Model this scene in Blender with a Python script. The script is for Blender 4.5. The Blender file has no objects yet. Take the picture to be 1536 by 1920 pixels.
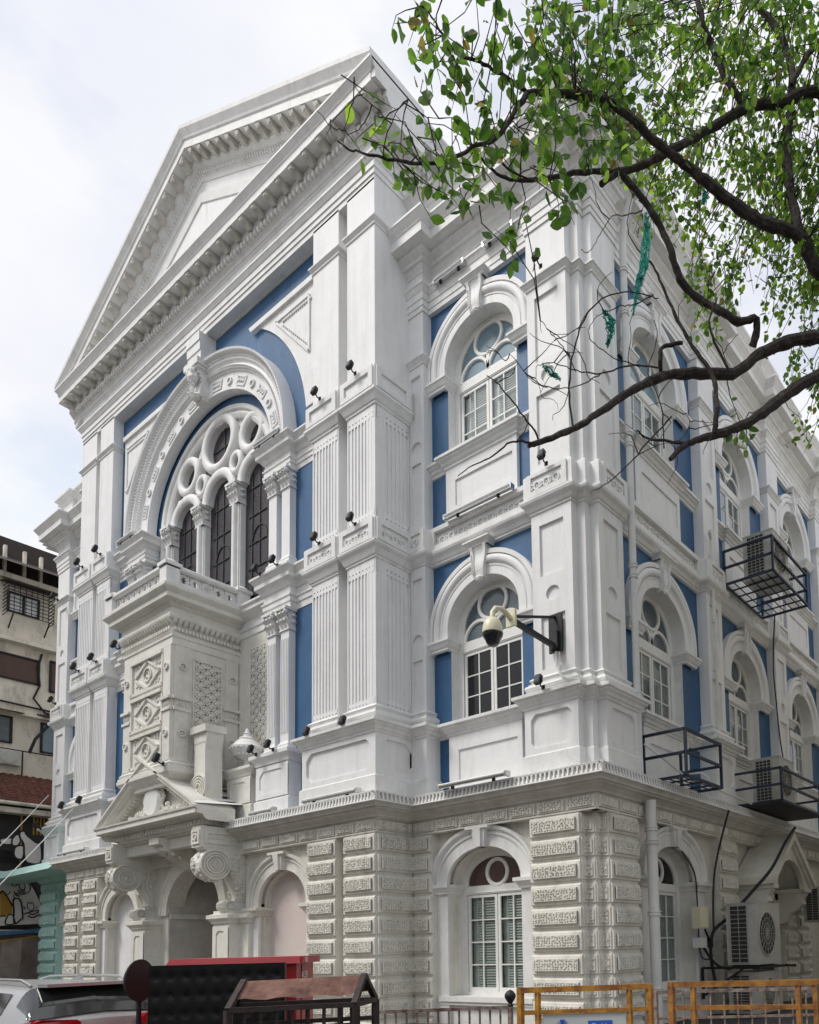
import bpy, bmesh, math, random
import numpy as np
from mathutils import Vector, Matrix
random.seed(7)
SC = bpy.context.scene
COL = SC.collection
R_ = math.radians
# ------------------------------------------------------------------ camera
cam_d = bpy.data.cameras.new("camera")
cam = bpy.data.objects.new("camera", cam_d); COL.objects.link(cam)
SC.camera = cam
CAM_R = [[0.81229207, -0.06796255, -0.57927773], [0.58271169, 0.05186752, 0.8110221], [-0.02507342, -0.99633872, 0.08173415]]
CAM_LOC = Vector((8.21768, -12.54869, 1.6))
FPX = 1424.031; PPX = 1076.847; PPY = 1658.929          # focal length and principal point in 1536-wide pixels
_r = Vector([CAM_R[i][0] for i in range(3)]); _u = -Vector([CAM_R[i][1] for i in range(3)]); _b = -Vector([CAM_R[i][2] for i in range(3)])
mw = Matrix(((_r.x,_u.x,_b.x,CAM_LOC.x),(_r.y,_u.y,_b.y,CAM_LOC.y),(_r.z,_u.z,_b.z,CAM_LOC.z),(0,0,0,1)))
cam.matrix_world = mw
cam_d.sensor_fit = 'HORIZONTAL'; cam_d.sensor_width = 36.0
cam_d.lens = FPX/1536*36.0
cam_d.shift_x = (768-PPX)/1536.0
cam_d.shift_y = (PPY-960)/1536.0
cam_d.clip_start = 0.1; cam_d.clip_end = 2000
# ------------------------------------------------------------------ sky, sun, exposure
SUN_AZ = R_(214); SUN_EL = R_(52)     # azimuth clockwise from +Y : the sun stands in front of the facade, to the left
w = bpy.data.worlds.new("World"); SC.world = w; w.use_nodes = True
nt = w.node_tree; N = nt.nodes; Lk = nt.links
for n in list(N): N.remove(n)
out = N.new('ShaderNodeOutputWorld'); bg = N.new('ShaderNodeBackground')
sky = N.new('ShaderNodeTexSky'); sky.sky_type = 'NISHITA'; sky.sun_disc = False
sky.sun_elevation = SUN_EL; sky.sun_rotation = SUN_AZ; sky.air_density = 1.2; sky.dust_density = 2.0
tc = N.new('ShaderNodeTexCoord'); mp = N.new('ShaderNodeMapping'); mp.inputs['Scale'].default_value = (1.0, 1.0, 1.9)
mp.inputs['Location'].default_value = (0.35, 0.1, 0.2)
nz = N.new('ShaderNodeTexNoise'); nz.inputs['Scale'].default_value = 2.3; nz.inputs['Detail'].default_value = 6; nz.inputs['Roughness'].default_value = 0.52
cr = N.new('ShaderNodeValToRGB'); cr.color_ramp.elements[0].position = 0.24; cr.color_ramp.elements[1].position = 0.50
nz2 = N.new('ShaderNodeTexNoise'); nz2.inputs['Scale'].default_value = 4.2; nz2.inputs['Detail'].default_value = 5
cr2 = N.new('ShaderNodeValToRGB')
cr2.color_ramp.elements[0].position = 0.3; cr2.color_ramp.elements[0].color = (7.6, 7.75, 8.7, 1)
cr2.color_ramp.elements[1].position = 0.72; cr2.color_ramp.elements[1].color = (9.1, 9.15, 9.2, 1)
mix = N.new('ShaderNodeMixRGB'); bright = N.new('ShaderNodeMixRGB'); bright.blend_type = 'MULTIPLY'; bright.inputs[0].default_value = 1.0
bright.inputs[2].default_value = (2.1, 2.0, 1.85, 1)
Lk.new(tc.outputs['Generated'], mp.inputs[0]); Lk.new(mp.outputs[0], nz.inputs[0]); Lk.new(mp.outputs[0], nz2.inputs[0])
Lk.new(nz.outputs[0], cr.inputs[0]); Lk.new(nz2.outputs[0], cr2.inputs[0])
Lk.new(sky.outputs[0], bright.inputs[1])
Lk.new(cr.outputs[0], mix.inputs[0]); Lk.new(bright.outputs[0], mix.inputs[1]); Lk.new(cr2.outputs[0], mix.inputs[2])
Lk.new(mix.outputs[0], bg.inputs[0]); bg.inputs[1].default_value = 0.088
Lk.new(bg.outputs[0], out.inputs[0])
sd = bpy.data.lights.new("sun", 'SUN'); sd.energy = 2.0; sd.angle = R_(18); sd.color = (1.0, 0.965, 0.91)
sun = bpy.data.objects.new("sun", sd); COL.objects.link(sun)
sv = Vector((math.sin(SUN_AZ)*math.cos(SUN_EL), math.cos(SUN_AZ)*math.cos(SUN_EL), math.sin(SUN_EL)))
sun.rotation_euler = sv.to_track_quat('Z', 'Y').to_euler(); sun.location = sv*60
SC.view_settings.view_transform = 'Standard'; SC.view_settings.look = 'None'; SC.view_settings.gamma = 1.0
SC.view_settings.exposure = 0.33; SC.view_settings.use_curve_mapping = False

# ------------------------------------------------------------------ materials
def mat(name, col, rough=0.7, metal=0.0, var=0.0, vscale=3.0, bump=0.0, bscale=40.0, stain=None, stamt=0.0, stscale=(1,1,1), spec=0.5, col2=None, emis=None, streak=0.0, skcol=(.46,.45,.40)):
    m = bpy.data.materials.new(name); m.use_nodes = True
    n = m.node_tree.nodes; l = m.node_tree.links; b = n['Principled BSDF']
    b.inputs['Roughness'].default_value = rough; b.inputs['Metallic'].default_value = metal
    b.inputs['Specular IOR Level'].default_value = spec
    c = (*col, 1); b.inputs['Base Color'].default_value = c
    t = n.new('ShaderNodeTexCoord')
    src = None
    if var > 0 or col2:
        z = n.new('ShaderNodeTexNoise'); z.inputs['Scale'].default_value = vscale; z.inputs['Detail'].default_value = 7; z.inputs['Roughness'].default_value = .62
        l.new(t.outputs['Object'], z.inputs[0])
        r = n.new('ShaderNodeValToRGB'); r.color_ramp.elements[0].position = .35; r.color_ramp.elements[1].position = .68
        c2 = col2 if col2 else tuple(x*(1-var) for x in col)
        r.color_ramp.elements[0].color = (*c2, 1); r.color_ramp.elements[1].color = c
        l.new(z.outputs[0], r.inputs[0]); src = r.outputs[0]
    if stain:
        mp = n.new('ShaderNodeMapping'); mp.inputs['Scale'].default_value = stscale
        z = n.new('ShaderNodeTexNoise'); z.inputs['Scale'].default_value = 1.6; z.inputs['Detail'].default_value = 9; z.inputs['Roughness'].default_value = .7
        l.new(t.outputs['Object'], mp.inputs[0]); l.new(mp.outputs[0], z.inputs[0])
        r = n.new('ShaderNodeValToRGB'); r.color_ramp.elements[0].position = .5; r.color_ramp.elements[1].position = .75
        r.color_ramp.elements[0].color = (0, 0, 0, 1); r.color_ramp.elements[1].color = (stamt, stamt, stamt, 1)
        l.new(z.outputs[0], r.inputs[0])
        mx = n.new('ShaderNodeMixRGB'); l.new(r.outputs[0], mx.inputs[0])
        if src: l.new(src, mx.inputs[1])
        else: mx.inputs[1].default_value = c
        mx.inputs[2].default_value = (*stain, 1); src = mx.outputs[0]
    if streak:
        mp = n.new('ShaderNodeMapping'); mp.inputs['Scale'].default_value = (5.5, 5.5, .16)
        z = n.new('ShaderNodeTexNoise'); z.inputs['Scale'].default_value = 1.0; z.inputs['Detail'].default_value = 8; z.inputs['Roughness'].default_value = .66
        l.new(t.outputs['Object'], mp.inputs[0]); l.new(mp.outputs[0], z.inputs[0])
        z2 = n.new('ShaderNodeTexNoise'); z2.inputs['Scale'].default_value = .55; z2.inputs['Detail'].default_value = 4
        l.new(t.outputs['Object'], z2.inputs[0])
        r = n.new('ShaderNodeValToRGB'); r.color_ramp.elements[0].position = .50; r.color_ramp.elements[1].position = .72; r.color_ramp.elements[0].color = (0,0,0,1)
        r2 = n.new('ShaderNodeValToRGB'); r2.color_ramp.elements[0].position = .40; r2.color_ramp.elements[1].position = .62; r2.color_ramp.elements[0].color = (.12,.12,.12,1)
        l.new(z.outputs[0], r.inputs[0]); l.new(z2.outputs[0], r2.inputs[0])
        mu = n.new('ShaderNodeMath'); mu.operation = 'MULTIPLY'; l.new(r.outputs[0], mu.inputs[0]); l.new(r2.outputs[0], mu.inputs[1])
        mu2 = n.new('ShaderNodeMath'); mu2.operation = 'MULTIPLY'; l.new(mu.outputs[0], mu2.inputs[0]); mu2.inputs[1].default_value = streak
        mx = n.new('ShaderNodeMixRGB'); l.new(mu2.outputs[0], mx.inputs[0]); mx.inputs[2].default_value = (*skcol, 1)
        if src: l.new(src, mx.inputs[1])
        else: mx.inputs[1].default_value = c
        src = mx.outputs[0]
    if src: l.new(src, b.inputs['Base Color'])
    if bump > 0:
        z = n.new('ShaderNodeTexNoise'); z.inputs['Scale'].default_value = bscale; z.inputs['Detail'].default_value = 5
        l.new(t.outputs['Object'], z.inputs[0])
        bp = n.new('ShaderNodeBump'); bp.inputs['Strength'].default_value = bump; bp.inputs['Distance'].default_value = .02
        l.new(z.outputs[0], bp.inputs['Height']); l.new(bp.outputs[0], b.inputs['Normal'])
    if emis:
        b.inputs['Emission Color'].default_value = (*emis[0], 1); b.inputs['Emission Strength'].default_value = emis[1]
    return m
M = {}
M['white'] = mat('white_paint', (.80,.80,.795), .62, var=.07, vscale=1.3, bump=.22, bscale=9, stain=(.47,.46,.41), stamt=.34, stscale=(2.2,2.2,.35), streak=.36)
M['white_trim'] = mat('white_trim_paint', (.79,.79,.775), .6, var=.10, vscale=2.5, bump=.25, bscale=22, stain=(.42,.40,.34), stamt=.45, stscale=(1.6,1.6,.8), streak=.34)
M['soffit'] = mat('warm_grey_soffit', (.63,.61,.56), .75, var=.22, vscale=2.2, bump=.35, bscale=18, stain=(.30,.28,.22), stamt=.5)  # darker, greyer base than the trim, with random stains
M['cream'] = mat('cream_paint', (.745,.725,.66), .68, var=.14, vscale=2.0, bump=.35, bscale=16, stain=(.36,.33,.26), stamt=.55, stscale=(1.5,1.5,.6), streak=.6, skcol=(.30,.27,.21))
M['cream2'] = mat('cream_carving', (.755,.74,.68), .7, var=.12, vscale=3.0, bump=.35, bscale=30, stain=(.42,.38,.28), stamt=.5)
M['blue'] = mat('blue_paint', (.026,.105,.235), .55, var=.16, vscale=1.2, bump=.25, bscale=8, stain=(.07,.18,.32), stamt=.45, stscale=(2,2,.4), streak=.5, skcol=(.012,.06,.16))
M['pink'] = mat('pinkish_plaster', (.66,.53,.51), .7, col2=(.64,.60,.55), vscale=.6, bump=.3, bscale=10)
M['joinery'] = mat('white_joinery', (.80,.80,.77), .5, var=.08, vscale=5, bump=.12, bscale=30)
M['glass_dark'] = mat('dark_window_glass', (.010,.011,.012), .04, var=.0, spec=.38)
M['glass_pale'] = mat('pale_frosted_glass', (.27,.35,.385), .16, col2=(.22,.29,.32), vscale=1.4, spec=.8)
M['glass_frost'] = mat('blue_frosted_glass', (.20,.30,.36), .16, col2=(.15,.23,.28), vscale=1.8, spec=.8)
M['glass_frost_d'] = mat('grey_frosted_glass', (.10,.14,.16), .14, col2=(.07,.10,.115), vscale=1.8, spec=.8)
M['glass_brown'] = mat('brown_fanlight_glass', (.07,.036,.03), .15, spec=.8)
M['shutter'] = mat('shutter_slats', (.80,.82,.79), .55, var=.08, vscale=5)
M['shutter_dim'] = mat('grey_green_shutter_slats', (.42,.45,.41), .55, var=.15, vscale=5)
M['leaded'] = mat('leaded_rose_glass', (.016,.013,.016), .28, col2=(.05,.042,.05), vscale=14, bump=.8, bscale=28, spec=.38)
M['lead'] = mat('lead_came', (.012,.012,.013), .5)
M['roof'] = mat('roof_felt', (.30,.29,.27), .9, var=.3)
M['black'] = mat('black_metal_and_dark', (.008,.009,.012), .6, var=.3, vscale=6, bump=.1)
M['blackblue'] = mat('dark_blue_iron', (.006,.010,.022), .55, col2=(.010,.028,.065), vscale=3, bump=.2)
M['chrome'] = mat('polished_steel', (.62,.62,.62), .22, metal=.9)
M['tube'] = mat('tube_lamp_glass', (.82,.83,.82), .25)
M['mint'] = mat('mint_paint', (.47,.71,.65), .65, var=.1, vscale=2, bump=.25, stain=(.25,.36,.33), stamt=.4)
M['pipe'] = mat('painted_pipe', (.70,.71,.69), .5, var=.12, vscale=2, bump=.15, stain=(.42,.40,.34), stamt=.4)
M['ac'] = mat('ac_casing', (.50,.50,.46), .5, var=.14, vscale=3, stain=(.22,.2,.16), stamt=.4)
M['acdark'] = mat('ac_coil', (.025,.025,.025), .6)
M['cream_plastic'] = mat('cream_plastic', (.72,.68,.50), .4, var=.05)
M['dome'] = mat('dark_dome', (.012,.014,.022), .12, spec=.9)
M['bark'] = mat('bark', (.060,.046,.038), .9, col2=(.022,.016,.014), vscale=16, bump=1.0, bscale=60, stain=(.15,.14,.12), stamt=.55, stscale=(5,5,5))
M['yellow'] = mat('rusty_yellow_paint', (.55,.28,.035), .55, col2=(.19,.065,.018), vscale=5, bump=.4, bscale=30)
M['orange'] = mat('rusty_orange_paint', (.40,.19,.035), .6, col2=(.15,.055,.018), vscale=6, bump=.4, bscale=30)
M['darkrust'] = mat('dark_rusty_frame', (.045,.026,.022), .7, col2=(.018,.012,.011), vscale=8, bump=.4)
M['rust'] = mat('rusty_sheet', (.24,.12,.085), .75, col2=(.085,.035,.025), vscale=5, bump=.6, bscale=25)
M['rustfence'] = mat('rusty_whitewashed_iron', (.36,.31,.27), .7, col2=(.11,.05,.035), vscale=9, bump=.5)
M['red'] = mat('red_sheet_metal', (.47,.016,.02), .45, var=.35, vscale=3, bump=.2)
M['redroof'] = mat('lit_red_roof', (.74,.13,.15), .5, col2=(.60,.10,.11), vscale=2)  # kiosk red lightened to pink: light from above put into the colour
M['chalk'] = mat('chalk_lettering', (.70,.62,.58), .9)
M['blackvinyl'] = mat('black_quilted_sheet', (.004,.004,.005), .42, spec=.35)
M['asphalt'] = mat('asphalt', (.055,.055,.057), .9, var=.3, vscale=2, bump=.5, bscale=60)
M['pavers'] = mat('footpath_paving', (.22,.20,.18), .85, var=.25, vscale=4, bump=.4)
M['kerb'] = mat('kerb_concrete', (.34,.33,.31), .85, var=.25, vscale=4, bump=.4)
M['roadpaint'] = mat('white_road_paint', (.7,.7,.68), .7, var=.3, vscale=8)
M['teal'] = mat('torn_teal_netting', (.02,.42,.33), .7, var=.4, vscale=8)
M['blueboard'] = mat('blue_print', (.02,.10,.45), .6)
M['board'] = mat('notice_board_white', (.55,.58,.57), .55, var=.1)

# ------------------------------------------------------------------ mesh helpers
FR = lambda u,d,z: (u,-d,z)                 # front facade: u along X, d outward
FL = lambda u,d,z: (-29.2-u,-d,z)           # the same, mirrored about the axis of the front
SD = lambda u,d,z: (d,u,z)                  # side facade: u along Y, d outward
ID = lambda x,y,z: (x,y,z)
def lnm(pts, closed):                       # left normals with mitres
    n = len(pts); res = []
    for i in range(n):
        def dr(a,b):
            x,y = pts[b][0]-pts[a][0], pts[b][1]-pts[a][1]; L = math.hypot(x,y) or 1; return x/L,y/L
        if closed: d0 = dr(i-1,i); d1 = dr(i,(i+1)%n)
        else:
            d0 = dr(i-1,i) if i>0 else dr(i,i+1); d1 = dr(i,i+1) if i<n-1 else d0
        n0 = (-d0[1],d0[0]); n1 = (-d1[1],d1[0])
        k = 1+n0[0]*n1[0]+n0[1]*n1[1]
        k = max(k,.25)
        res.append(((n0[0]+n1[0])/k,(n0[1]+n1[1])/k))
    return res
NOSPLIT={'crown','twigs','boughs','archivolt_carving_pattern','ink_drawing_pattern','frieze_carving'}
class MB:
    def __init__(s): s.v=[]; s.f=[]; s.m=[]; s.c=0
    def add(s, vs, fs, mi=None):
        o=len(s.v); s.v+=vs; s.f+=[tuple(i+o for i in f) for f in fs]; s.m+=[s.c if mi is None else mi]*len(fs)
    def box(s,F,u0,u1,d0,d1,z0,z1):
        vs=[F(u,d,z) for z in (z0,z1) for d in (d0,d1) for u in (u0,u1)]
        s.add(vs,[(0,1,3,2),(4,6,7,5),(0,4,5,1),(2,3,7,6),(0,2,6,4),(1,5,7,3)])
    def quad(s,a,b,c,d): s.add([a,b,c,d],[(0,1,2,3)])
    def prism(s,F,poly,d0,d1):              # poly in (u,z), extruded along d
        n=len(poly); vs=[F(u,d0,z) for u,z in poly]+[F(u,d1,z) for u,z in poly]
        s.add(vs,[tuple(range(n)),tuple(range(2*n-1,n-1,-1))]+[(i,(i+1)%n,n+(i+1)%n,n+i) for i in range(n)])
    def prismu(s,F,poly,u0,u1):             # poly in (d,z), extruded along u
        n=len(poly); vs=[F(u0,d,z) for d,z in poly]+[F(u1,d,z) for d,z in poly]
        s.add(vs,[tuple(range(n)),tuple(range(2*n-1,n-1,-1))]+[(i,(i+1)%n,n+(i+1)%n,n+i) for i in range(n)])
    def mould(s,F,path,prof,closed=False,back=-.06):
        nm=lnm(path,closed); pr=list(prof)
        if back is not None: pr=pr+[(back,prof[-1][1]),(back,prof[0][1])]
        k=len(pr); vs=[]
        for (u,d),(nx,ny) in zip(path,nm):
            for o,z in pr: vs.append(F(u+nx*o,d+ny*o,z))
        fs=[]; n=len(path); rng=range(n) if closed else range(n-1)
        for i in rng:
            j=(i+1)%n
            for a in range(k if back is not None else k-1):
                b=(a+1)%k; fs.append((i*k+a,j*k+a,j*k+b,i*k+b))
        if not closed and back is not None:
            fs.append(tuple(range(k))); fs.append(tuple((n-1)*k+a for a in range(k-1,-1,-1)))
        s.add(vs,fs)
    def sweep(s,F,pts,prof,closed=False,pclosed=False):   # pts in (u,z); prof in (offset along left normal, d)
        nm=lnm(pts,closed); k=len(prof); vs=[]
        for (u,z),(nx,nz_) in zip(pts,nm):
            for o,d in prof: vs.append(F(u+nx*o,d,z+nz_*o))
        fs=[]; n=len(pts)
        for i in (range(n) if closed else range(n-1)):
            j=(i+1)%n
            for a in (range(k) if pclosed else range(k-1)):
                b=(a+1)%k; fs.append((i*k+a,j*k+a,j*k+b,i*k+b))
        if not closed:
            fs.append(tuple(range(k))); fs.append(tuple((n-1)*k+a for a in range(k-1,-1,-1)))
        s.add(vs,fs)
    def tube(s,pts,r,n=6,cap=True,closed=False):
        P=[Vector(p) for p in pts]; m=len(P); rs=r if isinstance(r,(list,tuple)) else [r]*m
        vs=[]; up=None
        for i,p in enumerate(P):
            if closed: t=(P[(i+1)%m]-P[i-1])
            else: t=P[min(i+1,m-1)]-P[max(i-1,0)]
            if t.length<1e-9: t=Vector((0,0,1))
            t.normalize()
            if up is None:
                up=Vector((0,0,1)) if abs(t.z)<.9 else Vector((1,0,0))
            x=t.cross(up)
            if x.length<1e-6: x=t.orthogonal()
            x.normalize(); y=x.cross(t); up=y
            for a in range(n):
                q=2*math.pi*a/n; vs.append(tuple(p+(x*math.cos(q)+y*math.sin(q))*rs[i]))
        fs=[]
        for i in (range(m) if closed else range(m-1)):
            j=(i+1)%m
            for a in range(n):
                b=(a+1)%n; fs.append((i*n+a,i*n+b,j*n+b,j*n+a))
        if cap and not closed: fs.append(tuple(range(n-1,-1,-1))); fs.append(tuple((m-1)*n+a for a in range(n)))
        s.add(vs,fs)
    def bar(s,a,b,w,h=None):                # square bar between two points
        h=h or w; a=Vector(a); b=Vector(b); t=(b-a).normalized()
        up=Vector((0,0,1)) if abs(t.z)<.95 else Vector((0,1,0))
        x=t.cross(up).normalized()*w/2; y=x.cross(t).normalized()*h/2
        vs=[tuple(p+sx*x+sy*y) for p in (a,b) for sx,sy in ((-1,-1),(1,-1),(1,1),(-1,1))]
        s.add(vs,[(3,2,1,0),(4,5,6,7),(0,1,5,4),(1,2,6,5),(2,3,7,6),(3,0,4,7)])
    def lathe(s,c,prof,n=20,ax='Z',F=None):
        vs=[]; k=len(prof)
        for i in range(n):
            q=2*math.pi*i/n
            for r,z in prof:
                x,y=r*math.cos(q),r*math.sin(q)
                p=(c[0]+x,c[1]+y,c[2]+z) if ax=='Z' else ((c[0]+x,c[1]+z,c[2]+y) if ax=='Y' else (c[0]+z,c[1]+x,c[2]+y))
                vs.append(F(*p) if F else p)
        fs=[(i*k+a,((i+1)%n)*k+a,((i+1)%n)*k+a+1,i*k+a+1) for i in range(n) for a in range(k-1)]
        fs.append(tuple(i*k for i in range(n-1,-1,-1))); fs.append(tuple(i*k+k-1 for i in range(n)))
        s.add(vs,fs)
    def blob(s,F,u,d,z,ru,rd,rz,n=6,m=4):
        vs=[F(u,d,z-rz)]
        for j in range(1,m):
            t=math.pi*j/m
            for i in range(n):
                q=2*math.pi*i/n; vs.append(F(u+ru*math.sin(t)*math.cos(q),d+rd*math.sin(t)*math.sin(q),z-rz*math.cos(t)))
        vs.append(F(u,d,z+rz)); L=len(vs)-1
        fs=[(0,1+(i+1)%n,1+i) for i in range(n)]
        for j in range(m-2):
            for i in range(n): fs.append((1+j*n+i,1+j*n+(i+1)%n,1+(j+1)*n+(i+1)%n,1+(j+1)*n+i))
        fs+=[(L,1+(m-2)*n+i,1+(m-2)*n+(i+1)%n) for i in range(n)]
        s.add(vs,fs)
    def pieces(s):
        n=len(s.v); par=list(range(n))
        def find(x):
            while par[x]!=x: par[x]=par[par[x]]; x=par[x]
            return x
        for f in s.f:
            a=find(f[0])
            for i in f[1:]:
                b=find(i)
                if a!=b: par[b]=a
        roots=[find(i) for i in range(n)]; ids={}
        isl=np.array([ids.setdefault(r,len(ids)) for r in roots]); k=len(ids)
        if k==1 or k>1500: return None
        pts=np.array(s.v,float); lo=np.full((k,3),np.inf); hi=-lo
        np.minimum.at(lo,isl,pts); np.maximum.at(hi,isl,pts)
        size=(hi-lo).max(1); gap=np.maximum(0,np.maximum(lo[:,None]-hi[None],lo[None]-hi[:,None]))
        near=np.sqrt((gap**2).sum(2))<=np.maximum(.02,.5*np.maximum(size[:,None],size[None]))
        q=list(range(k))
        def fq(x):
            while q[x]!=x: q[x]=q[q[x]]; x=q[x]
            return x
        for a,b in zip(*np.nonzero(np.triu(near,1))):
            a,b=fq(int(a)),fq(int(b))
            if a!=b: q[b]=a
        cl=[fq(i) for i in range(k)]; ids2={}
        lab=[ids2.setdefault(c,len(ids2)) for c in cl]
        if len(ids2)==1 or len(ids2)>110: return None
        P=[MB() for _ in ids2]; mp={}
        for i,v in enumerate(s.v):
            g=lab[isl[i]]; mp[i]=(g,len(P[g].v)); P[g].v.append(v)
        for f,mi in zip(s.f,s.m):
            g=mp[f[0]][0]; P[g].f.append(tuple(mp[i][1] for i in f)); P[g].m.append(mi)
        return P
    def build(s,name,mats,parent=None,smooth=False,recalc=True):
        if parent is not None and name not in NOSPLIT and len(s.v)<40000:
            P=s.pieces()
            if P:
                o=[p.build1(name,mats,parent,smooth,recalc) for p in P]
                return o[0]
        return s.build1(name,mats,parent,smooth,recalc)
    def build1(s,name,mats,parent=None,smooth=False,recalc=True):
        if not isinstance(mats,(list,tuple)): mats=[mats]
        me=bpy.data.meshes.new(name); me.from_pydata(s.v,[],s.f)
        for m in mats: me.materials.append(M[m] if isinstance(m,str) else m)
        if len(mats)>1: me.polygons.foreach_set('material_index',s.m)
        if recalc:
            b=bmesh.new(); b.from_mesh(me); bmesh.ops.recalc_face_normals(b,faces=b.faces); b.to_mesh(me); b.free()
        if smooth:
            me.polygons.foreach_set('use_smooth',[True]*len(me.polygons))
            try: me.set_sharp_from_angle(angle=R_(38))
            except Exception: pass
        me.update()
        o=bpy.data.objects.new(name,me); COL.objects.link(o)
        if parent is not None: o.parent=parent; o.matrix_parent_inverse=parent.matrix_world.inverted()
        return o
def thing(name,label,cat,loc=(0,0,0),group=None):
    o=bpy.data.objects.new(name,None); o.location=loc; o.empty_display_size=.2; COL.objects.link(o)
    o.matrix_world=Matrix.Translation(loc)
    o['label']=label; o['category']=cat
    if group: o['group']=group
    return o
def tag(o,label,cat,group=None):
    o['label']=label; o['category']=cat
    if group: o['group']=group
    return o
def struct(o): o['kind']='structure'; return o
def arc(c,zs,a,b,t0=0,t1=180,n=28):
    return [(c+a*math.cos(R_(t0+(t1-t0)*i/n)), zs+b*math.sin(R_(t0+(t1-t0)*i/n))) for i in range(n+1)]
def circ(c,z,a,b,n=24): return [(c+a*math.cos(-2*math.pi*i/n), z+b*math.sin(-2*math.pi*i/n)) for i in range(n)]
def proj(P):
    q=Vector(P)-CAM_LOC; x=q.dot(_r); y=-q.dot(_u); z=-q.dot(_b); return PPX+FPX*x/z, PPY+FPX*y/z
def wray(px,py,t):                          # the point t metres from the camera on the line of sight through a pixel
    v=_r*((px-PPX)/FPX)-_u*((py-PPY)/FPX)-_b
    h=math.hypot(v.x,v.y); return CAM_LOC+v*(t/h)

# ================================================================== THE SYNAGOGUE
B = thing('synagogue','grand white synagogue with blue wall panels, arched windows and a large pediment','synagogue',(-14.6,3,-.15))
def aarc(c,zs,a,b,n=28): return arc(c,zs,a,b,180,0,n)

# plan of the facades in (u,d); -.5 = face of the pilasters, -.8 = blue wall
NB=4
def side_path(wall=-.8,pil=-.5,win=None):
    P=[]
    for i in range(NB):
        g0=[1.94,7.32,12.55,17.7][i]; g1=[6.33,11.53,16.68,21.8][i]; c=(g0+g1)/2
        P+=[(pil,-g0),(wall,-g0)]
        if win is not None: P+=[(wall,-(c-1.17)),(win,-(c-1.17)),(win,-(c+1.17)),(wall,-(c+1.17))]
        P+=[(wall,-g1),(pil,-g1)]
    P+=[(pil,-23)]
    return P
SIDE_C=[(1.94+6.33)/2,(7.32+11.53)/2,(12.55+16.68)/2,(17.7+21.8)/2]
SIDE_G=[(1.94,6.33),(7.32,11.53),(12.55,16.68),(17.7,21.8)]
SIDE_PIL=[(6.33,7.32),(11.53,12.55),(16.68,17.7)]
def corner(pil=-.5): return [(pil-.43,pil),(pil-.43,pil-.215),(pil-.215,pil-.215),(pil-.215,pil-.43),(pil,pil-.43)]
def wing_path(wall=-.8,win=None,side=True,mirror=False):
    P=[(-6.1,-.5),(-5.52,-.5),(-5.52,wall)]
    if win is not None: P+=[(-4.93,wall),(-4.93,win),(-2.6,win),(-2.6,wall)]
    P+=[(-2.05,wall),(-2.05,-.5)]+corner()
    if side: P+=side_path(wall,win=win)
    else: P+=[(-.5,-2.5)]
    return P
BAYP=[(-23.15,-2.0),(-23.15,.64),(-21.93,.64),(-21.93,.3),(-21.62,.3),(-21.62,.64),(-20.55,.64),(-20.55,.3),(-8.6,.3),(-8.6,.64),(-7.5,.64),(-7.5,.3),(-7.14,.3),(-7.14,.64),(-6.05,.64),(-6.05,-.5)]

# ---- profiles (offset, z) measured from the base line
def prof_cornice(z0,z1,p): # small moulded string: cyma + fillets
    h=z1-z0
    return [(0,z0),(.03,z0),(.03,z0+.18*h),(.25*p,z0+.25*h),(.5*p,z0+.5*h),(.82*p,z0+.72*h),(.88*p,z0+.8*h),(p,z0+.8*h),(p,z1),(0,z1)]
PED_BASE=[(.05,5.28),(.05,5.80),(.0,5.84)]
PED_CORN=[(0,6.84),(.035,6.86),(.035,6.90),(.08,6.93),(.10,6.99),(.16,7.03),(.16,7.06),(.21,7.08),(.21,7.15),(0.0,7.17)]
BASE_M=[(.15,7.14),(.15,7.26),(.12,7.27),(.15,7.30),(.17,7.35),(.15,7.40),(.10,7.42),(.10,7.45),(.05,7.47),(.06,7.50),(.09,7.54),(.06,7.58),(.02,7.60),(0,7.62)]
STR_C=[(0,11.38),(.03,11.40),(.03,11.44),(.06,11.46),(.10,11.54),(.17,11.61),(.19,11.66),(.19,11.71),(.12,11.72)]
BAND=[(.12,11.71),(.12,12.27),(.10,12.30),(0,12.31)]
STRIP=[(0,16.84),(.03,16.86),(.03,16.90),(.09,16.98),(.12,17.0),(.12,17.03),(0,17.04)]
ARCHI=[(0,18.31),(.03,18.31),(.03,18.45),(.05,18.45),(.05,18.62),(.07,18.62),(.07,18.80),(.09,18.82),(.14,18.93),(.17,18.95),(.17,19.0),(.03,19.02)]
W_COR=[(.03,19.34),(.06,19.36),(.06,19.42),(.14,19.52),(.2,19.54),(.22,19.60),(.34,19.68),(.36,19.70),(.36,19.76),(.60,19.78),(.60,20.02),(.62,20.04),(.64,20.08),(.70,20.16),(.74,20.22),(.76,20.24),(.76,20.30),(0,20.42)]

def wall_bay(F2,g0,g1,c):
    for (zb,zt,base) in ((5.3,11.5,7.16),(12.2,18.4,14.09)):
        a,b,zs=1.156,1.0,base+2.46
        m=MB(); d0,d1=-.8,-1.2
        m.box(F2,g0,c-a,d1,d0,zb,zt); m.box(F2,c+a,g1,d1,d0,zb,zt); m.box(F2,c-a,c+a,d1,d0,zb,base-.05)
        pts=aarc(c,zs,a,b,20)
        for i in range(20):
            (x0,y0),(x1,y1)=pts[i],pts[i+1]
            m.quad(F2(x0,d0,y0),F2(x1,d0,y1),F2(x1,d0,zt),F2(x0,d0,zt))
        m.build('blue_wall','blue',B)

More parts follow.
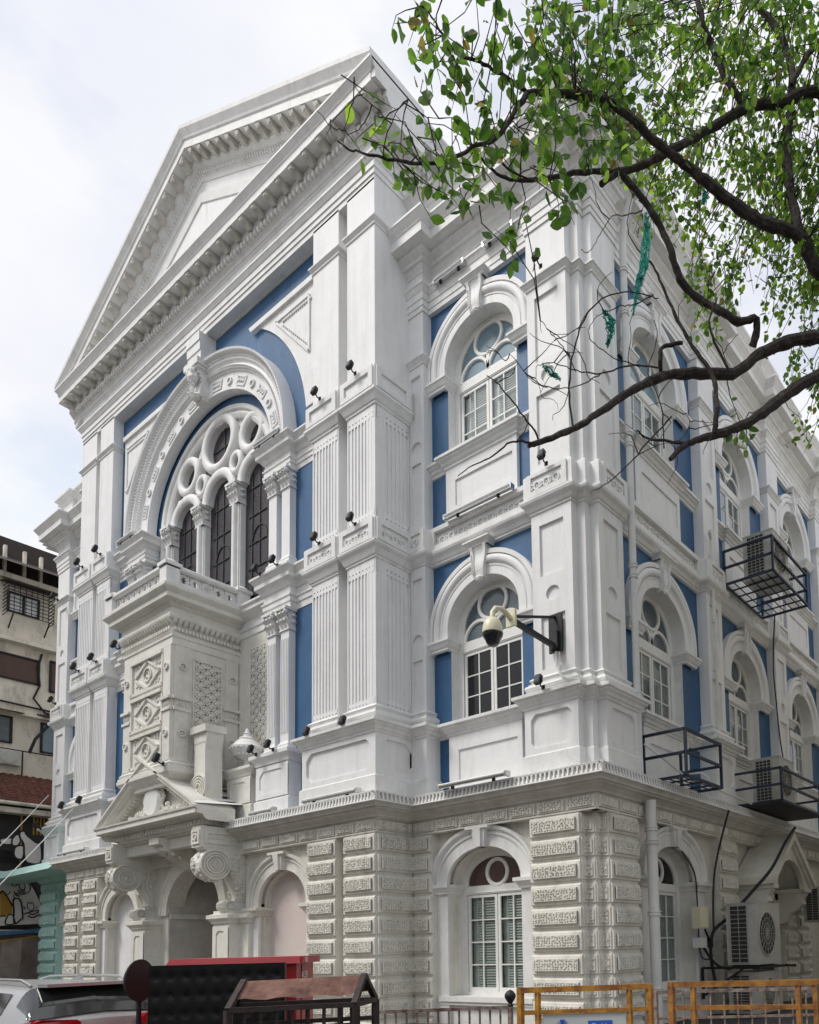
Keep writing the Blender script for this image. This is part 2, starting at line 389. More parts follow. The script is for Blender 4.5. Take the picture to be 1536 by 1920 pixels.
def casement(F,u0,u1,z0,z1,d,rows,par,glass,shut,cols=2):
    fr=MB(); st=.075
    fr.box(F,u0,u0+st,d-.05,d,z0,z1); fr.box(F,u1-st,u1,d-.05,d,z0,z1); fr.box(F,u0+st,u1-st,d-.05,d,z0,z0+.11); fr.box(F,u0+st,u1-st,d-.05,d,z1-.07,z1)
    a0,a1,b0,b1=u0+st,u1-st,z0+.11,z1-.07
    for i in range(1,cols):
        x=a0+(a1-a0)*i/cols; fr.box(F,x-.017,x+.017,d-.04,d-.005,b0,b1)
    for i in range(1,rows):
        z=b0+(b1-b0)*i/rows; fr.box(F,a0,a1,d-.038,d-.008,z-.015,z+.015)
    fo=fr.build('casement_frame','joinery',par)
    g=MB(); g.quad(F(a0-.01,d-.026,b0-.01),F(a1+.01,d-.026,b0-.01),F(a1+.01,d-.026,b1+.01),F(a0-.01,d-.026,b1+.01)); g.build('glass',glass,par)
    if shut:
        s=MB(); n=int((b1-b0)/.062)
        off=(a1-a0)*.26
        s.box(F,a0+off-.05,a0+off,d-.1,d-.055,b0,b1)
        for i in range(n):
            z=b0+(i+.5)*(b1-b0)/n
            s.prismu(F,[(d-.085,z+.027),(d-.058,z-.023),(d-.05,z-.019),(d-.077,z+.031)],a0+off,a1)
        s.box(F,a0-.02,a1+.02,d-.13,d-.12,b0,b1)
        s.build('louvre_shutter',shut,par)

def clearpane():
    m=bpy.data.materials.new('clear_window_glass'); m.use_nodes=True; n=m.node_tree.nodes; l=m.node_tree.links
    for x in list(n): n.remove(x)
    o=n.new('ShaderNodeOutputMaterial'); t=n.new('ShaderNodeBsdfTransparent'); g=n.new('ShaderNodeBsdfGlossy'); g.inputs['Roughness'].default_value=.04
    t.inputs[0].default_value=(.80,.84,.84,1); g.inputs[0].default_value=(.9,.95,1,1)
    f=n.new('ShaderNodeLayerWeight'); f.inputs[0].default_value=.5; pw=n.new('ShaderNodeMath'); pw.operation='POWER'; pw.inputs[1].default_value=3.0; ma=n.new('ShaderNodeMath'); ma.operation='MULTIPLY_ADD'; ma.inputs[1].default_value=.75; ma.inputs[2].default_value=.05; l.new(f.outputs['Facing'],pw.inputs[0]); l.new(pw.outputs[0],ma.inputs[0]); mx=n.new('ShaderNodeMixShader')
    l.new(ma.outputs[0],mx.inputs[0]); l.new(t.outputs[0],mx.inputs[1]); l.new(g.outputs[0],mx.inputs[2]); l.new(mx.outputs[0],o.inputs[0])
    return m
M['pane']=clearpane()

def upper_window(F,c,base,label=None,glass='pane',shut='shutter',fan='glass_frost',detail=1):
    """arched window of the upper floors; base = top of its sill"""
    W=bpy.data.objects.new('window',None); COL.objects.link(W); W.parent=B; W.matrix_parent_inverse=B.matrix_world.inverted()
    if label: W['label']=label
    a,b,zs=1.156,1.0,base+2.46
    dj=-.68
    # jambs (white reveal piers) and arch wall
    m=MB()
    m.quad(F(c-a+.004,-1.2,base),F(c-a+.004,-.798,base),F(c-a+.004,-.798,zs),F(c-a+.004,-1.2,zs)); m.quad(F(c+a-.004,-1.2,base),F(c+a-.004,-.798,base),F(c+a-.004,-.798,zs),F(c+a-.004,-1.2,zs))
    m.sweep(F,aarc(c,zs,a-.004,b-.004,28),[(0,-1.2),(0,dj-.01),(.05,dj-.01)],)
    m.build('reveal','white_trim',W)
    # archivolt : flat inner ring, big roll moulding, outer fillet
    pr=[(0.0,-.80),(0.0,dj),(.20,dj),(.20,dj+.015),(.235,dj+.02),(.24,dj),(.27,dj-.015)]
    for i in range(9):
        t=math.pi*i/8; pr.append((.37-.10*math.cos(t),dj-.0+.075*math.sin(t)))
    pr+=[(.49,dj-.01),(.49,dj+.045),(.60,dj+.045),(.60,-.80)]
    m=MB(); m.sweep(F,[(c-a,base+2.2)]+aarc(c,zs,a,b,30)+[(c+a,base+2.2)],pr); m.build('archivolt','white',W,smooth=True)
    # imposts
    IP=[(0,base+1.90),(.025,base+1.92),(.025,base+1.96),(.06,base+2.0),(.11,base+2.10),(.13,base+2.11),(.13,base+2.17),(.05,base+2.2)]
    for s in (-1,1):
        m=MB()
        if s<0: path=[(c-a-.60,-.8),(c-a-.60,dj),(c-a,dj),(c-a,-1.12)]
        else: path=[(c+a,-1.12),(c+a,dj),(c+a+.60,dj),(c+a+.60,-.8)]
        m.mould(F,path,IP); m.build('impost','white_trim',W)
    # keystone with console scroll and cap
    kz0,kz1=zs+b-.08,zs+b+.72
    m=MB(); n=8
    for i in range(n):
        t0,t1=i/n,(i+1)/n
        for (ua,ub,dd) in ((-1,-.66,.16),(.66,1,.16),(-.66,.66,.115)):
            w0,w1=.16+.10*t0,.16+.10*t1
            p0=dj+dd*(.55+.45*t0)+.03*math.sin(t0*6); p1=dj+dd*(.55+.45*t1)+.03*math.sin(t1*6)
            z0,z1=kz0+(kz1-kz0)*t0,kz0+(kz1-kz0)*t1
            vs=[F(c+ua*w0,-.8,z0),F(c+ub*w0,-.8,z0),F(c+ub*w0,p0,z0),F(c+ua*w0,p0,z0),F(c+ua*w1,-.8,z1),F(c+ub*w1,-.8,z1),F(c+ub*w1,p1,z1),F(c+ua*w1,p1,z1)]
            m.add(vs,[(0,1,2,3),(4,7,6,5),(0,4,5,1),(1,5,6,2),(2,6,7,3),(3,7,4,0)])
    m.blob(F,c,dj+.07,kz0,.13,.08,.08)
    for i in range(7):
        z=kz0+.12+i*.075; m.box(F,c-.17-.008*i,c-.14-.008*i,dj,dj+.15,z,z+.04)
    ko=m.build('keystone','white_trim',W)
    m=MB(); m.mould(F,[(c-.30,-.8),(c-.30,dj+.1),(c+.30,dj+.1),(c+.30,-.8)],[(0,kz1-.02),(.03,kz1),(.03,kz1+.03),(.09,kz1+.09),(.12,kz1+.1),(.12,kz1+.14),(0,kz1+.15)]); 
    m.box(F,c-.3,c+.3,-.8,dj+.1,kz1-.02,kz1+.15)
    m.build('keystone_cap','white_trim',W)
    # joinery -----------------------------------------------------------
    dw=-1.08; fa=.935; g0=base+.10
    fr=MB()
    zt=base+1.86; zfan=base+2.15
    fr.box(F,c-a,c-fa-.045,dw-.06,dw+.03,base,zs); fr.box(F,c+fa+.045,c+a,dw-.06,dw+.03,base,zs)
    fr.box(F,c-a,c+a,dw-.05,dw+.02,zt,zfan); fr.box(F,c-a,c+a,dw-.05,dw+.02,base-.02,base+.10)
    fr.box(F,c-a,c+a,dw-.045,dw+.035,zt+.03,zt+.05)
    # outer arched frame (fills between the reveal and fan glass)
    fr.sweep(F,[(c-fa,zfan)]+aarc(c,zs+.02,fa,.80,26)+[(c+fa,zfan)],[(-.0,dw-.05),(-.0,dw+.02),(.26,dw+.02),(.26,dw-.05)])
    fr.build('window_frame','joinery',W)
    fg=MB()
    rc,zc,rr=c+.0,base+2.96,.45
    ring=[(-.045,dw-.05),(-.045,dw+.015),(-.03,dw+.03),(.03,dw+.03),(.045,dw+.015),(.045,dw-.05)]
    fg.sweep(F,circ(rc,zc,rr,.40,28),ring,closed=True)
    for s in (-1,1):
        fg.sweep(F,aarc(c+s*.475,zfan-.02,.46,.47,16),ring)
    fg.box(F,c-.05,c+.05,dw-.05,dw+.03,zfan,zfan+.35)
    fg.build('fanlight_tracery','joinery',W)
    g=MB(); g.prism(F,[(c-fa-.02,zfan)]+aarc(c,zs+.02,fa+.02,.82,24)+[(c+fa+.02,zfan)],dw-.04,dw-.03); g.build('fanlight_glass',fan,W)
    k=MB(); k.box(F,c-a-.2,c+a+.2,dw-.9,dw-.85,base-.3,zs+b+.3); k.build('room_dark_sheet','black',W)  # black sheet painted as the darkness of the unlit room
    casement(F,c-fa-.02,c-.012,g0,zt-.01,dw,3,W,glass,shut)
    casement(F,c+.012,c+fa+.02,g0,zt-.01,dw,3,W,glass,shut)
    return W

def sill_zone(F,c,g0,g1,base,zlow):
    """panel under a window, its sill cornice"""
    m=MB(); a=1.17
    m.box(F,c-a,c+a,-.9,-.74,zlow,base-.32)
    # sunk panel: frame strips proud
    x0,x1,z0,z1=c-a+.32,c+a-.14,zlow+.43,base-.68
    m.box(F,c-a,x0,-.74,-.70,zlow,base-.32); m.box(F,x1,c+a,-.74,-.70,zlow,base-.32)
    m.box(F,x0,x1,-.74,-.70,zlow,z0); m.box(F,x0,x1,-.74,-.70,z1,base-.32)
    m.build('window_apron','white',B)

def guilloche(m,F,u0,u1,z0,z1,d,step=.30,n=10):
    k=max(1,int(round((u1-u0)/step))); s=(u1-u0)/k; zc=(z0+z1)/2; r=(z1-z0)*.36
    for i in range(k):
        c=u0+(i+.5)*s
        m.sweep(F,circ(c,zc,min(r,s*.3),r,n),[(-.02,d),(-.02,d+.03),(.02,d+.03),(.02,d)],closed=True)
        m.blob(F,c,d,zc,.035,.03,.035,5,3)
        for q in (0,1):
            a=(c-s*.5,zc-r*.9) if q==0 else (c-s*.5,zc+r*.9)
            b=(c-s*.18,zc+r) if q==0 else (c-s*.18,zc-r)
            m.bar(F(a[0]-.03,d+.015,a[1]),F(b[0],d+.015,b[1]),.035,.03)
def framed(m,F,u0,u1,z0,z1,d,bx0,bx1,bz0,bz1,t=.05):
    """flat field (u0..u1,z0..z1) at depth d with a sunk rectangle bx0..bz1, t deep"""
    m.box(F,u0,bx0,d-t,d,z0,z1); m.box(F,bx1,u1,d-t,d,z0,z1); m.box(F,bx0,bx1,d-t,d,z0,bz0); m.box(F,bx0,bx1,d-t,d,bz1,z1)

def octpanel(F,u0,u1,z0,z1,d,mt='white',e=.13):
    """raised field with a sunk notched panel, as on the pedestals: returns mesh of a plate with a hole"""
    m=MB(); pu0,pu1,pz0,pz1=u0+.17,u1-.17,z0+.13,z1-.13
    e=min(e,(pu1-pu0)*.28)
    inner=[(pu0+e,pz0),(pu1-e,pz0),(pu1-e*.45,pz0+e*.45),(pu1,pz0+e),(pu1,pz1-e),(pu1-e*.45,pz1-e*.45),(pu1-e,pz1),(pu0+e,pz1),(pu0+e*.45,pz1-e*.45),(pu0,pz1-e),(pu0,pz0+e),(pu0+e*.45,pz0+e*.45)]
    outer=[(pu0+e,z0),(pu1-e,z0),(u1,z0),(u1,pz0+e),(u1,pz1-e),(u1,z1),(pu1-e,z1),(pu0+e,z1),(u0,z1),(u0,pz1-e),(u0,pz0+e),(u0,z0)]
    n=12; t=.06
    vs=[F(a,d,b) for a,b in outer]+[F(a,d,b) for a,b in inner]+[F(a,d-t,b) for a,b in inner]
    fs=[(i,(i+1)%n,n+(i+1)%n,n+i) for i in range(n)]+[(n+i,n+(i+1)%n,2*n+(i+1)%n,2*n+i) for i in range(n)]+[tuple(range(2*n,3*n))]
    m.add(vs,fs)
    return m
def sunkround(m,F,u0,u1,z0,z1,d,shapes,t=.055):
    """pilaster face from u0..u1 with sunk shapes stacked: ('r',za,zb) rectangle or ('c',zc,r) roundel"""
    c=(u0+u1)/2; w=(u1-u0)*.30
    z=z0
    for sh in shapes:
        if sh[0]=='r': a,b=sh[1],sh[2]
        else: a,b=sh[1]-sh[2]*1.1,sh[1]+sh[2]*1.1
        m.quad(F(u0,d,z),F(u1,d,z),F(u1,d,a),F(u0,d,a))
        if sh[0]=='r':
            m.quad(F(u0,d,a),F(c-w,d,a),F(c-w,d,b),F(u0,d,b)); m.quad(F(c+w,d,a),F(u1,d,a),F(u1,d,b),F(c+w,d,b))
            I=[(c-w,a),(c+w,a),(c+w,b),(c-w,b)]
            vs=[F(x,d,y) for x,y in I]+[F(x,d-t,y) for x,y in I]
            m.add(vs,[(0,1,5,4),(1,2,6,5),(2,3,7,6),(3,0,4,7),(4,5,6,7)])
        else:
            n=24; zc=sh[1]; r=sh[2]
            P=[(c+r*1.08*math.cos(2*math.pi*i/n),zc+r*.98*math.sin(2*math.pi*i/n)) for i in range(n)]
            O=[]
            for i in range(n):
                x,y=math.cos(2*math.pi*i/n),math.sin(2*math.pi*i/n); k=1/max(abs(x),abs(y)); O.append((c+(u1-u0)/2*x*k,zc+(b-a)/2*y*k))
            vs=[F(x,d,y) for x,y in O]+[F(x,d,y) for x,y in P]+[F(x,d-t,y) for x,y in P]
            m.add(vs,[(i,(i+1)%n,n+(i+1)%n,n+i) for i in range(n)]+[(n+i,n+(i+1)%n,2*n+(i+1)%n,2*n+i) for i in range(n)]+[tuple(range(2*n,3*n))])
        z=b
    m.quad(F(u0,d,z),F(u1,d,z),F(u1,d,z1),F(u0,d,z1))

SH2=[('r',7.75,8.95),('c',9.45,.175),('r',9.9,11.1)]
SH3=[('r',12.55,14.2),('c',14.62,.175),('r',15.02,16.6)]
def pil(F,segs,z0,z1,shapes,name='pilaster',ends=True):
    """segs: plan path; panelled on each segment longer than .5 except the returns"""
    m=MB()
    for i in range(len(segs)-1):
        (a0,b0),(a1,b1)=segs[i],segs[i+1]
        L=math.hypot(a1-a0,b1-b0)
        ux,uy=(a1-a0)/L,(b1-b0)/L; nx,ny=-uy,ux
        G=lambda u,d,z,a0=a0,b0=b0,ux=ux,uy=uy,nx=nx,ny=ny: F(a0+ux*u+nx*d,b0+uy*u+ny*d,z)
        if L>.5 and shapes and i not in (0,len(segs)-2) : sunkround(m,G,0,L,z0,z1,0,shapes)
        else: m.quad(G(0,0,z0),G(L,0,z0),G(L,0,z1),G(0,0,z1))
    return m.build(name,'white',B,recalc=False)

def gap_parts(F,g0,g1,c,detail=1):
    wall_bay(F,g0,g1,c)
    sill_zone(F,c,g0,g1,7.16,5.3)
    sill_zone(F,c,g0,g1,14.09,12.3)
    # carved band between floors
    m=MB(); a,b=g0,g1
    framed(m,F,a+.004,b-.004,11.72,12.335,-.60,a+.22,b-.22,11.86,12.22,t=.12)
    m.box(F,a,b,-.82,-.72,11.7,12.33)
    guilloche(m,F,a+.26,b-.26,11.86,12.14,-.72,step=.33)
    m.build('carved_band','white_trim',B)
    m=MB(); m.mould(F,[(g0+.003,-.8),(c-1.17,-.8),(c-1.17,-.70),(c+1.17,-.70),(c+1.17,-.8),(g1-.003,-.8)],[(0,13.76),(.035,13.78),(.035,13.83),(.08,13.87),(.10,13.92),(.16,13.97),(.16,14.0),(.21,14.02),(.21,14.09),(0,14.11)]); m.box(F,c-1.16,c+1.16,-1.1,-.71,13.9,14.10); m.build('window_sill','white_trim',B)

def strings(F,side,detail=1):
    w=wing_path(side=side); ww=wing_path(win=-.7,side=side)
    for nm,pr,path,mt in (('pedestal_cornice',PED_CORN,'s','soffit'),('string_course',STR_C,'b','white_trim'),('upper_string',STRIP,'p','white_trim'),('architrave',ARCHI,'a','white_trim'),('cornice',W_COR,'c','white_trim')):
        m=MB()
        if path=='s':
            base=[(-6.1,-.33),(-5.35,-.33),(-5.35,-.8)]+[(-4.93,-.8),(-4.93,-.7),(-2.6,-.7),(-2.6,-.8)]+[(-2.22,-.8),(-2.22,-.33)]+corner(-.33)
            if side:
                for i,(g0,g1) in enumerate(SIDE_G):
                    c=(g0+g1)/2
                    base+=[(-.33,-(g0+.17)),(-.8,-(g0+.17)),(-.8,-(c-1.17)),(-.7,-(c-1.17)),(-.7,-(c+1.17)),(-.8,-(c+1.17)),(-.8,-(g1-.17)),(-.33,-(g1-.17))]
                base+=[(-.33,-23)]
            else: base+=[(-.33,-2.6)]
            m.mould(F,base,pr); m.build(nm,'white_trim',B)
            continue
        if path=='b': P=wing_path(wall=-.74,side=side)
        elif path=='p': 
            # only on the pilasters
            for seg in ([(-6.1,-.5),(-5.52,-.5),(-5.52,-.8)],[(-2.05,-.8),(-2.05,-.5)]+corner()+([(-.5,-1.94),(-.8,-1.94)] if side else [(-.5,-2.6)])):
                m.mould(F,seg,pr)
            if side:
                for a,b in SIDE_PIL: m.mould(F,[(-.8,-a),(-.5,-a),(-.5,-b),(-.8,-b)],pr)
            m.build(nm,'white_trim',B); continue
        elif path=='a': P=wing_path(wall=-.72,side=side)
        elif path=='c': P=wing_path(wall=-.82,side=side)
        m.mould(F,P,pr,back=-.3); m.build(nm,mt,B)
    # frieze wall, then wall between cornice and roof
    m=MB(); m.mould(F,wing_path(wall=-.80,side=side),[(.03,18.98),(.03,19.4)],back=-.2); m.build('frieze','white',B)
    # parapet with pedestals
    PP=wing_path(wall=-.62,side=side)
    m=MB(); m.mould(F,PP,[(.10,20.3),(.10,20.56),(.04,20.6),(-.05,20.64),(-.05,21.36),(.0,21.38),(.02,21.46),(.14,21.56),(.20,21.6),(.20,21.70),(.0,21.76)],back=-.5); m.build('parapet','white_trim',B)
    # pedestal zone
    m=MB()
    pth=[[(-6.1,-.33),(-5.35,-.33),(-5.35,-.8)],[(-2.22,-.8),(-2.22,-.33)]+corner(-.33)+([(-.33,-2.11),(-.8,-2.11)] if side else [(-.33,-2.6)])]
    if side:
        for a,b in SIDE_PIL: pth.append([(-.8,-(a-.17)),(-.33,-(a-.17)),(-.33,-(b+.17)),(-.8,-(b+.17))])
    for p in pth: m.mould(F,p,[(.05,5.28),(.05,5.79),(0,5.83)])
    m.build('pedestal_base','white_trim',B)
    for p in pth:
        m=MB()
        for i in range(len(p)-1):
            (a0,b0),(a1,b1)=p[i],p[i+1]; L=math.hypot(a1-a0,b1-b0); ux,uy=(a1-a0)/L,(b1-b0)/L; nx,ny=-uy,ux
            G=lambda u,d,z,a0=a0,b0=b0,ux=ux,uy=uy,nx=nx,ny=ny: F(a0+ux*u+nx*d,b0+uy*u+ny*d,z)
            if L>.6 and not(i in(0,) and p is pth[0]):
                q=octpanel(G,0,L,5.83,6.86,0); m.add(q.v,q.f)
            else: m.quad(G(0,0,5.83),G(L,0,5.83),G(L,0,6.86),G(0,0,6.86))
        m.build('pedestal','white',B,recalc=False)
        m=MB(); m.mould(F,[(x,y) for x,y in shiftpath(p,-.17)],BASE_M); m.build('pilaster_base','white_trim',B,smooth=False)
    # band blocks on pilasters with carved panel
    m=MB()
    for seg in ([(-6.1,-.5),(-5.52,-.5),(-5.52,-.8)],[(-2.05,-.8),(-2.05,-.5)]+corner()+([(-.5,-1.94),(-.8,-1.94)] if side else [(-.5,-2.6)])): m.mould(F,seg,BAND,back=-.05)
    if side:
        for a,b in SIDE_PIL: m.mould(F,[(-.8,-a),(-.5,-a),(-.5,-b),(-.8,-b)],BAND,back=-.05)
    m.build('band_course','white',B)
def shiftpath(p,o):
    nm=lnm(p,False); return [(a+n[0]*o,b+n[1]*o) for (a,b),n in zip(p,nm)]

def carved_insets(F,u0,u1,d,z0=11.86,z1=12.18):
    m=MB(); w=u1-u0; t=.045
    framed(m,F,u0,u1,11.74,12.27,d+t,u0+.13,u1-.13,z0,z1,t=t)
    guilloche(m,F,u0+.16,u1-.16,z0,z1-.08,d,step=.26)
    m.build('carved_panel','white_trim',B)

# -------- assemble right wing with the side facade, and left wing
for F,side in ((FR,True),(FL,False)):
    strings(F,side)
    gap_parts(F,-5.52,-2.05,-3.77)
    for (z0,z1,sh) in ((7.4,11.45,SH2),(12.25,16.9,SH3),(17.0,18.35,None)):
        pil(F,[(-6.1,-.9),(-6.1,-.5),(-5.52,-.5),(-5.52,-.85)],z0,z1,sh)
        cp=[(-2.05,-.85),(-2.05,-.5)]+corner()+([(-.5,-1.94),(-.85,-1.94)] if side else [(-.5,-2.6),(-.85,-2.6)])
        pil(F,cp,z0,z1,sh,'corner_pilaster')
    carved_insets(F,-2.05,-.93,-.38)
    carved_insets(F,-6.05,-5.40,-.38)
    if side:
        G=lambda u,d,z: SD(u,d,z)
        carved_insets(G,.93,1.94,-.38)
        for a,b in SIDE_PIL: carved_insets(G,a,b,-.38)
upper_window(FR,-3.77,7.16,'arched window with dark glazed casements behind the security camera',glass='glass_dark',shut=None,fan='glass_frost_d')
upper_window(FR,-3.77,14.09,'arched window with white louvred shutters on the top floor beside the corner',glass='pane',shut='shutter',fan='glass_frost')
upper_window(FL,-3.77,7.16); upper_window(FL,-3.77,14.09)
for i in range(NB):
    c=SIDE_C[i]; g0,g1=SIDE_G[i]
    gap_parts(SD,g0,g1,c)
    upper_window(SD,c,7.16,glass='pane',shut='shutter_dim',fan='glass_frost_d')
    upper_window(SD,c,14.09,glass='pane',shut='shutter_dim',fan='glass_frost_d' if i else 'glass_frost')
for a,b in SIDE_PIL:
    for (z0,z1,sh) in ((7.4,11.45,SH2),(12.25,16.9,SH3),(17.0,18.35,None)):
        pil(FR,[(-.85,-a),(-.5,-a),(-.5,-b),(-.85,-b)],z0,z1,sh)
# roof deck closing the wings
m=MB(); m.box(ID,-6.2,-.6,.7,23,20.2,20.3); m.box(ID,-28.6,-23.0,.7,12,20.2,20.3); m.build('roof_deck','roof',B)
m=MB(); m.box(ID,-28.7,-2.6,9,23,-.15,20.2); m.box(ID,-28.7,-23.2,2.6,9,-.15,20.2); m.build('rear_wall','white',B)
# roundel and raised label on the wing friezes
for F in (FR,FL):
    m=MB(); m.sweep(F,circ(-3.77,18.98+.2,.17,.15,20),[(-.02,-.80),(-.02,-.74),(.03,-.74),(.03,-.80)],closed=True); m.build('frieze_roundel','white_trim',B)

# ================================================================== GROUND FLOOR
GP=-.72+.30  # -.42 : face of the rustication backing
WG=-.66      # ground-floor plain wall
def gal_path(side): return [(-5.52,0),(0,0)]+([(0,-23.5)] if side else [(0,-2.6)])
FULL_R=[(-23.65,-.4),(-23.65,1.14),(-5.52,1.14),(-5.52,0),(0,0),(0,-23.5)]
def fluted(F,path,cell=.118):
    m=MB(); z0,z1=5.10,5.335
    # backing strip, slightly flared, lower and upper bands
    m.mould(F,path,[(-.06,z0+.0),(0.035,z0+.0),(.03,z0+.03),(-.045,z0+.045),(-.06,z1-.03),(0,z1-.028),(0.0,z1)],back=-.5)
    for i in range(len(path)-1):
        (a0,b0),(a1,b1)=path[i],path[i+1]; L=math.hypot(a1-a0,b1-b0)
        if L<.7: continue
        ux,uy=(a1-a0)/L,(b1-b0)/L; nx,ny=-uy,ux
        n=max(1,int(L/cell)); s=L/n
        G=lambda u,d,z: F(a0+ux*u+nx*d,b0+uy*u+ny*d,z)
        for k in range(n+1):
            u=k*s; h=.022+ .002*math.sin(k*3.3)
            m.prismu(G,[(-.06,z1-.02),(0.0,z1-.02),(0.0,z1-.07),(.005,z0+.09),(.03,z0+.03),(-.06,z0+.03)],u-h,u+h)
            # rounded heads of the flutes
            m.prism(G,[(u-s*.5,z1-.025),(u+s*.5,z1-.025),(u+h+.012,z1-.05),(u+h,z1-.075),(u-h,z1-.075),(u-h-.012,z1-.05)],-.05,-.002)
    return m
for nm,F,pth in (('fluted_fascia',FR,FULL_R),('fluted_fascia',FL,[(-5.52,0),(0,0),(0,-2.6)])):
    fluted(F,pth).build(nm,'white_trim' if F is FR else 'mint',B)
# gallery floor above, cove below
SOF=[(-.42,4.76),(-.40,4.80),(-.36,4.81),(-.33,4.86),(-.24,4.93),(-.15,4.96),(-.14,5.0),(-.09,5.0),(-.075,5.04),(-.02,5.10),(-.02,5.2),(-.5,5.28)]
for F,pth in ((FR,FULL_R),(FL,[(-5.52,0),(0,0),(0,-2.6)])):
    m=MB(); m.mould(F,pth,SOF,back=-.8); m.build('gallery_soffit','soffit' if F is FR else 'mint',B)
    m=MB(); m.mould(F,pth,[(-.0,5.30),(-1.2,5.31)],back=None); m.build('gallery_top','white_trim',B)

# ---- vermiculated blocks
def verm(m,F,u0,u1,z0,z1,d,res=.024,dep=.045,margin=.012):
    w,h=u1-u0,z1-z0; nx,nz=max(3,int(w/res)),max(3,int(h/res))
    holes={}
    cs=.070
    def near(u,z):
        i,j=int(u/cs),int(z/(cs*.8)); r=9
        for a in (i-1,i,i+1):
            for b in (j-1,j,j+1):
                if (a,b) not in holes:
                    ang=random.choice((.5,-.6,.9,1.3,-1.1)); holes[(a,b)]=((a+.5+random.uniform(-.24,.24))*cs,(b+.5+random.uniform(-.24,.24))*cs*.8,math.cos(ang),math.sin(ang))
                x,y,ca,sa=holes[(a,b)]
                dx,dy=u-x,z-y; p,q=dx*ca+dy*sa,-dx*sa+dy*ca
                r=min(r,math.hypot(p/.024,q/.0125))
        return r
    vs=[];fs=[]
    for j in range(nz+1):
        for i in range(nx+1):
            u,z=w*i/nx,h*j/nz; e=0
            if margin<u<w-margin and margin<z<h-margin:
                r=near(u,z); e=dep*(1-min(1,max(0,(r-.85)/.3)))
            vs.append(F(u0+u,d-e,z0+z))
    for j in range(nz):
        for i in range(nx):
            a=j*(nx+1)+i; fs.append((a,a+1,a+nx+2,a+nx+1))
    # sides
    m.add(vs,fs)
    c=[F(u0,d,z0),F(u1,d,z0),F(u1,d,z1),F(u0,d,z1),F(u0,d-.05,z0),F(u1,d-.05,z0),F(u1,d-.05,z1),F(u0,d-.05,z1)]
    m.add(c,[(0,4,5,1),(1,5,6,2),(2,6,7,3),(3,7,4,0)])
def block(m,F,u0,u1,z0,z1,d,res,verm_on=True,mg=.075):
    j=.004
    zt=z1-.05
    # chamfered outer block
    m.prismu(F,[(d-.12,z0),(d+.0,z0),(d+.055,z0+.02),(d+.055,zt-.01),(d+.03,zt+.03),(d-.12,zt+.03)],u0,u1)
    if (u1-u0)>.25:
        a,b=u0+mg,u1-mg
        m.box(F,a,b,d+.05,d+.085,z0+.075,zt-.055)
        verm(m,F,a,b,z0+.08,zt-.06,d+.115,res)
ROWS=[4.435-.4955*i for i in range(10)]    # tops
def pier(F,segs,res=.026,nm='rusticated_pier',mt='cream'):
    """segs: list of (G,u0,u1,d)"""
    m=MB()
    for (G,u0,u1,d,rs) in segs:
        m.box(G,u0+.008,u1-.008,d-.6,d-.0,-.3,4.5)
        for zt in ROWS: block(m,G,u0+.004,u1-.004,zt-.4955+.055,zt+.005,d,rs)
    return m.build(nm,mt,B,recalc=False)
def friezeblocks(F,u0,u1,d,res,n=None,z0=4.46,z1=4.745,mt='cream'):
    m=MB(); n=n or max(1,round((u1-u0)/.80)); s=(u1-u0)/n
    m.box(F,u0,u1,d-.3,d,z0-.0,z1+.03)
    m.box(F,u0,u1,d-.2,d+.03,z0-.01,z0+.03)
    for i in range(n):
        a,b=u0+i*s+.04,u0+(i+1)*s-.04
        m.box(F,a,b,d,d+.045,z0+.045,z1-.0)
        verm(m,F,a+.055,b-.055,z0+.085,z1-.01,d+.075,res)
    m.build('vermiculated_frieze',mt,B,recalc=False)
# right corner: front face, stepped corner, side face
A=-.42
pier(FR,[(FR,-2.18,A-.43,A,.0115)])
CF=lambda a0,b0,ux,uy: (lambda u,d,z: FR(a0+ux*u-uy*d,b0+uy*u+ux*d,z))
segs=[]
cpt=corner(A)
for i in range(len(cpt)-1):
    (a0,b0),(a1,b1)=cpt[i],cpt[i+1]; L=math.hypot(a1-a0,b1-b0)
    segs.append((CF(a0,b0,(a1-a0)/L,(b1-b0)/L),0,L,0,.03))
m=MB()
m.mould(FR,[(-2.0,A-.002)]+[(a,b) for a,b in cpt]+[(A-.002,-2.0)],[(0,-.3),(0,4.5)],back=None)
for (G,u0,u1,d,rs) in segs:
    for zt in ROWS:
        z0,z1=zt-.44,zt+.005
        m.prismu(G,[(d-.1,z0),(d+.0,z0),(d+.03,z0+.02),(d+.03,z1-.06),(d+.02,z1-.02),(d-.1,z1-.02)],u0+.002,u1-.002)
        verm(m,G,u0+.05,u1-.045,z0+.08,z1-.1,d+.055,.03)
m.build('rusticated_corner','cream',B,recalc=False)
pier(SD,[(SD,.85,2.0,A,.014)])
# bay corner + half pier on wing, inner pier
A2=.64+.08
RB=lambda u,d,z:(d,u,z)
pier(FR,[(FR,-7.14,-5.98,A2,.0125)])
pier(FR,[(FR,-8.60,-7.46,A2,.015)])
m=MB(); m.box(FR,-7.5,-7.1,.0,A2-.2,-.3,4.5)
for zt in ROWS: verm(m,FR,-7.42,-7.16,zt-.36,zt-.12,A2-.17,.03)
m.build('rusticated_pier','cream',B,recalc=False)
XB=-5.97
pier(RB,[(lambda u,d,z:(XB+d,u,z),-.70,.452,0.0,.014)])
pier(FR,[(FR,-5.95,-5.28,-.42,.014)])
pier(FR,[(FR,-21.75,-20.6,A2,.05)]); pier(FR,[(FR,-23.2,-22.06,A2,.05)])
m=MB(); m.box(FR,-22.1,-21.7,.0,A2-.2,-.3,4.5); m.build('rusticated_pier','cream',B)
friezeblocks(FR,-5.94,-.425,-.42+.0,.015,7)
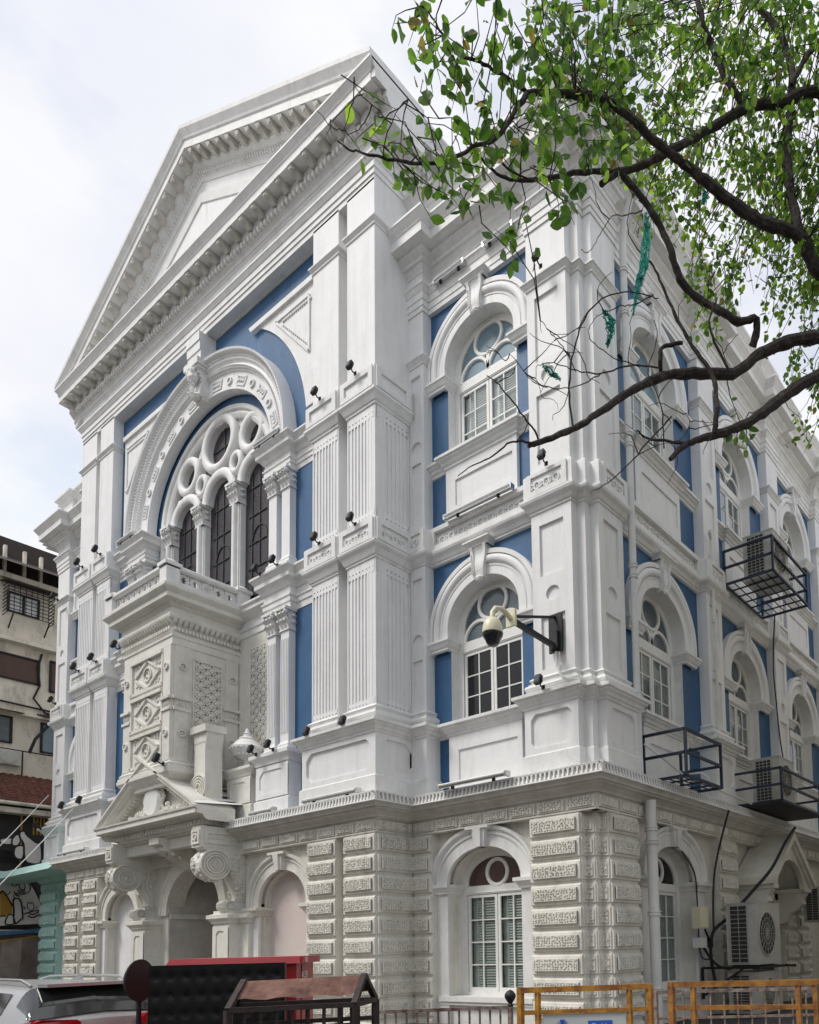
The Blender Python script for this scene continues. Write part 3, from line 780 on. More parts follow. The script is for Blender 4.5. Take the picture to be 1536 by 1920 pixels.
friezeblocks(FR,-9.0,-5.976,A2,.018,4); friezeblocks(FR,-11.6,-9.0,A2,.04,3); friezeblocks(FR,-23.2,-17.6,A2,.06,7)
friezeblocks(lambda u,d,z:(XB+d,u,z),-.714,.43,0.0,.03,1)
friezeblocks(SD,.425,23,-.42,.04,28)
friezeblocks(FL,-5.94,-.42,-.42,.08,7,mt='mint')
# ground walls with openings
def garch_wall(F,g0,g1,c,a,b,zs,d,zt=4.5,thick=.5,mt='cream',z0=-.3):
    m=MB(); m.box(F,g0,c-a,d-thick,d,z0,zt); m.box(F,c+a,g1,d-thick,d,z0,zt)
    pts=aarc(c,zs,a,b,24)
    for i in range(24):
        (x0,y0),(x1,y1)=pts[i],pts[i+1]; m.quad(F(x0,d,y0),F(x1,d,y1),F(x1,d,zt),F(x0,d,zt)); m.quad(F(x0,d,y0),F(x1,d,y1),F(x1,d-thick,y1),F(x0,d-thick,y0))
    m.build('ground_wall',mt,B)
def archivolt_g(F,c,a,b,zs,d,w=.5,zi=3.2,mt='white_trim',key=True):
    pr=[(0,d-.1),(0,d+.10),(w*.55,d+.10),(w*.56,d+.13),(w*.66,d+.14),(w*.72,d+.10),(w*.85,d+.19),(w,d+.2),(w,d-.1)]
    m=MB(); m.sweep(F,[(c-a,zi)]+aarc(c,zs,a,b,24)+[(c+a,zi)],pr); m.build('ground_archivolt',mt,B)
    for s in (-1,1):
        m=MB()
        if s<0: path=[(c-a-w-.04,d-.1),(c-a-w-.04,d+.12),(c-a,d+.12),(c-a,d-.45)]
        else: path=[(c+a,d-.45),(c+a,d+.12),(c+a+w+.04,d+.12),(c+a+w+.04,d-.1)]
        m.mould(F,path,[(0,zi-.26),(.02,zi-.25),(.03,zi-.2),(.07,zi-.14),(.12,zi-.1),(.12,zi-.02),(.0,zi)]); m.build('impost',mt,B)
        m=MB(); x0,x1=sorted((c+s*(a+.005),c+s*(a+w*.95))); m.box(F,x0,x1,d-.1,d+.08,-.3,zi-.2); m.build('ground_pilaster','white_trim' if mt!='pink' else 'pink',B)
    if key:
        m=MB(); z0,z1=zs+b-.02,zs+b+.40
        for (q,dd) in ((1,.20),(.55,.25)):
            m.add([F(c-.13*q,d,z0),F(c+.13*q,d,z0),F(c+.13*q,d+dd,z0),F(c-.13*q,d+dd,z0),F(c-.22*q,d,z1),F(c+.22*q,d,z1),F(c+.22*q,d+dd+.05,z1),F(c-.22*q,d+dd+.05,z1)],[(0,1,2,3),(4,7,6,5),(0,4,5,1),(1,5,6,2),(2,6,7,3),(3,7,4,0)])
        m.box(F,c-.36,c+.36,d,d+.3,z1,z1+.07); m.box(F,c-.30,c+.30,d,d+.24,z1-.03,z1)
        m.build('keystone',mt,B)
def ground_window(F,c,fan='glass_brown',label=None,shut='shutter_dim'):
    a=1.15; zs=3.22; b=.78; d=WG
    g=[(-5.3,-2.15),None]
    W=bpy.data.objects.new('window',None); COL.objects.link(W); W.parent=B; W.matrix_parent_inverse=B.matrix_world.inverted()
    if label: W['label']=label
    dw=-1.08; fa=.935
    m=MB(); m.box(F,c-a-.01,c+a+.01,-1.16,d-.02,-.3,.37); m.box(F,c-a-.3,c+a+.3,-1.2,d+.14,.38,.5); m.box(F,c-a-.3,c+a+.3,-1.2,d+.1,.3,.38); m.build('sill','white_trim',W)
    fr=MB(); zt,zf=2.93,3.12
    fr.box(F,c-a,c-fa-.04,dw-.06,dw+.03,.5,zs); fr.box(F,c+fa+.04,c+a,dw-.06,dw+.03,.5,zs); fr.box(F,c-a,c+a,dw-.05,dw+.02,zt,zf+.02); fr.box(F,c-a,c+a,dw-.045,dw+.035,zt+.03,zt+.045)
    fr.box(F,c-a,c+a,dw-.05,dw+.02,.48,.58)
    fr.sweep(F,[(c-fa,zf)]+aarc(c,zs,fa,.60,24)+[(c+fa,zf)],[(0,dw-.05),(0,dw+.02),(.3,dw+.02),(.3,dw-.05)])
    fr.build('window_frame','joinery',W)
    fg=MB(); ring=[(-.045,dw-.05),(-.045,dw+.015),(-.03,dw+.03),(.03,dw+.03),(.045,dw+.015),(.045,dw-.05)]
    fg.sweep(F,circ(c,zf+.32,.32,.31,26),ring,closed=True); fg.build('fanlight_tracery','joinery',W)
    g=MB(); g.prism(F,[(c-fa-.02,zf)]+aarc(c,zs,fa+.02,.62,20)+[(c+fa+.02,zf)],dw-.04,dw-.03); g.build('fanlight_glass',fan,W)
    k=MB(); k.box(F,c-a-.1,c+a+.1,dw-.9,dw-.85,.3,4.2); k.build('room_dark_sheet','black',W)  # black backing sheet stands in for the room's shade
    casement(F,c-fa-.02,c-.012,.58,zt-.01,dw,4,W,'pane',shut); casement(F,c+.012,c+fa+.02,.58,zt-.01,dw,4,W,'pane',shut)
    archivolt_g(F,c,a,b,zs,WG,w=.50,zi=3.20)
garch_wall(FR,-5.4,-2.1,-3.77,1.15,.78,3.22,WG); ground_window(FR,-3.77,label='ground floor window with brown glass roundel in its fanlight')
garch_wall(FL,-5.9,-.42,-3.77,1.15,.78,3.22,WG,mt='mint'); ground_window(FL,-3.77)
pier(FL,[(FL,-2.18,A-.05,A,.07)],mt='mint')
pier(FL,[(FL,-5.95,-5.28,A,.07)],mt='mint')
c1=(2.0+6.0)/2
garch_wall(SD,1.95,6.3,c1,1.15,.78,3.22,WG); ground_window(SD,c1,'glass_dark',label='ground floor side window behind the drainpipe with grey shutters')
pier(SD,[(SD,6.2,7.35,A,.04)])
# blind arches on the bay
for c,mt in ((-9.95,'pink'),(-19.25,'white_trim')):
    garch_wall(FR,c-1.9,c+1.7,c,1.08,.86,3.0,.52,mt='cream'); archivolt_g(FR,c,1.08,.86,3.0,.52,w=.44,zi=2.92,mt='cream2')
    m=MB(); m.box(FR,c-1.3,c+1.3,.0,.22,-.3,4.2); o=m.build('blind_arch_panel','pink' if mt=='pink' else 'white',B)
# door recess
cD=-14.6
garch_wall(FR,-17.4,-11.8,cD,1.55,1.35,2.95,.52,mt='cream'); 
m=MB(); m.sweep(FR,[(cD-1.55,2.9)]+aarc(cD,2.95,1.55,1.35,28)+[(cD+1.55,2.9)],[(0,.4),(0,.60),(.3,.60),(.32,.64),(.42,.64),(.45,.4)]); m.build('door_archivolt','cream2',B)
m=MB(); m.box(FR,-17.7,-11.5,.1,.70,4.44,5.22); m.build('porch_lintel','cream2',B)
m=MB(); m.box(FR,-17.4,-11.8,-2.2,-2.0,-.3,4.5); m.box(FR,cD-1.62,cD-1.52,-2.0,.5,-.3,4.3); m.box(FR,cD+1.52,cD+1.62,-2.0,.5,-.3,4.3); m.build('porch_back_wall','soffit',B)
m=MB(); m.box(FR,cD-1.0,cD+.0,-1.99,-1.9,-.2,2.6); m.box(FR,cD-1.1,cD+1.1,-2.0,-1.93,2.6,2.7); dd=m.build('door','cream',B)
m=MB(); m.box(FR,cD+.02,cD+1.0,-1.99,-1.95,-.2,2.6); m.prism(FR,[(cD-1.0,2.72)]+aarc(cD,2.72,1.0,.8,16)+[(cD+1.0,2.72)],-1.99,-1.94); m.build('doorway_dark_sheet','black',B)  # black sheets painted as the shade inside the open doorway
m=MB(); m.mould(FR,[(cD-1.52,-1.95),(cD-1.52,.5)],[(0,2.8),(.05,2.84),(.08,2.92),(0,2.95)]); m.build('impost','cream2',B)
# side: rest of ground floor; door with gabled canopy
m=MB(); m.box(SD,7.3,23,-1.1,WG,-.3,4.5); m.build('ground_wall','cream',B)
for y in (10.9,12.2,15.6): pier(SD,[(SD,y,y+1.1,A,.07)])
cd=9.35
CP=bpy.data.objects.new('side_canopy',None); COL.objects.link(CP); CP.parent=B; CP.matrix_parent_inverse=B.matrix_world.inverted()
m=MB()
poly=[(cd-1.55,3.1),(cd-1.2,3.1)]+aarc(cd,3.0,1.15,1.0,18)[1:-1]+[(cd+1.2,3.1),(cd+1.55,3.1),(cd+1.55,3.35),(cd,4.62),(cd-1.55,3.35)]
n=len(poly)
m.prism(SD,poly,.30,.45); m.build('gable_front','cream2',CP)
m=MB()
for s in (-1,1):
    m.prism(SD,[(cd,4.80),(cd+s*1.75,3.42),(cd+s*1.75,3.22),(cd,4.6)],-.6,.62)
    m.prism(SD,[(cd,4.60),(cd+s*1.65,3.26),(cd+s*1.6,3.18),(cd,4.5)],-.6,.54)
m.build('gable_roof','cream2',CP)
m=MB()
for s in (-1,1):
    u=cd+s*1.4
    m.prismu(SD,[(-.6,3.2),(.42,3.2),(.42,3.05),(.3,2.9),(.34,2.75),(.15,2.6),(-.1,2.45),(-.2,2.2),(-.6,2.1)],u-.16,u+.16)
    m.box(SD,u-.22,u+.22,-.6,.5,3.1,3.22)
m.build('canopy_bracket','cream2',CP)
m=MB(); m.box(SD,cd-1.0,cd+1.0,-.65,-.58,-.2,2.9); m.build('side_door','black',B)
m=MB(); m.box(SD,cd-1.3,cd-1.0,-.66,-.45,-.2,3.1); m.box(SD,cd+1.0,cd+1.3,-.66,-.45,-.2,3.1); m.box(SD,cd-1.3,cd+1.3,-.66,-.45,2.9,3.1); m.build('door_surround','cream2',B)
# drainpipe at the corner, and thinner pipe
m=MB(); px_,py_=-.36,2.12
def clampz(m,x,y,z,r): m.lathe((x,y,z),[(r*1.02,-.05),(r*1.28,-.05),(r*1.28,-.025),(r*1.1,-.02),(r*1.1,.02),(r*1.28,.025),(r*1.28,.05),(r*1.02,.05)],14)
m.tube([(px_,py_,5.25),(px_,py_,12),(px_,py_,18.2)],.085,12)
for z in (7.3,10.1,10.35,13.3,13.55,16.6,17.7): clampz(m,px_,py_,z,.085)
m.tube([(px_,py_,18.2),(px_+.02,py_,18.7),(px_+.3,py_-.1,19.3)],.085,10)
m.tube([(-.18,2.25,-.15),(-.18,2.25,4.85)],.125,14)
for z in (.6,2.3,4.2,3.9): clampz(m,-.18,2.25,z,.125)
m.build('drainpipe','pipe',B,smooth=True)
m=MB(); m.tube([(-.42,6.6,13.0),(-.42,6.62,10.4),(-.40,6.62,9.9),(-.42,6.58,7.2)],.045,8)
m.tube([(-.3,6.3,13.05),(-.38,6.45,13.1),(-.42,6.6,13.0)],.045,8)
for z in (8.2,9.2,10.6,11.8): clampz(m,-.42,6.6,z,.045)
m.build('drainpipe','pipe',B,smooth=True)

# ================================================================== THE PROJECTING CENTRE BAY
cD=-14.6
bx=[(-23.15,-21.93),(-21.62,-20.55),(-8.6,-7.5),(-7.14,-6.05)]
def fluted_shaft(m,F,u0,u1,z0,z1,d,n,side=None):
    """flat face with n sunk flutes (arched heads) and a row of drilled dots above and below"""
    m.box(F,u0,u1,d-.35,d-.03,z0,z1)
    s=(u1-u0-.06)/n; a=u0+.03
    zt=z1-.36; zb=z0+.30
    # ribs between flutes
    m.box(F,u0,a+.012,d-.03,d,z0,z1); m.box(F,u1-.042,u1,d-.03,d,z0,z1)
    for k in range(1,n): 
        x=a+k*s; m.box(F,x-s*.20,x+s*.20,d-.03,d,zb,zt)
    # heads: plate with arched notches
    for (zz0,zz1,flip) in ((zt,z1,1),(z0,zb,-1)):
        q=z1 if flip>0 else z0
        for k in range(n):
            x=a+(k+.5)*s; r=s*.30
            ee=zt if flip>0 else zb
            pts=[]
            for i in range(7):
                t=math.pi*i/6; pts.append((x-r*math.cos(t),ee+flip*r*.9*math.sin(t)))
            poly=[(x-s*.5,ee)]+pts+[(x+s*.5,ee),(x+s*.5,ee+flip*.07),(x-s*.5,ee+flip*.07)]
            n_=len(poly); vs=[F(p,d,z) for p,z in poly]; 
            # quads strip from notch to the top edge
            for i in range(6):
                (x0,y0),(x1,y1)=pts[i],pts[i+1]; m.quad(F(x0,d,y0),F(x1,d,y1),F(x1,d,ee+flip*.07),F(x0,d,ee+flip*.07)); m.quad(F(x0,d,y0),F(x1,d,y1),F(x1,d-.03,y1),F(x0,d-.03,y0))
            m.quad(F(x-s*.5,d,ee),F(x-r,d,ee),F(x-r,d,ee+flip*.07),F(x-s*.5,d,ee+flip*.07)); m.quad(F(x+s*.5,d,ee),F(x+r,d,ee),F(x+r,d,ee+flip*.07),F(x+s*.5,d,ee+flip*.07))
            # dotted row : plate with a hole
            h0,h1=ee+flip*.07,q; zc=ee+flip*.14; rr=s*.22
            A_=[(x+rr*math.cos(2*math.pi*i/8),zc+rr*.9*math.sin(2*math.pi*i/8)) for i in range(8)]
            O=[]
            lo,hi=min(h0,ee+flip*.21),max(h0,ee+flip*.21)
            for i in range(8):
                cx,cy=math.cos(2*math.pi*i/8),math.sin(2*math.pi*i/8); kk=1/max(abs(cx),abs(cy)); O.append((x+s*.5*cx*kk,zc+(hi-lo)/2*cy*kk))
            vs=[F(p,d,z) for p,z in O]+[F(p,d,z) for p,z in A_]+[F(p,d-.03,z) for p,z in A_]
            m.add(vs,[(i,(i+1)%8,8+(i+1)%8,8+i) for i in range(8)]+[(8+i,8+(i+1)%8,16+(i+1)%8,16+i) for i in range(8)])
        e1=(zt if flip>0 else zb)+flip*.21
        m.quad(F(a,d,e1),F(u1-.03,d,e1),F(u1-.03,d,q),F(a,d,q))
SHAFT=((7.50,11.32),(12.28,15.34))
for (a,b) in bx:
    big=b<-9
    n=8
    for (z0,z1) in SHAFT:
        m=MB(); fluted_shaft(m,FR,a,b-(.006 if (a,b) in (bx[1],bx[3]) else 0),z0,z1,.64,n)
        # returns
        if (a,b)==bx[3]:
            G=lambda u,d,z:(-6.05+d,u,z); fluted_shaft(m,G,-.633,.48,z0,z1,0,8)
        elif (a,b)==bx[1]:
            G=lambda u,d,z:(-20.55+d,u,z); fluted_shaft(m,G,-.633,-.3,z0,z1,0,3)
        else: m.box(FR,b-.3,b-.002,.3,.62,z0,z1)
        m.build('fluted_pilaster','white',B,recalc=False)
    m=MB(); m.box(FR,a,b-(.006 if b>-6.1 else 0),.0,.64,16.25,21.5); m.build('upper_pilaster','white',B)
# bay side wall above
m=MB(); m.box(ID,-6.6,-6.047,-.637,.9,16.25,21.5); m.box(ID,-6.6,-6.085,-.6,.9,5.2,16.3); m.box(ID,-23.15,-22.6,-.6,2.6,5.2,21.5); m.build('bay_side_wall','white',B)
for (a,b) in (bx[0],bx[2]):   # shadow gap between twin pilasters
    m=MB(); m.box(FR,b,b+.36,.0,.30,5.2,21.5); m.build('pilaster_gap','white',B)
# mouldings of the bay, following the twin pilasters
def bay_segs(zside=-.5):
    return [[(-23.15,-2.0),(-23.15,.64),(-21.93,.64),(-21.93,.3),(-21.62,.3),(-21.62,.64),(-20.55,.64),(-20.55,.28)],
            [(-8.6,.28),(-8.6,.64),(-7.5,.64),(-7.5,.3),(-7.14,.3),(-7.14,.64),(-6.05,.64),(-6.05,-.5)]]
U_STR=[(0,15.32),(.03,15.33),(.03,15.38),(.06,15.40),(.12,15.52),(.17,15.58),(.17,15.64),(.12,15.66)]
U_BAND=[(.12,15.65),(.12,16.24),(.10,16.27),(0,16.28)]
L_STR=[(0,11.30),(.03,11.32),(.03,11.36),(.06,11.38),(.12,11.52),(.18,11.58),(.20,11.62),(.20,11.66),(.14,11.68)]
L_BAND=[(.14,11.67),(.14,12.25),(.12,12.28),(0,12.29)]
U_STRIP=[(0,20.18),(.03,20.20),(.03,20.25),(.08,20.31),(.10,20.33),(.10,20.37),(0,20.38)]
for nm,pr in (('string_course',L_STR),('band_course',L_BAND),('string_course',U_STR),('band_course',U_BAND),('upper_string',U_STRIP),('pilaster_base',BASE_M)):
    for s in bay_segs():
        m=MB(); m.mould(FR,s,pr,back=-.1); m.build(nm,'white' if 'band' in nm else 'white_trim',B)
# pedestals of the bay: one long pedestal under each pair
for s in ([(-23.15,-2.0),(-23.15,.64),(-20.55,.64),(-20.55,.28)],[(-8.6,.28),(-8.6,.64),(-6.05,.64),(-6.05,-.5)]):
    e=shiftpath(s,.17)
    m=MB(); m.mould(FR,e,[(.05,5.28),(.05,5.79),(0,5.83)]); m.build('pedestal_base','white_trim',B)
    m=MB(); m.mould(FR,s,[(a+.17,z) for a,z in PED_CORN],back=0); m.build('pedestal_cornice','white_trim',B)
    m=MB()
    for i in range(len(e)-1):
        (a0,b0),(a1,b1)=e[i],e[i+1]; L=math.hypot(a1-a0,b1-b0); ux,uy=(a1-a0)/L,(b1-b0)/L; nx,ny=-uy,ux
        G=lambda u,d,z,a0=a0,b0=b0,ux=ux,uy=uy,nx=nx,ny=ny: FR(a0+ux*u+nx*d,b0+uy*u+ny*d,z)
        if L>.8: q=octpanel(G,0,L,5.83,6.86,0,e=.2); m.add(q.v,q.f)
        else: m.quad(G(0,0,5.83),G(L,0,5.83),G(L,0,6.86),G(0,0,6.86))
    m.build('pedestal','white',B,recalc=False)
def inset(F,a,b,d,z0,z1,carve):
    m=MB(); t=.05; w=b-a
    framed(m,F,a,b,z0,z1,d+t,a+.15,b-.15,z0+.12,z1-.14,t=t)
    if carve: guilloche(m,F,a+.17,b-.17,z0+.11,z1-.24,d,step=.27)
    m.build('carved_panel','white_trim',B)
for (a,b) in bx:
    inset(FR,a-.10,b+.10,.64+.14,11.69,12.24,True); inset(FR,a-.08,b+.08,.64+.12,15.67,16.22,False)
G=lambda u,d,z:(-6.05+d,u,z)
inset(G,-.74,.40,.14,11.69,12.24,True); inset(G,-.72,.40,.12,15.67,16.22,False)
# blue recess wall
m=MB()
m.box(FR,-20.6,-18.45,.0,.30,5.2,21.45); m.box(FR,-10.75,-8.55,.0,.30,5.2,21.45)
pts=aarc(cD,16.3,3.85,3.25,36)
for i in range(36):
    (x0,y0),(x1,y1)=pts[i],pts[i+1]; m.quad(FR(x0,.30,y0),FR(x1,.30,y1),FR(x1,.30,21.45),FR(x0,.30,21.45))
m.build('blue_wall','blue',B)
# entablature and pediment of the bay -------------------------------
BE=[(-23.15,-4.0),(-23.15,.64),(-6.05,.64),(-6.05,-9)]
m=MB(); m.mould(FR,BE,[(-.35,21.44),(.0,21.44),(.0,21.60),(.03,21.60),(.03,21.74),(.06,21.75),(.06,21.92),(.08,21.93),(.14,22.03),(.16,22.05),(.16,22.11),(.02,22.13),(.02,22.50),(.06,22.53),(.06,22.60)],back=-1.0); m.build('bay_architrave','white_trim',B)
m=MB(); m.box(FR,-23.1,-6.1,.05,.32,21.40,21.46); m.build('bay_architrave_soffit','soffit',B)
m=MB(); m.mould(FR,BE,[(.06,22.58),(.06,22.62),(.10,22.70),(.16,22.74),(.16,22.88),(.22,22.93),(.24,22.97),(.24,23.14),(.62,23.15),(.62,23.36),(.64,23.38),(.66,23.42),(.72,23.50),(.75,23.54),(.77,23.56),(.77,23.62),(.0,23.64)],back=-1.0); m.build('bay_cornice','white_trim',B)
def rows_along(m,F,u0,u1,step,fn):
    n=max(1,int((u1-u0)/step)); s=(u1-u0)/n
    for i in range(n): fn(m,F,u0+(i+.5)*s)
def dentil(m,F,u,z=22.755,h=.14,d0=.64+.14,d1=.64+.27,w=.045): m.box(F,u-w,u+w,d0,d1,z,z+h)
def modillion(m,F,u,z=22.98,d0=.66,w=.085,ln=.40):
    m.prismu(F,[(d0+.2,z+.16),(d0+.2,z-.02),(d0+.30,z-.06),(d0+.42,z+.02),(d0+.5,z+.07),(d0+.56,z+.04),(d0+.6,z+.09),(d0+.58,z+.16)],u-w,u+w)
    m.box(F,u-w-.02,u+w+.02,d0+.2,d0+.62,z+.13,z+.165)
    m.blob(F,u,d0+.56,z+.06,w*1.05,.06,.06,5,3)
m=MB(); rows_along(m,FR,-23.3,-5.9,.175,dentil); 
G=lambda u,d,z:(-6.69+d,u,z)
rows_along(m,G,-.64,3,.155,dentil); m.build1('dentil_moulding','white_trim',B)
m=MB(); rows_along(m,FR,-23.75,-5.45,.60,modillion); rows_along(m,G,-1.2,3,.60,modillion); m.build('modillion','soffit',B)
# raking cornices
AP=(cD,28.25-.0); EU=9.32; 
zc=lambda u,base: base-(abs(u-cD))/EU*(AP[1]-23.80)
slope=(AP[1]-23.80)/EU; th=math.atan(slope)
RK=[(.64+.0,-1.32),(.66,-1.18),(.70,-1.12),(.70,-1.02),(.80,-.92),(.84,-.86),(.88,-.82),(.88,-.66),(.64+.60,-.64),(.64+.60,-.40),(.64+.64,-.36),(.64+.66,-.30),(.64+.72,-.2),(.64+.77,-.12),(.64+.78,-.0),(.5,.02)]
for s in (-1,1):
    m=MB(); 
    L=EU
    vs=[]
    pr=RK+[(-.4,.0),(-.4,-1.32)]
    for (u) in (cD, cD+s*(L)):
        for d,dz in pr:
            vs.append(FR(u,d,zc(u,AP[1])+dz))
    k=len(pr)
    # clip the foot against the horizontal cornice by stopping where the profile bottom meets it
    m.add(vs,[(i,(i+1)%k,k+(i+1)%k,k+i) for i in range(k)]+[tuple(range(k)),tuple(range(2*k-1,k-1,-1))])
    m.build('raking_cornice','white_trim',B)
    m=MB(); n=17
    for i in range(n):
        t=(i+.5)/n; u=cD+s*L*t; z=zc(u,AP[1])-.82
        if z<23.62+.0: continue
        zz=z
        # sheared modillion blocks
        w=.10
        P=[(.86,.16),(.86,-.04),(.96,-.08),(1.08,.0),(1.16,.05),(1.2,.07),(1.22,.16)]
        vs=[FR(u+e*w,d,zz+dz-e*s*w*slope) for e in (-1,1) for d,dz in P]; k=len(P)
        m.add(vs,[tuple(range(k)),tuple(range(2*k-1,k-1,-1))]+[(i2,(i2+1)%k,k+(i2+1)%k,k+i2) for i2 in range(k)])
        m.blob(FR,u,1.16,zz+.05,.09,.06,.07,5,3)
    m.build('modillion','soffit',B)
    m=MB(); n=70
    for i in range(n):
        t=(i+.5)/n; u=cD+s*L*t; z=zc(u,AP[1])-1.12
        if z<23.60: continue
        w=.04; vs=[FR(u+e*w,d,z+dz-e*s*w*slope) for e in (-1,1) for d,dz in ((.7,0),(.76,0),(.76,.1),(.7,.1))]
        m.add(vs,[(0,1,2,3),(7,6,5,4),(0,4,5,1),(1,5,6,2),(2,6,7,3),(3,7,4,0)])
    m.build1('dentil_moulding','white_trim',B)
# tympanum with a sunk triangular panel
m=MB(); m.prism(FR,[(cD-8.8,23.55),(cD+8.8,23.55),(cD,27.6)],.3,.62); m.build('tympanum','white',B)
m=MB()
o=[(cD-6.0,23.64),(cD+6.0,23.64),(cD,26.50)]; i_=[(cD-5.2,23.7),(cD+5.2,23.7),(cD,26.20)]
for (A_,B_,d0) in ((o,i_,.60),):
    for k in (1,2):
        a0,a1=A_[k],A_[(k+1)%3]; b0,b1=B_[k],B_[(k+1)%3]
        m.add([FR(a0[0],d0,a0[1]),FR(a1[0],d0,a1[1]),FR(b1[0],d0,b1[1]),FR(b0[0],d0,b0[1]),FR(a0[0],.69,a0[1]),FR(a1[0],.69,a1[1]),FR(b1[0],.66,b1[1]),FR(b0[0],.66,b0[1])],[(4,5,6,7),(0,4,5,1),(2,3,7,6),(0,1,2,3)])
m.build('tympanum_moulding','white_trim',B)
# roof behind the pediment
m=MB(); m.prism(FR,[(cD-9.0,23.7),(cD+9.0,23.7),(cD,28.1)],-14,.3); m.build('roof','roof',B)
m=MB(); m.box(ID,-23.0,-6.3,1.4,14,5.2,23.6); m.build('rear_wall','white',B)
m=MB(); m.box(ID,-22.9,-6.4,-.0,1.4,21.5,23.6); m.build('rear_wall','white',B)
# little box behind the bay shoulder
# ---- spandrel panels
for s in (-1,1):
    f=lambda u: cD+s*(u-cD)
    pts=arc(cD,16.35,5.32,4.95,6,58,16)     # right side, from low to high
    P=[(cD+s*(x-cD),z) for x,z in pts]
    out=[(cD+s*(-8.62-cD),16.3+.5),(cD+s*(-8.62-cD),20.95)]
    m=MB(); poly=[(f(-8.95),16.87)]+P+[(f(-8.95),20.60)]
    m.prism(FR,poly,.25,.36)
    poly2=[(f(-8.95),20.46),(f(-12.0),20.46-.0),(f(-12.1),20.62),(f(-8.95),20.62)]
    m.prism(FR,poly2,.25,.44)
    t0=[(f(-9.15),20.15),(f(-10.75),20.15),(f(-9.15),18.45)]
    for k in range(3):
        a,b=t0[k],t0[(k+1)%3]; m.bar(FR(a[0],.37,a[1]),FR(b[0],.37,b[1]),.07,.07)
    for k in range(14):
        u=-9.1-1.4*k/14; m.blob(FR,f(u),.38,20.02,.05,.03,.06,5,3)
        u2,z2=-9.15-1.35*(k/14),18.62+1.35*(k/14); m.blob(FR,f(u2),.38,z2,.035,.02,.035,5,3)
    m.build('spandrel_panel','white_trim',B)
# ---- great archivolt
rin,zr=3.72,16.28
def egrow(m,F,a,b,zs,n,d,ru,rz,t0=4,t1=176):
    for i in range(n):
        t=R_(t0+(t1-t0)*(i+.5)/n); m.blob(F,cD+a*math.cos(t),d,zs+b*math.sin(t),ru,.05,rz,5,3)
pr=[(0,.1),(0,.42),(.50,.42),(.52,.46),(.56,.46),(.58,.52),(.66,.54),(.72,.50),(.78,.54),(.80,.58),(.86,.60),(.92,.56),(.95,.64),(1.0,.72),(1.06,.74),(1.06,.25)]
m=MB(); m.sweep(FR,[(cD-rin,16.12)]+aarc(cD,zr,rin,3.15,48)+[(cD+rin,16.12)],pr); m.build('great_archivolt','white',B,smooth=True)
m=MB(); egrow(m,FR,rin+.89,3.15+.89,zr,110,.60,.045,.045); egrow(m,FR,rin+.62,3.15+.62,zr,130,.55,.025,.025)
# panels and roundels alternate on the flat face
for i in range(15):
    t=R_(9+162*(i+.5)/15); r0,r1=rin+.25,3.15+.25
    if i in (7,): continue
    if i%2==0:
        for q in (-1,0,1):
            tt=t+q*.035; cx,cz=cD+r0*math.cos(tt),zr+r1*math.sin(tt)
            m.blob(FR,cx,.43,cz,.075,.045,.075,6,3)
        c0=[(cD+(r0+e)*math.cos(t+f_),zr+(r1+e)*math.sin(t+f_)) for e,f_ in ((-.13,-.065),(.13,-.065),(.13,.065),(-.13,.065))]
        for k in range(4): m.bar(FR(c0[k][0],.43,c0[k][1]),FR(c0[(k+1)%4][0],.43,c0[(k+1)%4][1]),.03,.05)
    else:
        cx,cz=cD+r0*math.cos(t),zr+r1*math.sin(t); m.sweep(FR,circ(cx,cz,.12,.11,14),[(-.03,.42),(-.03,.47),(.02,.47),(.02,.42)],closed=True)
m.build('archivolt_carving_pattern','white_trim',B)
# keystone with carved console
m=MB()
for i in range(10):
    t=i/10; z=19.30+.98*t; w=.20+.09*t; dd=.62+.18*t+.05*math.sin(t*9)
    m.box(FR,cD-w,cD+w,.4,dd,z,z+.1)
m.blob(FR,cD,.82,20.02,.22,.18,.2,8,5); m.blob(FR,cD-.12,.9,20.14,.11,.1,.11); m.blob(FR,cD+.12,.9,20.14,.11,.1,.11); m.blob(FR,cD,.72,19.42,.24,.16,.10)
for k in range(10): m.blob(FR,cD+random.uniform(-.2,.2),.74+random.uniform(0,.15),19.5+k*.06,.07,.06,.07,5,3)
m.box(FR,cD-.42,cD+.42,.3,.92,20.3,20.5); m.box(FR,cD-.36,cD+.36,.3,.86,20.22,20.3)
for k in range(3): m.box(FR,cD-.40+.0*k,cD+.40,.3,.80+.03*k,20.5+k*.3,20.8+k*.3) if k<3 else None
m.build('great_keystone','white_trim',B)
# blue intrados wall and tracery window -------------------------------
m=MB(); pts=aarc(cD,16.3,3.85,3.28,36); q=aarc(cD,16.3,3.40,2.92,36)
for i in range(36): m.quad(FR(pts[i][0],.06,pts[i][1]),FR(pts[i+1][0],.06,pts[i+1][1]),FR(q[i+1][0],.06,q[i+1][1]),FR(q[i][0],.06,q[i][1]))
m.box(FR,cD-3.9,cD-3.40,-.1,.06,11.9,16.3); m.box(FR,cD+3.40,cD+3.9,-.1,.06,11.9,16.3); m.build('blue_wall','blue',B)
TW=bpy.data.objects.new('rose_window',None); COL.objects.link(TW); TW.parent=B; TW.matrix_parent_inverse=B.matrix_world.inverted(); TW['label']='large traceried rose window of dark leaded glass'
tcx=cD+.14
m=MB(); g=[(cD-3.35,12.0)]+aarc(cD,16.3,3.35,2.86,40)+[(cD+3.35,12.0)]
m.prism(FR,g,-.24,-.20); m.build('leaded_glass','leaded',TW)
m=MB()   # outer frame ring and plate with the lights cut out is approximated by solid ribs
fpr=[(-.34,-.35),(-.34,.0),(-.28,.05),(-.2,.07),(-.12,.02),(-.08,.10),(.04,.12),(.07,.06),(.07,-.35)]
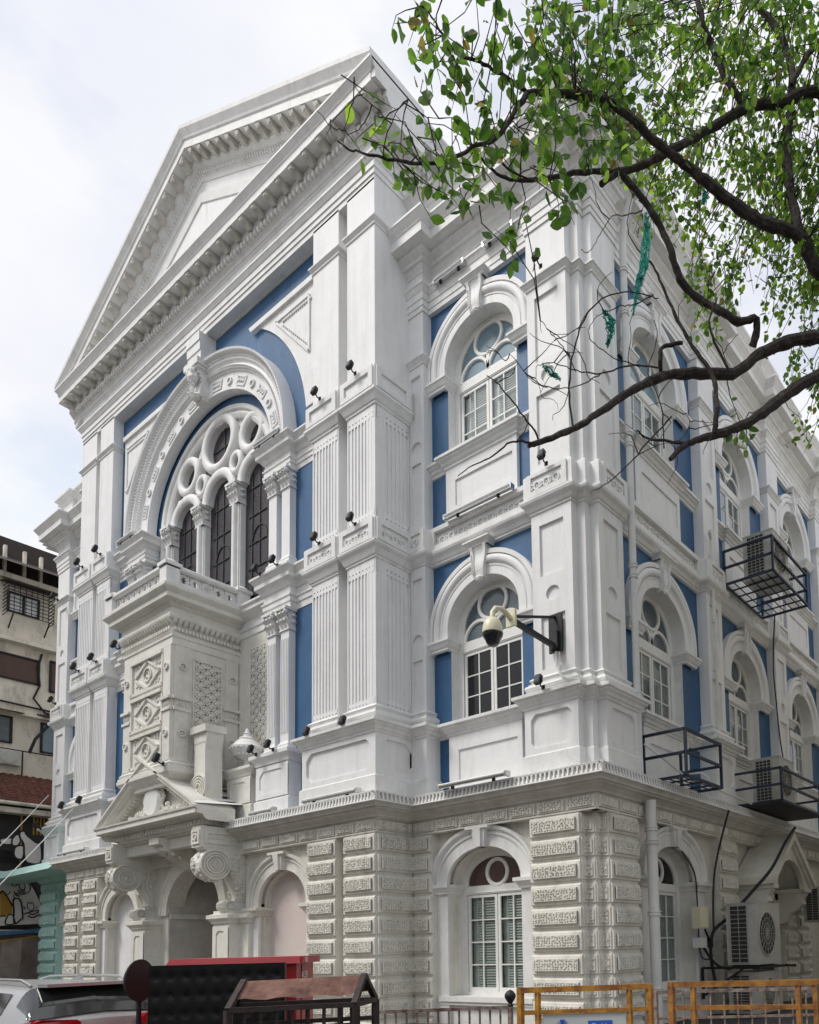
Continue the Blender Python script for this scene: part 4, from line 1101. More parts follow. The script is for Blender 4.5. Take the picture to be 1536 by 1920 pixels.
m.sweep(FR,[(cD-3.33,12.0)]+aarc(cD,16.3,3.33,2.84,44)+[(cD+3.33,12.0)],fpr); m.build('outer_frame','white_trim',TW,smooth=True)
def roll(r,d0,d1):   # fat roll moulding profile
    P=[(-r,d0),(-r,d1-.06)]
    for i in range(7):
        t=math.pi*i/6; P.append((-r*math.cos(t),d1-.06+.10*math.sin(t)))
    return P+[(r,d0)]
m=MB()
cols=[tcx-3.08,tcx-1.04,tcx+1.04,tcx+3.08]
zs=16.35
for i in range(3):
    c=(cols[i]+cols[i+1])/2; hw=(cols[i+1]-cols[i])/2
    m.sweep(FR,aarc(c,zs,hw-.22,.82*(hw-.2) if i!=1 else .80,20),roll(.165,-.36,.04))
m.sweep(FR,circ(tcx,18.18,.88,.80,36),roll(.155,-.36,.06),closed=True)
for s in (-1,1):
    m.sweep(FR,circ(tcx+s*1.88,17.78,.56,.53,28),roll(.145,-.36,.05),closed=True)
    m.sweep(FR,circ(tcx+s*1.02,17.12,.26,.30,20),roll(.11,-.36,.04),closed=True)
m.build('tracery_rings','white_trim',TW,smooth=True)
# spandrel filling plates of the tracery (behind the rolls)
m=MB(); dd=-.2
for s in (-1,1):
    m.prism(FR,circ(tcx+s*1.02,17.12,.30,.34,16),-.30,-.08)
    m.prism(FR,[(tcx+s*.78,17.35),(tcx+s*1.02,17.55),(tcx+s*1.35,17.35),(tcx+s*1.2,16.95),(tcx+s*1.0,16.7),(tcx+s*.8,16.95)],-.30,-.08)
    m.prism(FR,[(tcx+s*.85,18.6),(tcx+s*1.15,18.25),(tcx+s*1.5,18.25),(tcx+s*1.25,18.75)],-.30,-.09)
    m.prism(FR,[(tcx+s*2.2,17.2),(tcx+s*2.75,17.3),(tcx+s*3.05,16.7),(tcx+s*3.1,16.3),(tcx+s*2.9,16.4),(tcx+s*2.6,16.95)],-.30,-.08)
    m.prism(FR,[(tcx+s*2.25,18.25),(tcx+s*2.5,17.9),(tcx+s*2.95,17.6),(tcx+s*2.6,18.2),(tcx+s*2.1,18.62),(tcx+s*1.75,18.4)],-.30,-.09)
    m.prism(FR,[(tcx+s*.55,18.95),(tcx+s*1.0,18.6),(tcx+s*1.4,18.7),(tcx+s*1.2,18.95),(tcx+s*.6,19.13),(tcx,19.2),(tcx,19.05)],-.30,-.09)
m.build('tracery_spandrel','white_trim',TW)
def capital(F,c,d,z0,z1,w,par,dep=.3):
    """leafy composite capital on a pilaster strip whose face is at d"""
    m=MB(); h=z1-z0
    m.box(F,c-w/2-.03,c+w/2+.03,d-dep,d+.04,z0,z0+.05*h)
    m.prismu(F,[(d-dep,z0),(d+.0,z0),(d+.02,z0+h*.5),(d+.1,z0+h*.88),(d-dep,z0+h*.88)],c-w/2,c+w/2)
    m.box(F,c-w*.66,c+w*.66,d-dep,d+.17,z0+h*.88,z1)
    for tier,(zz,k,hh) in enumerate(((z0+.05*h,3,.42*h),(z0+.36*h,3,.40*h))):
        for i in range(k):
            u=c+(i-(k-1)/2)*w/(k-.4)
            if tier: u+=0
            out=.03+.04*tier
            m.add([F(u-w*.15,d+.01,zz),F(u+w*.15,d+.01,zz),F(u+w*.17,d+out+.02,zz+hh*.6),F(u-w*.17,d+out+.02,zz+hh*.6),F(u+w*.12,d+out+.10,zz+hh),F(u-w*.12,d+out+.10,zz+hh),F(u+w*.08,d+out+.12,zz+hh*.8),F(u-w*.08,d+out+.12,zz+hh*.8)],[(0,1,2,3),(3,2,4,5),(5,4,6,7)])
            m.blob(F,u,d+out+.07,zz+hh*.86,w*.13,.05,hh*.16,5,3)
        for s in (-1,1):
            m.blob(F,c+s*w*.56,d-dep*.4,zz+hh*.8,.05,.10,hh*.2,5,3)
    for s in (-1,1): m.blob(F,c+s*w*.50,d+.11,z0+h*.78,w*.16,.08,h*.12,6,4)
    m.blob(F,c,d+.13,z0+h*.86,w*.10,.05,h*.07,5,3)
    return m.build('capital','white_trim',par)
for i,c in enumerate(cols):
    d=.06
    m=MB(); wv=.42 if i in (1,2) else .40
    m.box(FR,c-wv/2,c+wv/2,-.36,d-.08,12.0,15.72)
    m.prism(FR,[(c-wv/2+.04,12.0),(c+wv/2-.04,12.0),(c+wv/2-.04,15.72),(c-wv/2+.04,15.72)],d-.1,d-.04)
    m.tube([FR(c,d-.02,12.0),FR(c,d-.02,15.72)],.10,10)
    m.build('mullion','white_trim',TW)
    capital(FR,c,d,15.70,16.36,.44,TW)
# lead cames
m=MB()
def came(a,b,r=.022): m.bar(FR(a[0],-.19,a[1]),FR(b[0],-.19,b[1]),r*2,.03)
for i in range(3):
    c=(cols[i]+cols[i+1])/2; hw=.62
    for z in (12.6,13.5,14.3,15.2,16.1): came((c-hw,z),(c+hw,z))
    for zz in (12.6,14.3):
        P=aarc(c,zz,.42,.5,10)
        for k in range(10): came(P[k],P[k+1])
    came((c+.42,12.0),(c+.42,16.6)); came((c-.42,12.0),(c-.42,16.6)) 
    came((c,13.5),(c,16.9),.014)
for s in (-1,0,1):
    cx,cz,r=(tcx+s*1.88,17.78,.4) if s else (tcx,18.18,.68)
    came((cx-r,cz),(cx+r,cz)); came((cx,cz-r),(cx,cz+r))
m.build('lead_cames','lead',TW)
# ---- twin colonnettes with their entablature blocks, both tiers
for s in (-1,1):
    f=lambda u: cD+s*(u-cD)
    for (z0,z1,cz0,cz1,fl) in ((12.44,14.70,14.68,15.24,0),(7.15,10.56,10.54,11.16,1)):
        for u in (-10.66,-10.03):
            m=MB(); c=f(u)
            m.box(FR,c-.19,c+.19,.0,.50,z0+.25,z1)
            if fl:
                for k in range(5):
                    x=c-.15+k*.075; m.box(FR,x-.014,x+.014,.5,.525,z0+.5,z1-.25)
            m.mould(FR,[(c-.19,.1),(c-.19,.5),(c+.19,.5),(c+.19,.1)],[(.07,z0),(.07,z0+.08),(.05,z0+.12),(.06,z0+.17),(.02,z0+.22),(0,z0+.27)]); m.build('colonnette','white',B)
            capital(FR,c,.50,cz0,cz1,.40,B)
    dC=.50
    for (b0,b1,zz0,zz1) in ((-11.02,-9.80,15.22,16.14),(-11.02,-9.76,11.14,12.30)):
        m=MB(); h=zz1-zz0
        pr=[(0,zz0),(.0,zz0+.16*h),(.03,zz0+.17*h),(.03,zz0+.28*h),(.06,zz0+.30*h),(.06,zz0+.34*h),(.01,zz0+.36*h),(.01,zz0+.52*h),(.05,zz0+.54*h),(.10,zz0+.62*h),(.12,zz0+.64*h),(.20,zz0+.70*h),(.20,zz0+.80*h),(.26,zz0+.88*h),(.30,zz0+.92*h),(.30,zz0+.97*h),(0,zz1)]
        P=[(b0,-.1),(b0,.52),(b1,.52),(b1,.32),(-8.6,.32)]
        if s<0: P=[(2*cD-x,y) for x,y in P][::-1]
        m.mould(FR,P,pr,back=-.15); m.box(FR,min(f(b0),f(b1))+.01,max(f(b0),f(b1))-.01,.1,dC,zz0+.004,zz1-.01)
        m.build('colonnette_entablature','white_trim',B)
    # pedestal of the lower tier
    P=[(-11.05,.1),(-11.05,.68),(-9.55,.68),(-9.55,.3)]
    if s<0: P=[(2*cD-x,y) for x,y in P][::-1]
    m=MB(); m.mould(FR,P,[(.05,5.28),(.05,5.8),(0,5.84),(0,6.78),(.04,6.8),(.06,6.9),(.12,6.96),(.16,7.0),(.16,7.1),(0,7.14)],back=-.15); m.box(FR,P[1][0]+.02,P[2][0]-.02,.1,.66,5.3,7.13)
    q=octpanel(FR,P[1][0],P[2][0],5.86,6.76,.71,e=.16); m.add(q.v,q.f)
    m.build('pedestal','white',B)
# central wall between colonnettes with diaper panels, window sill course
m=MB(); m.box(FR,cD-3.75,cD+3.75,-.3,.0,5.3,12.0); m.build('central_wall','cream2',B)
CS=[(0,11.2),(.03,11.22),(.03,11.4),(.06,11.42),(.08,11.5),(.02,11.52),(.02,11.7),(.08,11.75),(.2,11.86),(.24,11.9),(.24,12.0),(.3,12.06),(.3,12.12),(0,12.2)]
def diaper(m,F,u0,u1,z0,z1,d,p=.36):
    e=.12
    # frame
    m.box(F,u0-.04,u0,d,d+.03,z0,z1); m.box(F,u1,u1+.04,d,d+.03,z0,z1); m.box(F,u0,u1,d,d+.03,z1,z1+.05)
    import itertools
    W,H=u1-u0,z1-z0; q=p*.8
    def clip(a,b):
        (x0,y0),(x1,y1)=a,b; t0,t1=0,1
        for P,Q in ((-(x1-x0),x0-u0),(x1-x0,u1-x0),(-(y1-y0),y0-z0),(y1-y0,z1-y0)):
            if abs(P)<1e-9:
                if Q<0: return None
            else:
                r=Q/P
                if P<0: t0=max(t0,r)
                else: t1=min(t1,r)
        if t0>=t1: return None
        return (x0+(x1-x0)*t0,y0+(y1-y0)*t0),(x0+(x1-x0)*t1,y0+(y1-y0)*t1)
    n=int((W/p+H/q))+2
    for i in range(-n,n):
        for sg in (1,-1):
            x=u0+i*p; c=clip((x,z0),(x+sg*H/q*p,z1))
            if c and math.hypot(c[0][0]-c[1][0],c[0][1]-c[1][1])>.06: m.bar(F(c[0][0],d+.01,c[0][1]),F(c[1][0],d+.01,c[1][1]),.045,.05)
    j=0; z=z0
    while z<z1:
        off=0 if j%2 else p/2
        x=u0+off
        while x<u1:
            if x-u0>.08 and u1-x>.08 and z-z0>.06 and z1-z>.06:
                m.prism(F,[(x,z-.085),(x+.10,z),(x,z+.085),(x-.10,z)],d-.01,d+.045); m.blob(F,x,d+.05,z,.035,.03,.03,5,3)
            x+=p
        z+=q/2; j+=1
m=MB(); diaper(m,FR,-12.45,-11.3,6.9,10.75,.02); diaper(m,FR,2*cD+11.3,2*cD+12.45,6.9,10.75,.02); m.build('diaper_panel','cream2',B)
m=MB(); m.mould(FR,[(-18.6,.0),(-10.6,.0)],CS); m.build('central_cornice','white_trim',B)
# ---- projecting shrine box with balcony
BX0,BX1,BY=-16.02,-13.18,2.0
path=[(BX0,-.05),(BX0,BY),(BX1,BY),(BX1,-.05)]
m=MB(); m.mould(FR,path,[(.0,6.85),(.0,10.9)],back=None); m.build('shrine_box','cream2',B)
m=MB(); m.mould(FR,path,[(.12,6.9),(.12,6.98),(.08,7.0),(.10,7.06),(.04,7.12),(.04,7.18),(0,7.2)]); m.mould(FR,path,[(-.35,6.5),(-.15,6.55),(.0,6.65),(.10,6.75),(.14,6.8),(.14,6.9)]); m.build('shrine_base','cream2',B)
SB=[(.0,10.5),(.03,10.52),(.03,10.72),(.06,10.74),(.06,10.86),(.02,10.88),(.02,11.12),(.06,11.15),(.16,11.24),(.18,11.3),(.18,11.36),(.10,11.38),(.10,11.56),(.14,11.58),(.22,11.66),(.38,11.72),(.38,11.84),(.46,11.92),(.50,11.97),(.50,12.05),(0,12.1)]
m=MB(); m.mould(FR,path,SB); 
for (F,a,b,dd) in ((FR,BX0,BX1,BY),((lambda u,d,z:(BX1+d,u,z)),-BY,0,0)):
    rows_along(m,F,a-.05,b+.05,.10,lambda m,F,u,dd=dd:m.box(F,u-.03,u+.03,dd+.08,dd+.13,10.90,11.0))
    rows_along(m,F,a-.1,b+.1,.15,lambda m,F,u,dd=dd:m.prismu(F,[(dd,11.02),(dd+.14,11.12),(dd+.2,11.24),(dd,11.26)],u-.045,u+.045))
    rows_along(m,F,a-.1,b+.1,.09,lambda m,F,u,dd=dd:m.blob(F,u,dd+.24,11.66,.03,.03,.035,5,3))
m.build('shrine_cornice','cream2',B)
m=MB()
def roundelet(m,F,u,z,d,r=.10):
    m.sweep(F,circ(u,z,r,r*.9,14),[(-.02,d),(-.02,d+.05),(.02,d+.05),(.02,d)],closed=True); m.blob(F,u,d+.01,z,r*.5,.04,r*.5,6,3)
Gs=lambda u,d,z:(BX1+d,u,z)
# corner pilaster strips with little capitals half way
for F,us,d in ((FR,(BX0+.22,BX1-.22),BY),(Gs,(-BY+.26,-.24),0)):
    for u in us:
        m.box(F,u-.20,u+.20,d-.02,d+.05,7.15,8.65); m.box(F,u-.20,u+.20,d-.02,d+.05,8.95,10.5)
        m.box(F,u-.24,u+.24,d,d+.09,8.6,8.68); m.box(F,u-.26,u+.26,d,d+.12,8.92,9.0); m.box(F,u-.2,u+.2,d,d+.04,8.68,8.92)
        for k in range(4): m.blob(F,u-.14+k*.093,d+.05,8.8,.04,.04,.08,5,3)
        roundelet(m,F,u,9.9,d+.05); roundelet(m,F,u,7.95,d+.05)
m.build('shrine_pilaster_strips','cream2',B)
# front: three diamond panels
m=MB()
a,b=BX0+.48,BX1-.48
for (z0,z1) in ((9.5,10.36),(8.36,9.22),(7.24,8.08)):
    m.box(FR,a-.03,a+.05,BY,BY+.06,z0-.05,z1+.05); m.box(FR,b-.05,b+.03,BY,BY+.06,z0-.05,z1+.05); m.box(FR,a,b,BY,BY+.10,z1,z1+.1); m.box(FR,a,b,BY,BY+.06,z0-.08,z0)
    c,zc_=(a+b)/2,(z0+z1)/2; hx,hz=(b-a)*.40,(z1-z0)*.5
    D=[(c,zc_-hz),(c+hx,zc_),(c,zc_+hz),(c-hx,zc_)]
    for k in range(4): p,q_=D[k],D[(k+1)%4]; m.bar(FR(p[0],BY+.02,p[1]),FR(q_[0],BY+.02,q_[1]),.07,.07)
    m.sweep(FR,circ(c,zc_,.22,.2,18),[(-.02,BY),(-.02,BY+.05),(.02,BY+.05),(.02,BY)],closed=True)
    for k in range(26):
        an=2*math.pi*k/9; rr=.09+.05*(k%3); m.blob(FR,c+rr*math.cos(an)*1.3,BY+.01,zc_+rr*math.sin(an),.04,.035,.035,5,3)
    for sx in (-1,1):
        for sz in (-1,1):
            for k in range(7): m.blob(FR,c+sx*(hx*.95-random.random()*.28),BY+.01,zc_+sz*(hz*.95-random.random()*.22),.05,.03,.04,5,3)
m.build('diamond_panels','cream2',B)
m=MB(); diaper(m,Gs,-BY+.62,-.58,7.3,10.2,.01,p=.34); m.build('diaper_panel','cream2',B)
# balcony parapet
BP=bpy.data.objects.new('balcony',None); COL.objects.link(BP); BP.parent=B; BP.matrix_parent_inverse=B.matrix_world.inverted()
e=shiftpath(path,.38)
m=MB(); m.mould(FR,e,[(0.04,12.06),(.04,12.16),(0,12.18)],back=-.22); m.mould(FR,e,[(0,12.52),(.05,12.56),(.05,12.64),(0,12.68)],back=-.22); m.build('balcony_rail','white_trim',BP)
m=MB(); X1,Y1=e[2]; X0=e[1][0]
for (x,y) in ((X1-.14,Y1-.14),(X0+.14,Y1-.14),(X1-.12,.1),(X0+.12,.1)):
    m.box(FR,x-.19,x+.19,y-.19,y+.19,12.08,12.62); m.box(FR,x-.24,x+.24,y-.24,y+.24,12.6,12.70)
    m.lathe(FR(x,y,12.70),[(.20,0),(.22,.02),(.17,.08),(.08,.13),(0.01,.15)],12)
m.build('balcony_post','white_trim',BP)
m=MB()
for F,a,b,d in ((FR,X0+.33,X1-.33,Y1-.1),((lambda u,d,z:(X1-.1+d,u,z)),-(Y1-.33),-.3,0)):
    n=int((b-a)/.30); s=(b-a)/n
    for k in range(n):
        c=a+(k+.5)*s
        m.sweep(F,circ(c,12.35,s*.40,.13,12),[(-.025,d-.05),(-.025,d+.02),(.025,d+.02),(.025,d-.05)],closed=True)
        m.bar(F(c-s*.5,d-.01,12.2),F(c-s*.18,d-.01,12.33),.05,.06); m.bar(F(c-s*.5,d-.01,12.5),F(c-s*.18,d-.01,12.37),.05,.06)
        m.bar(F(c+s*.5,d-.01,12.2),F(c+s*.18,d-.01,12.33),.05,.06); m.bar(F(c+s*.5,d-.01,12.5),F(c+s*.18,d-.01,12.37),.05,.06)
m.build('pierced_lattice','white_trim',BP)
# scroll buttress and urn beside the box
m=MB()
for s in (-1,1):
    x=BX1+.62 if s>0 else BX0-.62
    m.prism(FR,[(x-.32,5.9),(x+.32,5.9),(x+.28,7.4),(x+.36,7.9),(x-.36,7.9),(x-.28,7.4)],1.0,1.5)
    m.box(FR,x-.42,x+.42,.95,1.58,7.9,8.1)
    for k in range(4): m.sweep(FR,circ(x,6.35,.12+.09*k,.10+.08*k,18),[(-.02,1.5),(-.02,1.56),(.02,1.56),(.02,1.5)],closed=True)
    for k in range(6): m.blob(FR,x-.25+k*.1,1.5,7.62,.03,.03,.04,5,3)
m.build('scroll_buttress','cream2',B)

# ================================================================== ENTRANCE PORCH
PC=bpy.data.objects.new('porch',None); COL.objects.link(PC); PC.parent=B; PC.matrix_parent_inverse=B.matrix_world.inverted()
PH=2.97; PD=2.1
path=[(cD-PH,1.0),(cD-PH,PD),(cD+PH,PD),(cD+PH,1.0)]
m=MB(); m.mould(FR,path,[(-.62,5.12),(-.46,5.14),(-.44,5.20),(-.38,5.22),(-.38,5.36),(-.30,5.40),(-.28,5.44),(0,5.45),(0,5.56),(.0,5.58),(.04,5.60),(.05,5.65),(-.1,5.67)],back=-1.6); m.build('porch_cornice','cream2',PC)
m=MB()
for F,a,b,dd in ((FR,cD-PH+.4,cD+PH-.4,PD-.42),((lambda u,d,z:(cD+PH-.42+d,u,z)),-PD+.4,-1.2,0),((lambda u,d,z:(cD-PH+.42-d,u,z)),-PD+.4,-1.2,0)):
    rows_along(m,F,a,b,.17,lambda m,F,u,dd=dd:m.box(F,u-.05,u+.05,dd,dd+.09,5.22,5.34))
m.build('porch_dentils','cream2',PC)
pz=lambda u:7.30-(abs(u-cD)/PH)*(7.30-5.68)
for s in (-1,1):
    m=MB()
    pr=[(1.80,-.34),(1.86,-.30),(1.90,-.26),(1.92,-.20),(2.06,-.18),(2.08,-.06),(2.14,-.03),(2.14,.03),(1.0,.03),(1.0,-.34)]
    k=len(pr); vs=[]
    N_=8
    for i in range(N_+1):
        u=cD+s*(PH+.06)*i/N_; fl=.0
        for d,dz in pr: vs.append(FR(u,d,pz(u)+dz-(.03 if i==N_ else 0)))
    m.add(vs,[(j*k+i,j*k+(i+1)%k,(j+1)*k+(i+1)%k,(j+1)*k+i) for j in range(N_) for i in range(k)]+[tuple(range(k)),tuple(range((N_+1)*k-1,N_*k-1,-1))])
    m.build('porch_raking_cornice','cream2',PC)
    m=MB(); n=20
    for i in range(3,n-1):
        u=cD+s*PH*(i+.5)/n; z=pz(u)-.42; w=.04
        m.box(FR,u-w,u+w,1.7,1.84,z,z+.09)
    m.build('porch_dentils','cream2',PC)
# roof behind the gable, flaring down on both sides
m=MB()
for s in (-1,1):
    P=[(0,7.28),(.9,6.80),(1.6,6.42),(2.2,6.08),(2.6,5.86),(3.02,5.70)]
    for i in range(5):
        (a,za),(b,zb)=P[i],P[i+1]
        q=[FR(cD+s*a,2.1,za),FR(cD+s*b,2.1,zb),FR(cD+s*b*1.0,.2,zb+.16*(b/3)),FR(cD+s*a,.2,za)]
        m.add(q,[(0,1,2,3)])
m.build('porch_roof','white_trim',PC,smooth=True)
m=MB(); m.prism(FR,[(cD-2.7,5.6),(cD+2.7,5.6),(cD,7.05)],1.2,1.60); m.build('porch_tympanum','cream2',PC)
m=MB(); m.lathe((cD+.02,-1.74,6.14),[(.02,-.14),(.40,-.14),(.47,-.06),(.47,0),(.02,.02)],28,ax='Y'); 
ob=m.build('oval_medallion','white_trim',PC,smooth=True)
m=MB()
for k in range(30):
    a=random.uniform(-1.5,1.5); m.blob(FR,cD+a,1.76,5.72+max(0,(.55-abs(a)*.3))*random.random(),.12,.07,.08,5,3)
for s in (-1,1):
    for k in range(12): m.blob(FR,cD+s*(.52+.06*math.sin(k)),1.76,5.75+.065*k,.07,.06,.05,5,3)
m.build('tympanum_carving','cream2',PC)
# entablature under the porch roof, and the consoles
m=MB()
m.box(FR,cD-2.55,cD+2.55,.6,1.55,5.08,5.16)
for s in (-1,1):
    a,b=sorted((cD+s*2.35,cD+s*2.80)); m.box(FR,a,b,.5,1.85,4.56,5.14)
m.box(FR,cD-2.4,cD+2.4,1.2,1.45,4.75,5.1)
m.build('porch_architrave','cream2',PC)
m=MB()
for s in (-1,1):
    c=cD+s*2.575
    framed(m,FR,c-.20,c+.20,4.64,5.04,1.89,c-.13,c+.13,4.70,4.98,t=.04); roundelet(m,FR,c,4.84,1.86,.09)
    X=cD+s*2.80; G=lambda u,d,z,X=X,s=s:(X+s*d,u,z)
    framed(m,G,-1.75,-.62,4.66,5.02,.03,-1.66,-.72,4.74,4.94,t=.03)
    for k in range(9): m.blob(G,-1.6+.1*k,.0,4.84,.05,.03,.06,5,3)
m.build('porch_rosette_panels','cream2',PC)
def console(s):
    u0,u1=sorted((cD+s*2.36,cD+s*2.79))
    m=MB(); O=[(.45,4.56),(1.78,4.56)]
    cx,cz,r=1.42,4.10,.45
    for i in range(13):
        t=R_(60-230*i/12); O.append((cx+r*math.cos(t),cz+r*.95*math.sin(t)))
    # underside arc down to the small roll
    for i in range(1,9):
        t=i/8; O.append((1.0-.28*math.sin(t*1.57)+.0,3.90-.78*t))
    for i in range(9):
        t=R_(100-200*i/8); O.append((.98+.16*math.cos(t),2.98+.15*math.sin(t)))
    O+=[(.45,2.85)]
    m.prismu(FR,O,u0,u1)
    ob=m.build('console','cream2',PC)
    m=MB()
    for X,sd in ((u1,1),(u0,-1)):
        G=lambda u,d,z,X=X,sd=sd:(X+sd*d,-u,z)
        for rr,dd in ((.42,.05),(.33,.03),(.25,.05),(.16,.03),(.08,.05)):
            m.sweep(G,circ(cx,cz,rr,rr*.95,22),[(-.025,-.01),(-.02,dd),(.02,dd),(.025,-.01)],closed=True)
        m.blob(G,cx,.02,cz,.06,.05,.06,6,3)
        for k in range(46):
            uu=.62+.36*random.random(); zz=3.1+1.35*random.random()
            if zz<3.85 and uu>.86: uu-=.2
            m.blob(G,uu,.0,zz,.05+.03*random.random(),.045,.05,5,3)
        for rr in (.13,.08): m.sweep(G,circ(.98,2.98,rr,rr,12),[(-.015,0),(-.01,.04),(.01,.04),(.015,0)],closed=True)
        for k in range(14):
            t=R_(-170+150*k/13); m.blob(G,cx+.40*math.cos(t),.03,cz+.38*math.sin(t),.03,.03,.03,5,3)
        P=[(1.0-.28*math.sin(i/8*1.57)-.06,3.90-.78*i/8) for i in range(9)]
        for i in range(8):
            for q in (0,.5): m.blob(G,P[i][0],.02,P[i][1]-q*.098,.03,.03,.03,5,3)
    for k in range(24): # leaf carving on the front roll
        t=R_(40-150*k/23); m.blob(FR,(u0+u1)/2+random.uniform(-.17,.17),cx+(r+.0)*math.cos(t),cz+r*.95*math.sin(t),.07,.05,.06,5,3)
    for k in range(6): m.blob(FR,u0+.04+.07*k,1.13,2.98,.035,.04,.12,5,3)
    m.build('console_carving','cream2',PC)
for s in (-1,1): console(s)
# middle bracket over the arch
m=MB(); m.prismu(FR,[(.5,5.08),(1.75,5.08),(1.75,4.9),(1.6,4.86),(1.55,4.7),(1.3,4.66),(1.1,4.55),(.9,4.4),(.7,4.25),(.5,4.2)],cD-.28,cD+.28); 
for k in range(34): m.blob(FR,cD+random.uniform(-.3,.3),.7+.9*(k/34),4.36+.42*(k/34),.08,.09,.07,5,3)
m.build('keystone_bracket','cream2',PC)
# piers below the consoles
for s in (-1,1):
    c=cD+s*2.42
    m=MB(); P=[(c-.42,.4),(c-.42,1.02),(c+.42,1.02),(c+.42,.72),(c+.85,.72),(c+.85,.4)] if s>0 else [(c-.85,.4),(c-.85,.72),(c-.42,.72),(c-.42,1.02),(c+.42,1.02),(c+.42,.4)]
    m.mould(FR,P,[(0,-.3),(0,2.48),(.04,2.5),(.06,2.56),(.12,2.62),(.14,2.64),(.14,2.74),(0,2.78),(0,2.86)],back=-.1)
    m.mould(FR,P,[(.06,-.3),(.06,.2),(0,.26)],back=-.1)
    m.box(FR,c-.41,c+.41,.4,1.0,2.7,2.86)
    m.build('porch_pier','cream2',PC)
    m=octpanel(FR,c-.40,c+.40,.4,2.42,1.05,e=.1); m.build('porch_pier_panel','cream2',PC)
# urns on pedestals beside the shrine box
for s in (-1,1):
    f=lambda u: cD+s*(u-cD)
    a,b=sorted((f(-12.45),f(-11.25)))
    P=[(a,.0),(a,.72),(b,.72),(b,.0)]
    m=MB(); m.mould(FR,P,[(.05,5.28),(.05,5.8),(0,5.84),(0,6.62),(.03,6.64),(.05,6.7),(.12,6.8),(.14,6.82),(.14,6.9),(0,6.92)],back=-.1); m.box(FR,a+.02,b-.02,.0,.70,5.3,6.92)
    q=octpanel(FR,a,b,5.86,6.62,.75,e=.16); m.add(q.v,q.f); m.build('urn_pedestal','cream2',B)
    m=MB(); m.lathe((f(-11.98),-.42,6.92),[(.30,0),(.30,.05),(.22,.09),(.10,.14),(.08,.22),(.10,.28),(.20,.33),(.36,.42),(.45,.52),(.47,.58),(.50,.60),(.50,.65),(.46,.67),(.40,.74),(.30,.84),(.22,.90),(.24,.92),(.20,.96),(.12,1.0),(.10,1.06),(.12,1.08),(.06,1.14),(.05,1.2),(.01,1.26)],24)
    for k in range(22):
        t=2*math.pi*k/22; m.blob(ID,f(-11.98)+.49*math.cos(t),-.42+.49*math.sin(t),7.5,.035,.035,.04,5,3); m.blob(ID,f(-11.98)+.36*math.cos(t),-.42+.36*math.sin(t),7.36,.04,.04,.07,5,3)
    m.build('stone_urn','white_trim',B,smooth=True)
# ================================================================== FITTINGS ON THE BUILDING
def floodlight(x,y,z,label,scale=1.0,yaw=0.0,proto=[None]):
    if proto[0] is None:
        t=thing('floodlight',label,'floodlight',(x,y,z),group='small black floodlights on the facade')
        m=MB()
        P=[(-.085,-.14),(.085,-.14),(.10,-.11),(.10,.11),(.085,.14),(-.085,.14),(-.10,.11),(-.10,-.11)]
        c=math.cos(.35); sn=math.sin(.35)
        G=lambda u,d,zz:(u,-(d*c-zz*sn)-.22,zz*c+d*sn+.15)
        m.prism(G,P,-.06,.05); m.prism(G,[(a*.8,b*.8) for a,b in P],.05,.065)
        for k in range(5): m.box(G,-.08,.08,-.09,-.06,-.1+.045*k,-.085+.045*k)
        a=m.build('lamp_housing','black',None); 
        m=MB(); m.tube([(.0,0,0),(.0,-.10,.0),(.0,-.16,.06)],.022,6); m.bar((-.12,-.2,.06),(.12,-.2,.06),.03,.02); m.bar((-.12,-.2,.06),(-.12,-.22,.17),.02,.035); m.bar((.12,-.2,.06),(.12,-.22,.17),.02,.035); m.box(ID,-.05,.05,-.02,.02,-.06,.05)
        b=m.build('yoke','black',None)
        for o in (a,b): o.parent=t; o.matrix_parent_inverse=Matrix.Identity(4)
        proto[0]=t
    else:
        s0=proto[0]; t=s0.copy(); COL.objects.link(t); t['label']=label
        for ch in s0.children: q=ch.copy(); COL.objects.link(q); q.parent=t
    t.location=(x,y,z); t.rotation_euler=(0,0,yaw); t.scale=(scale,)*3
    return t
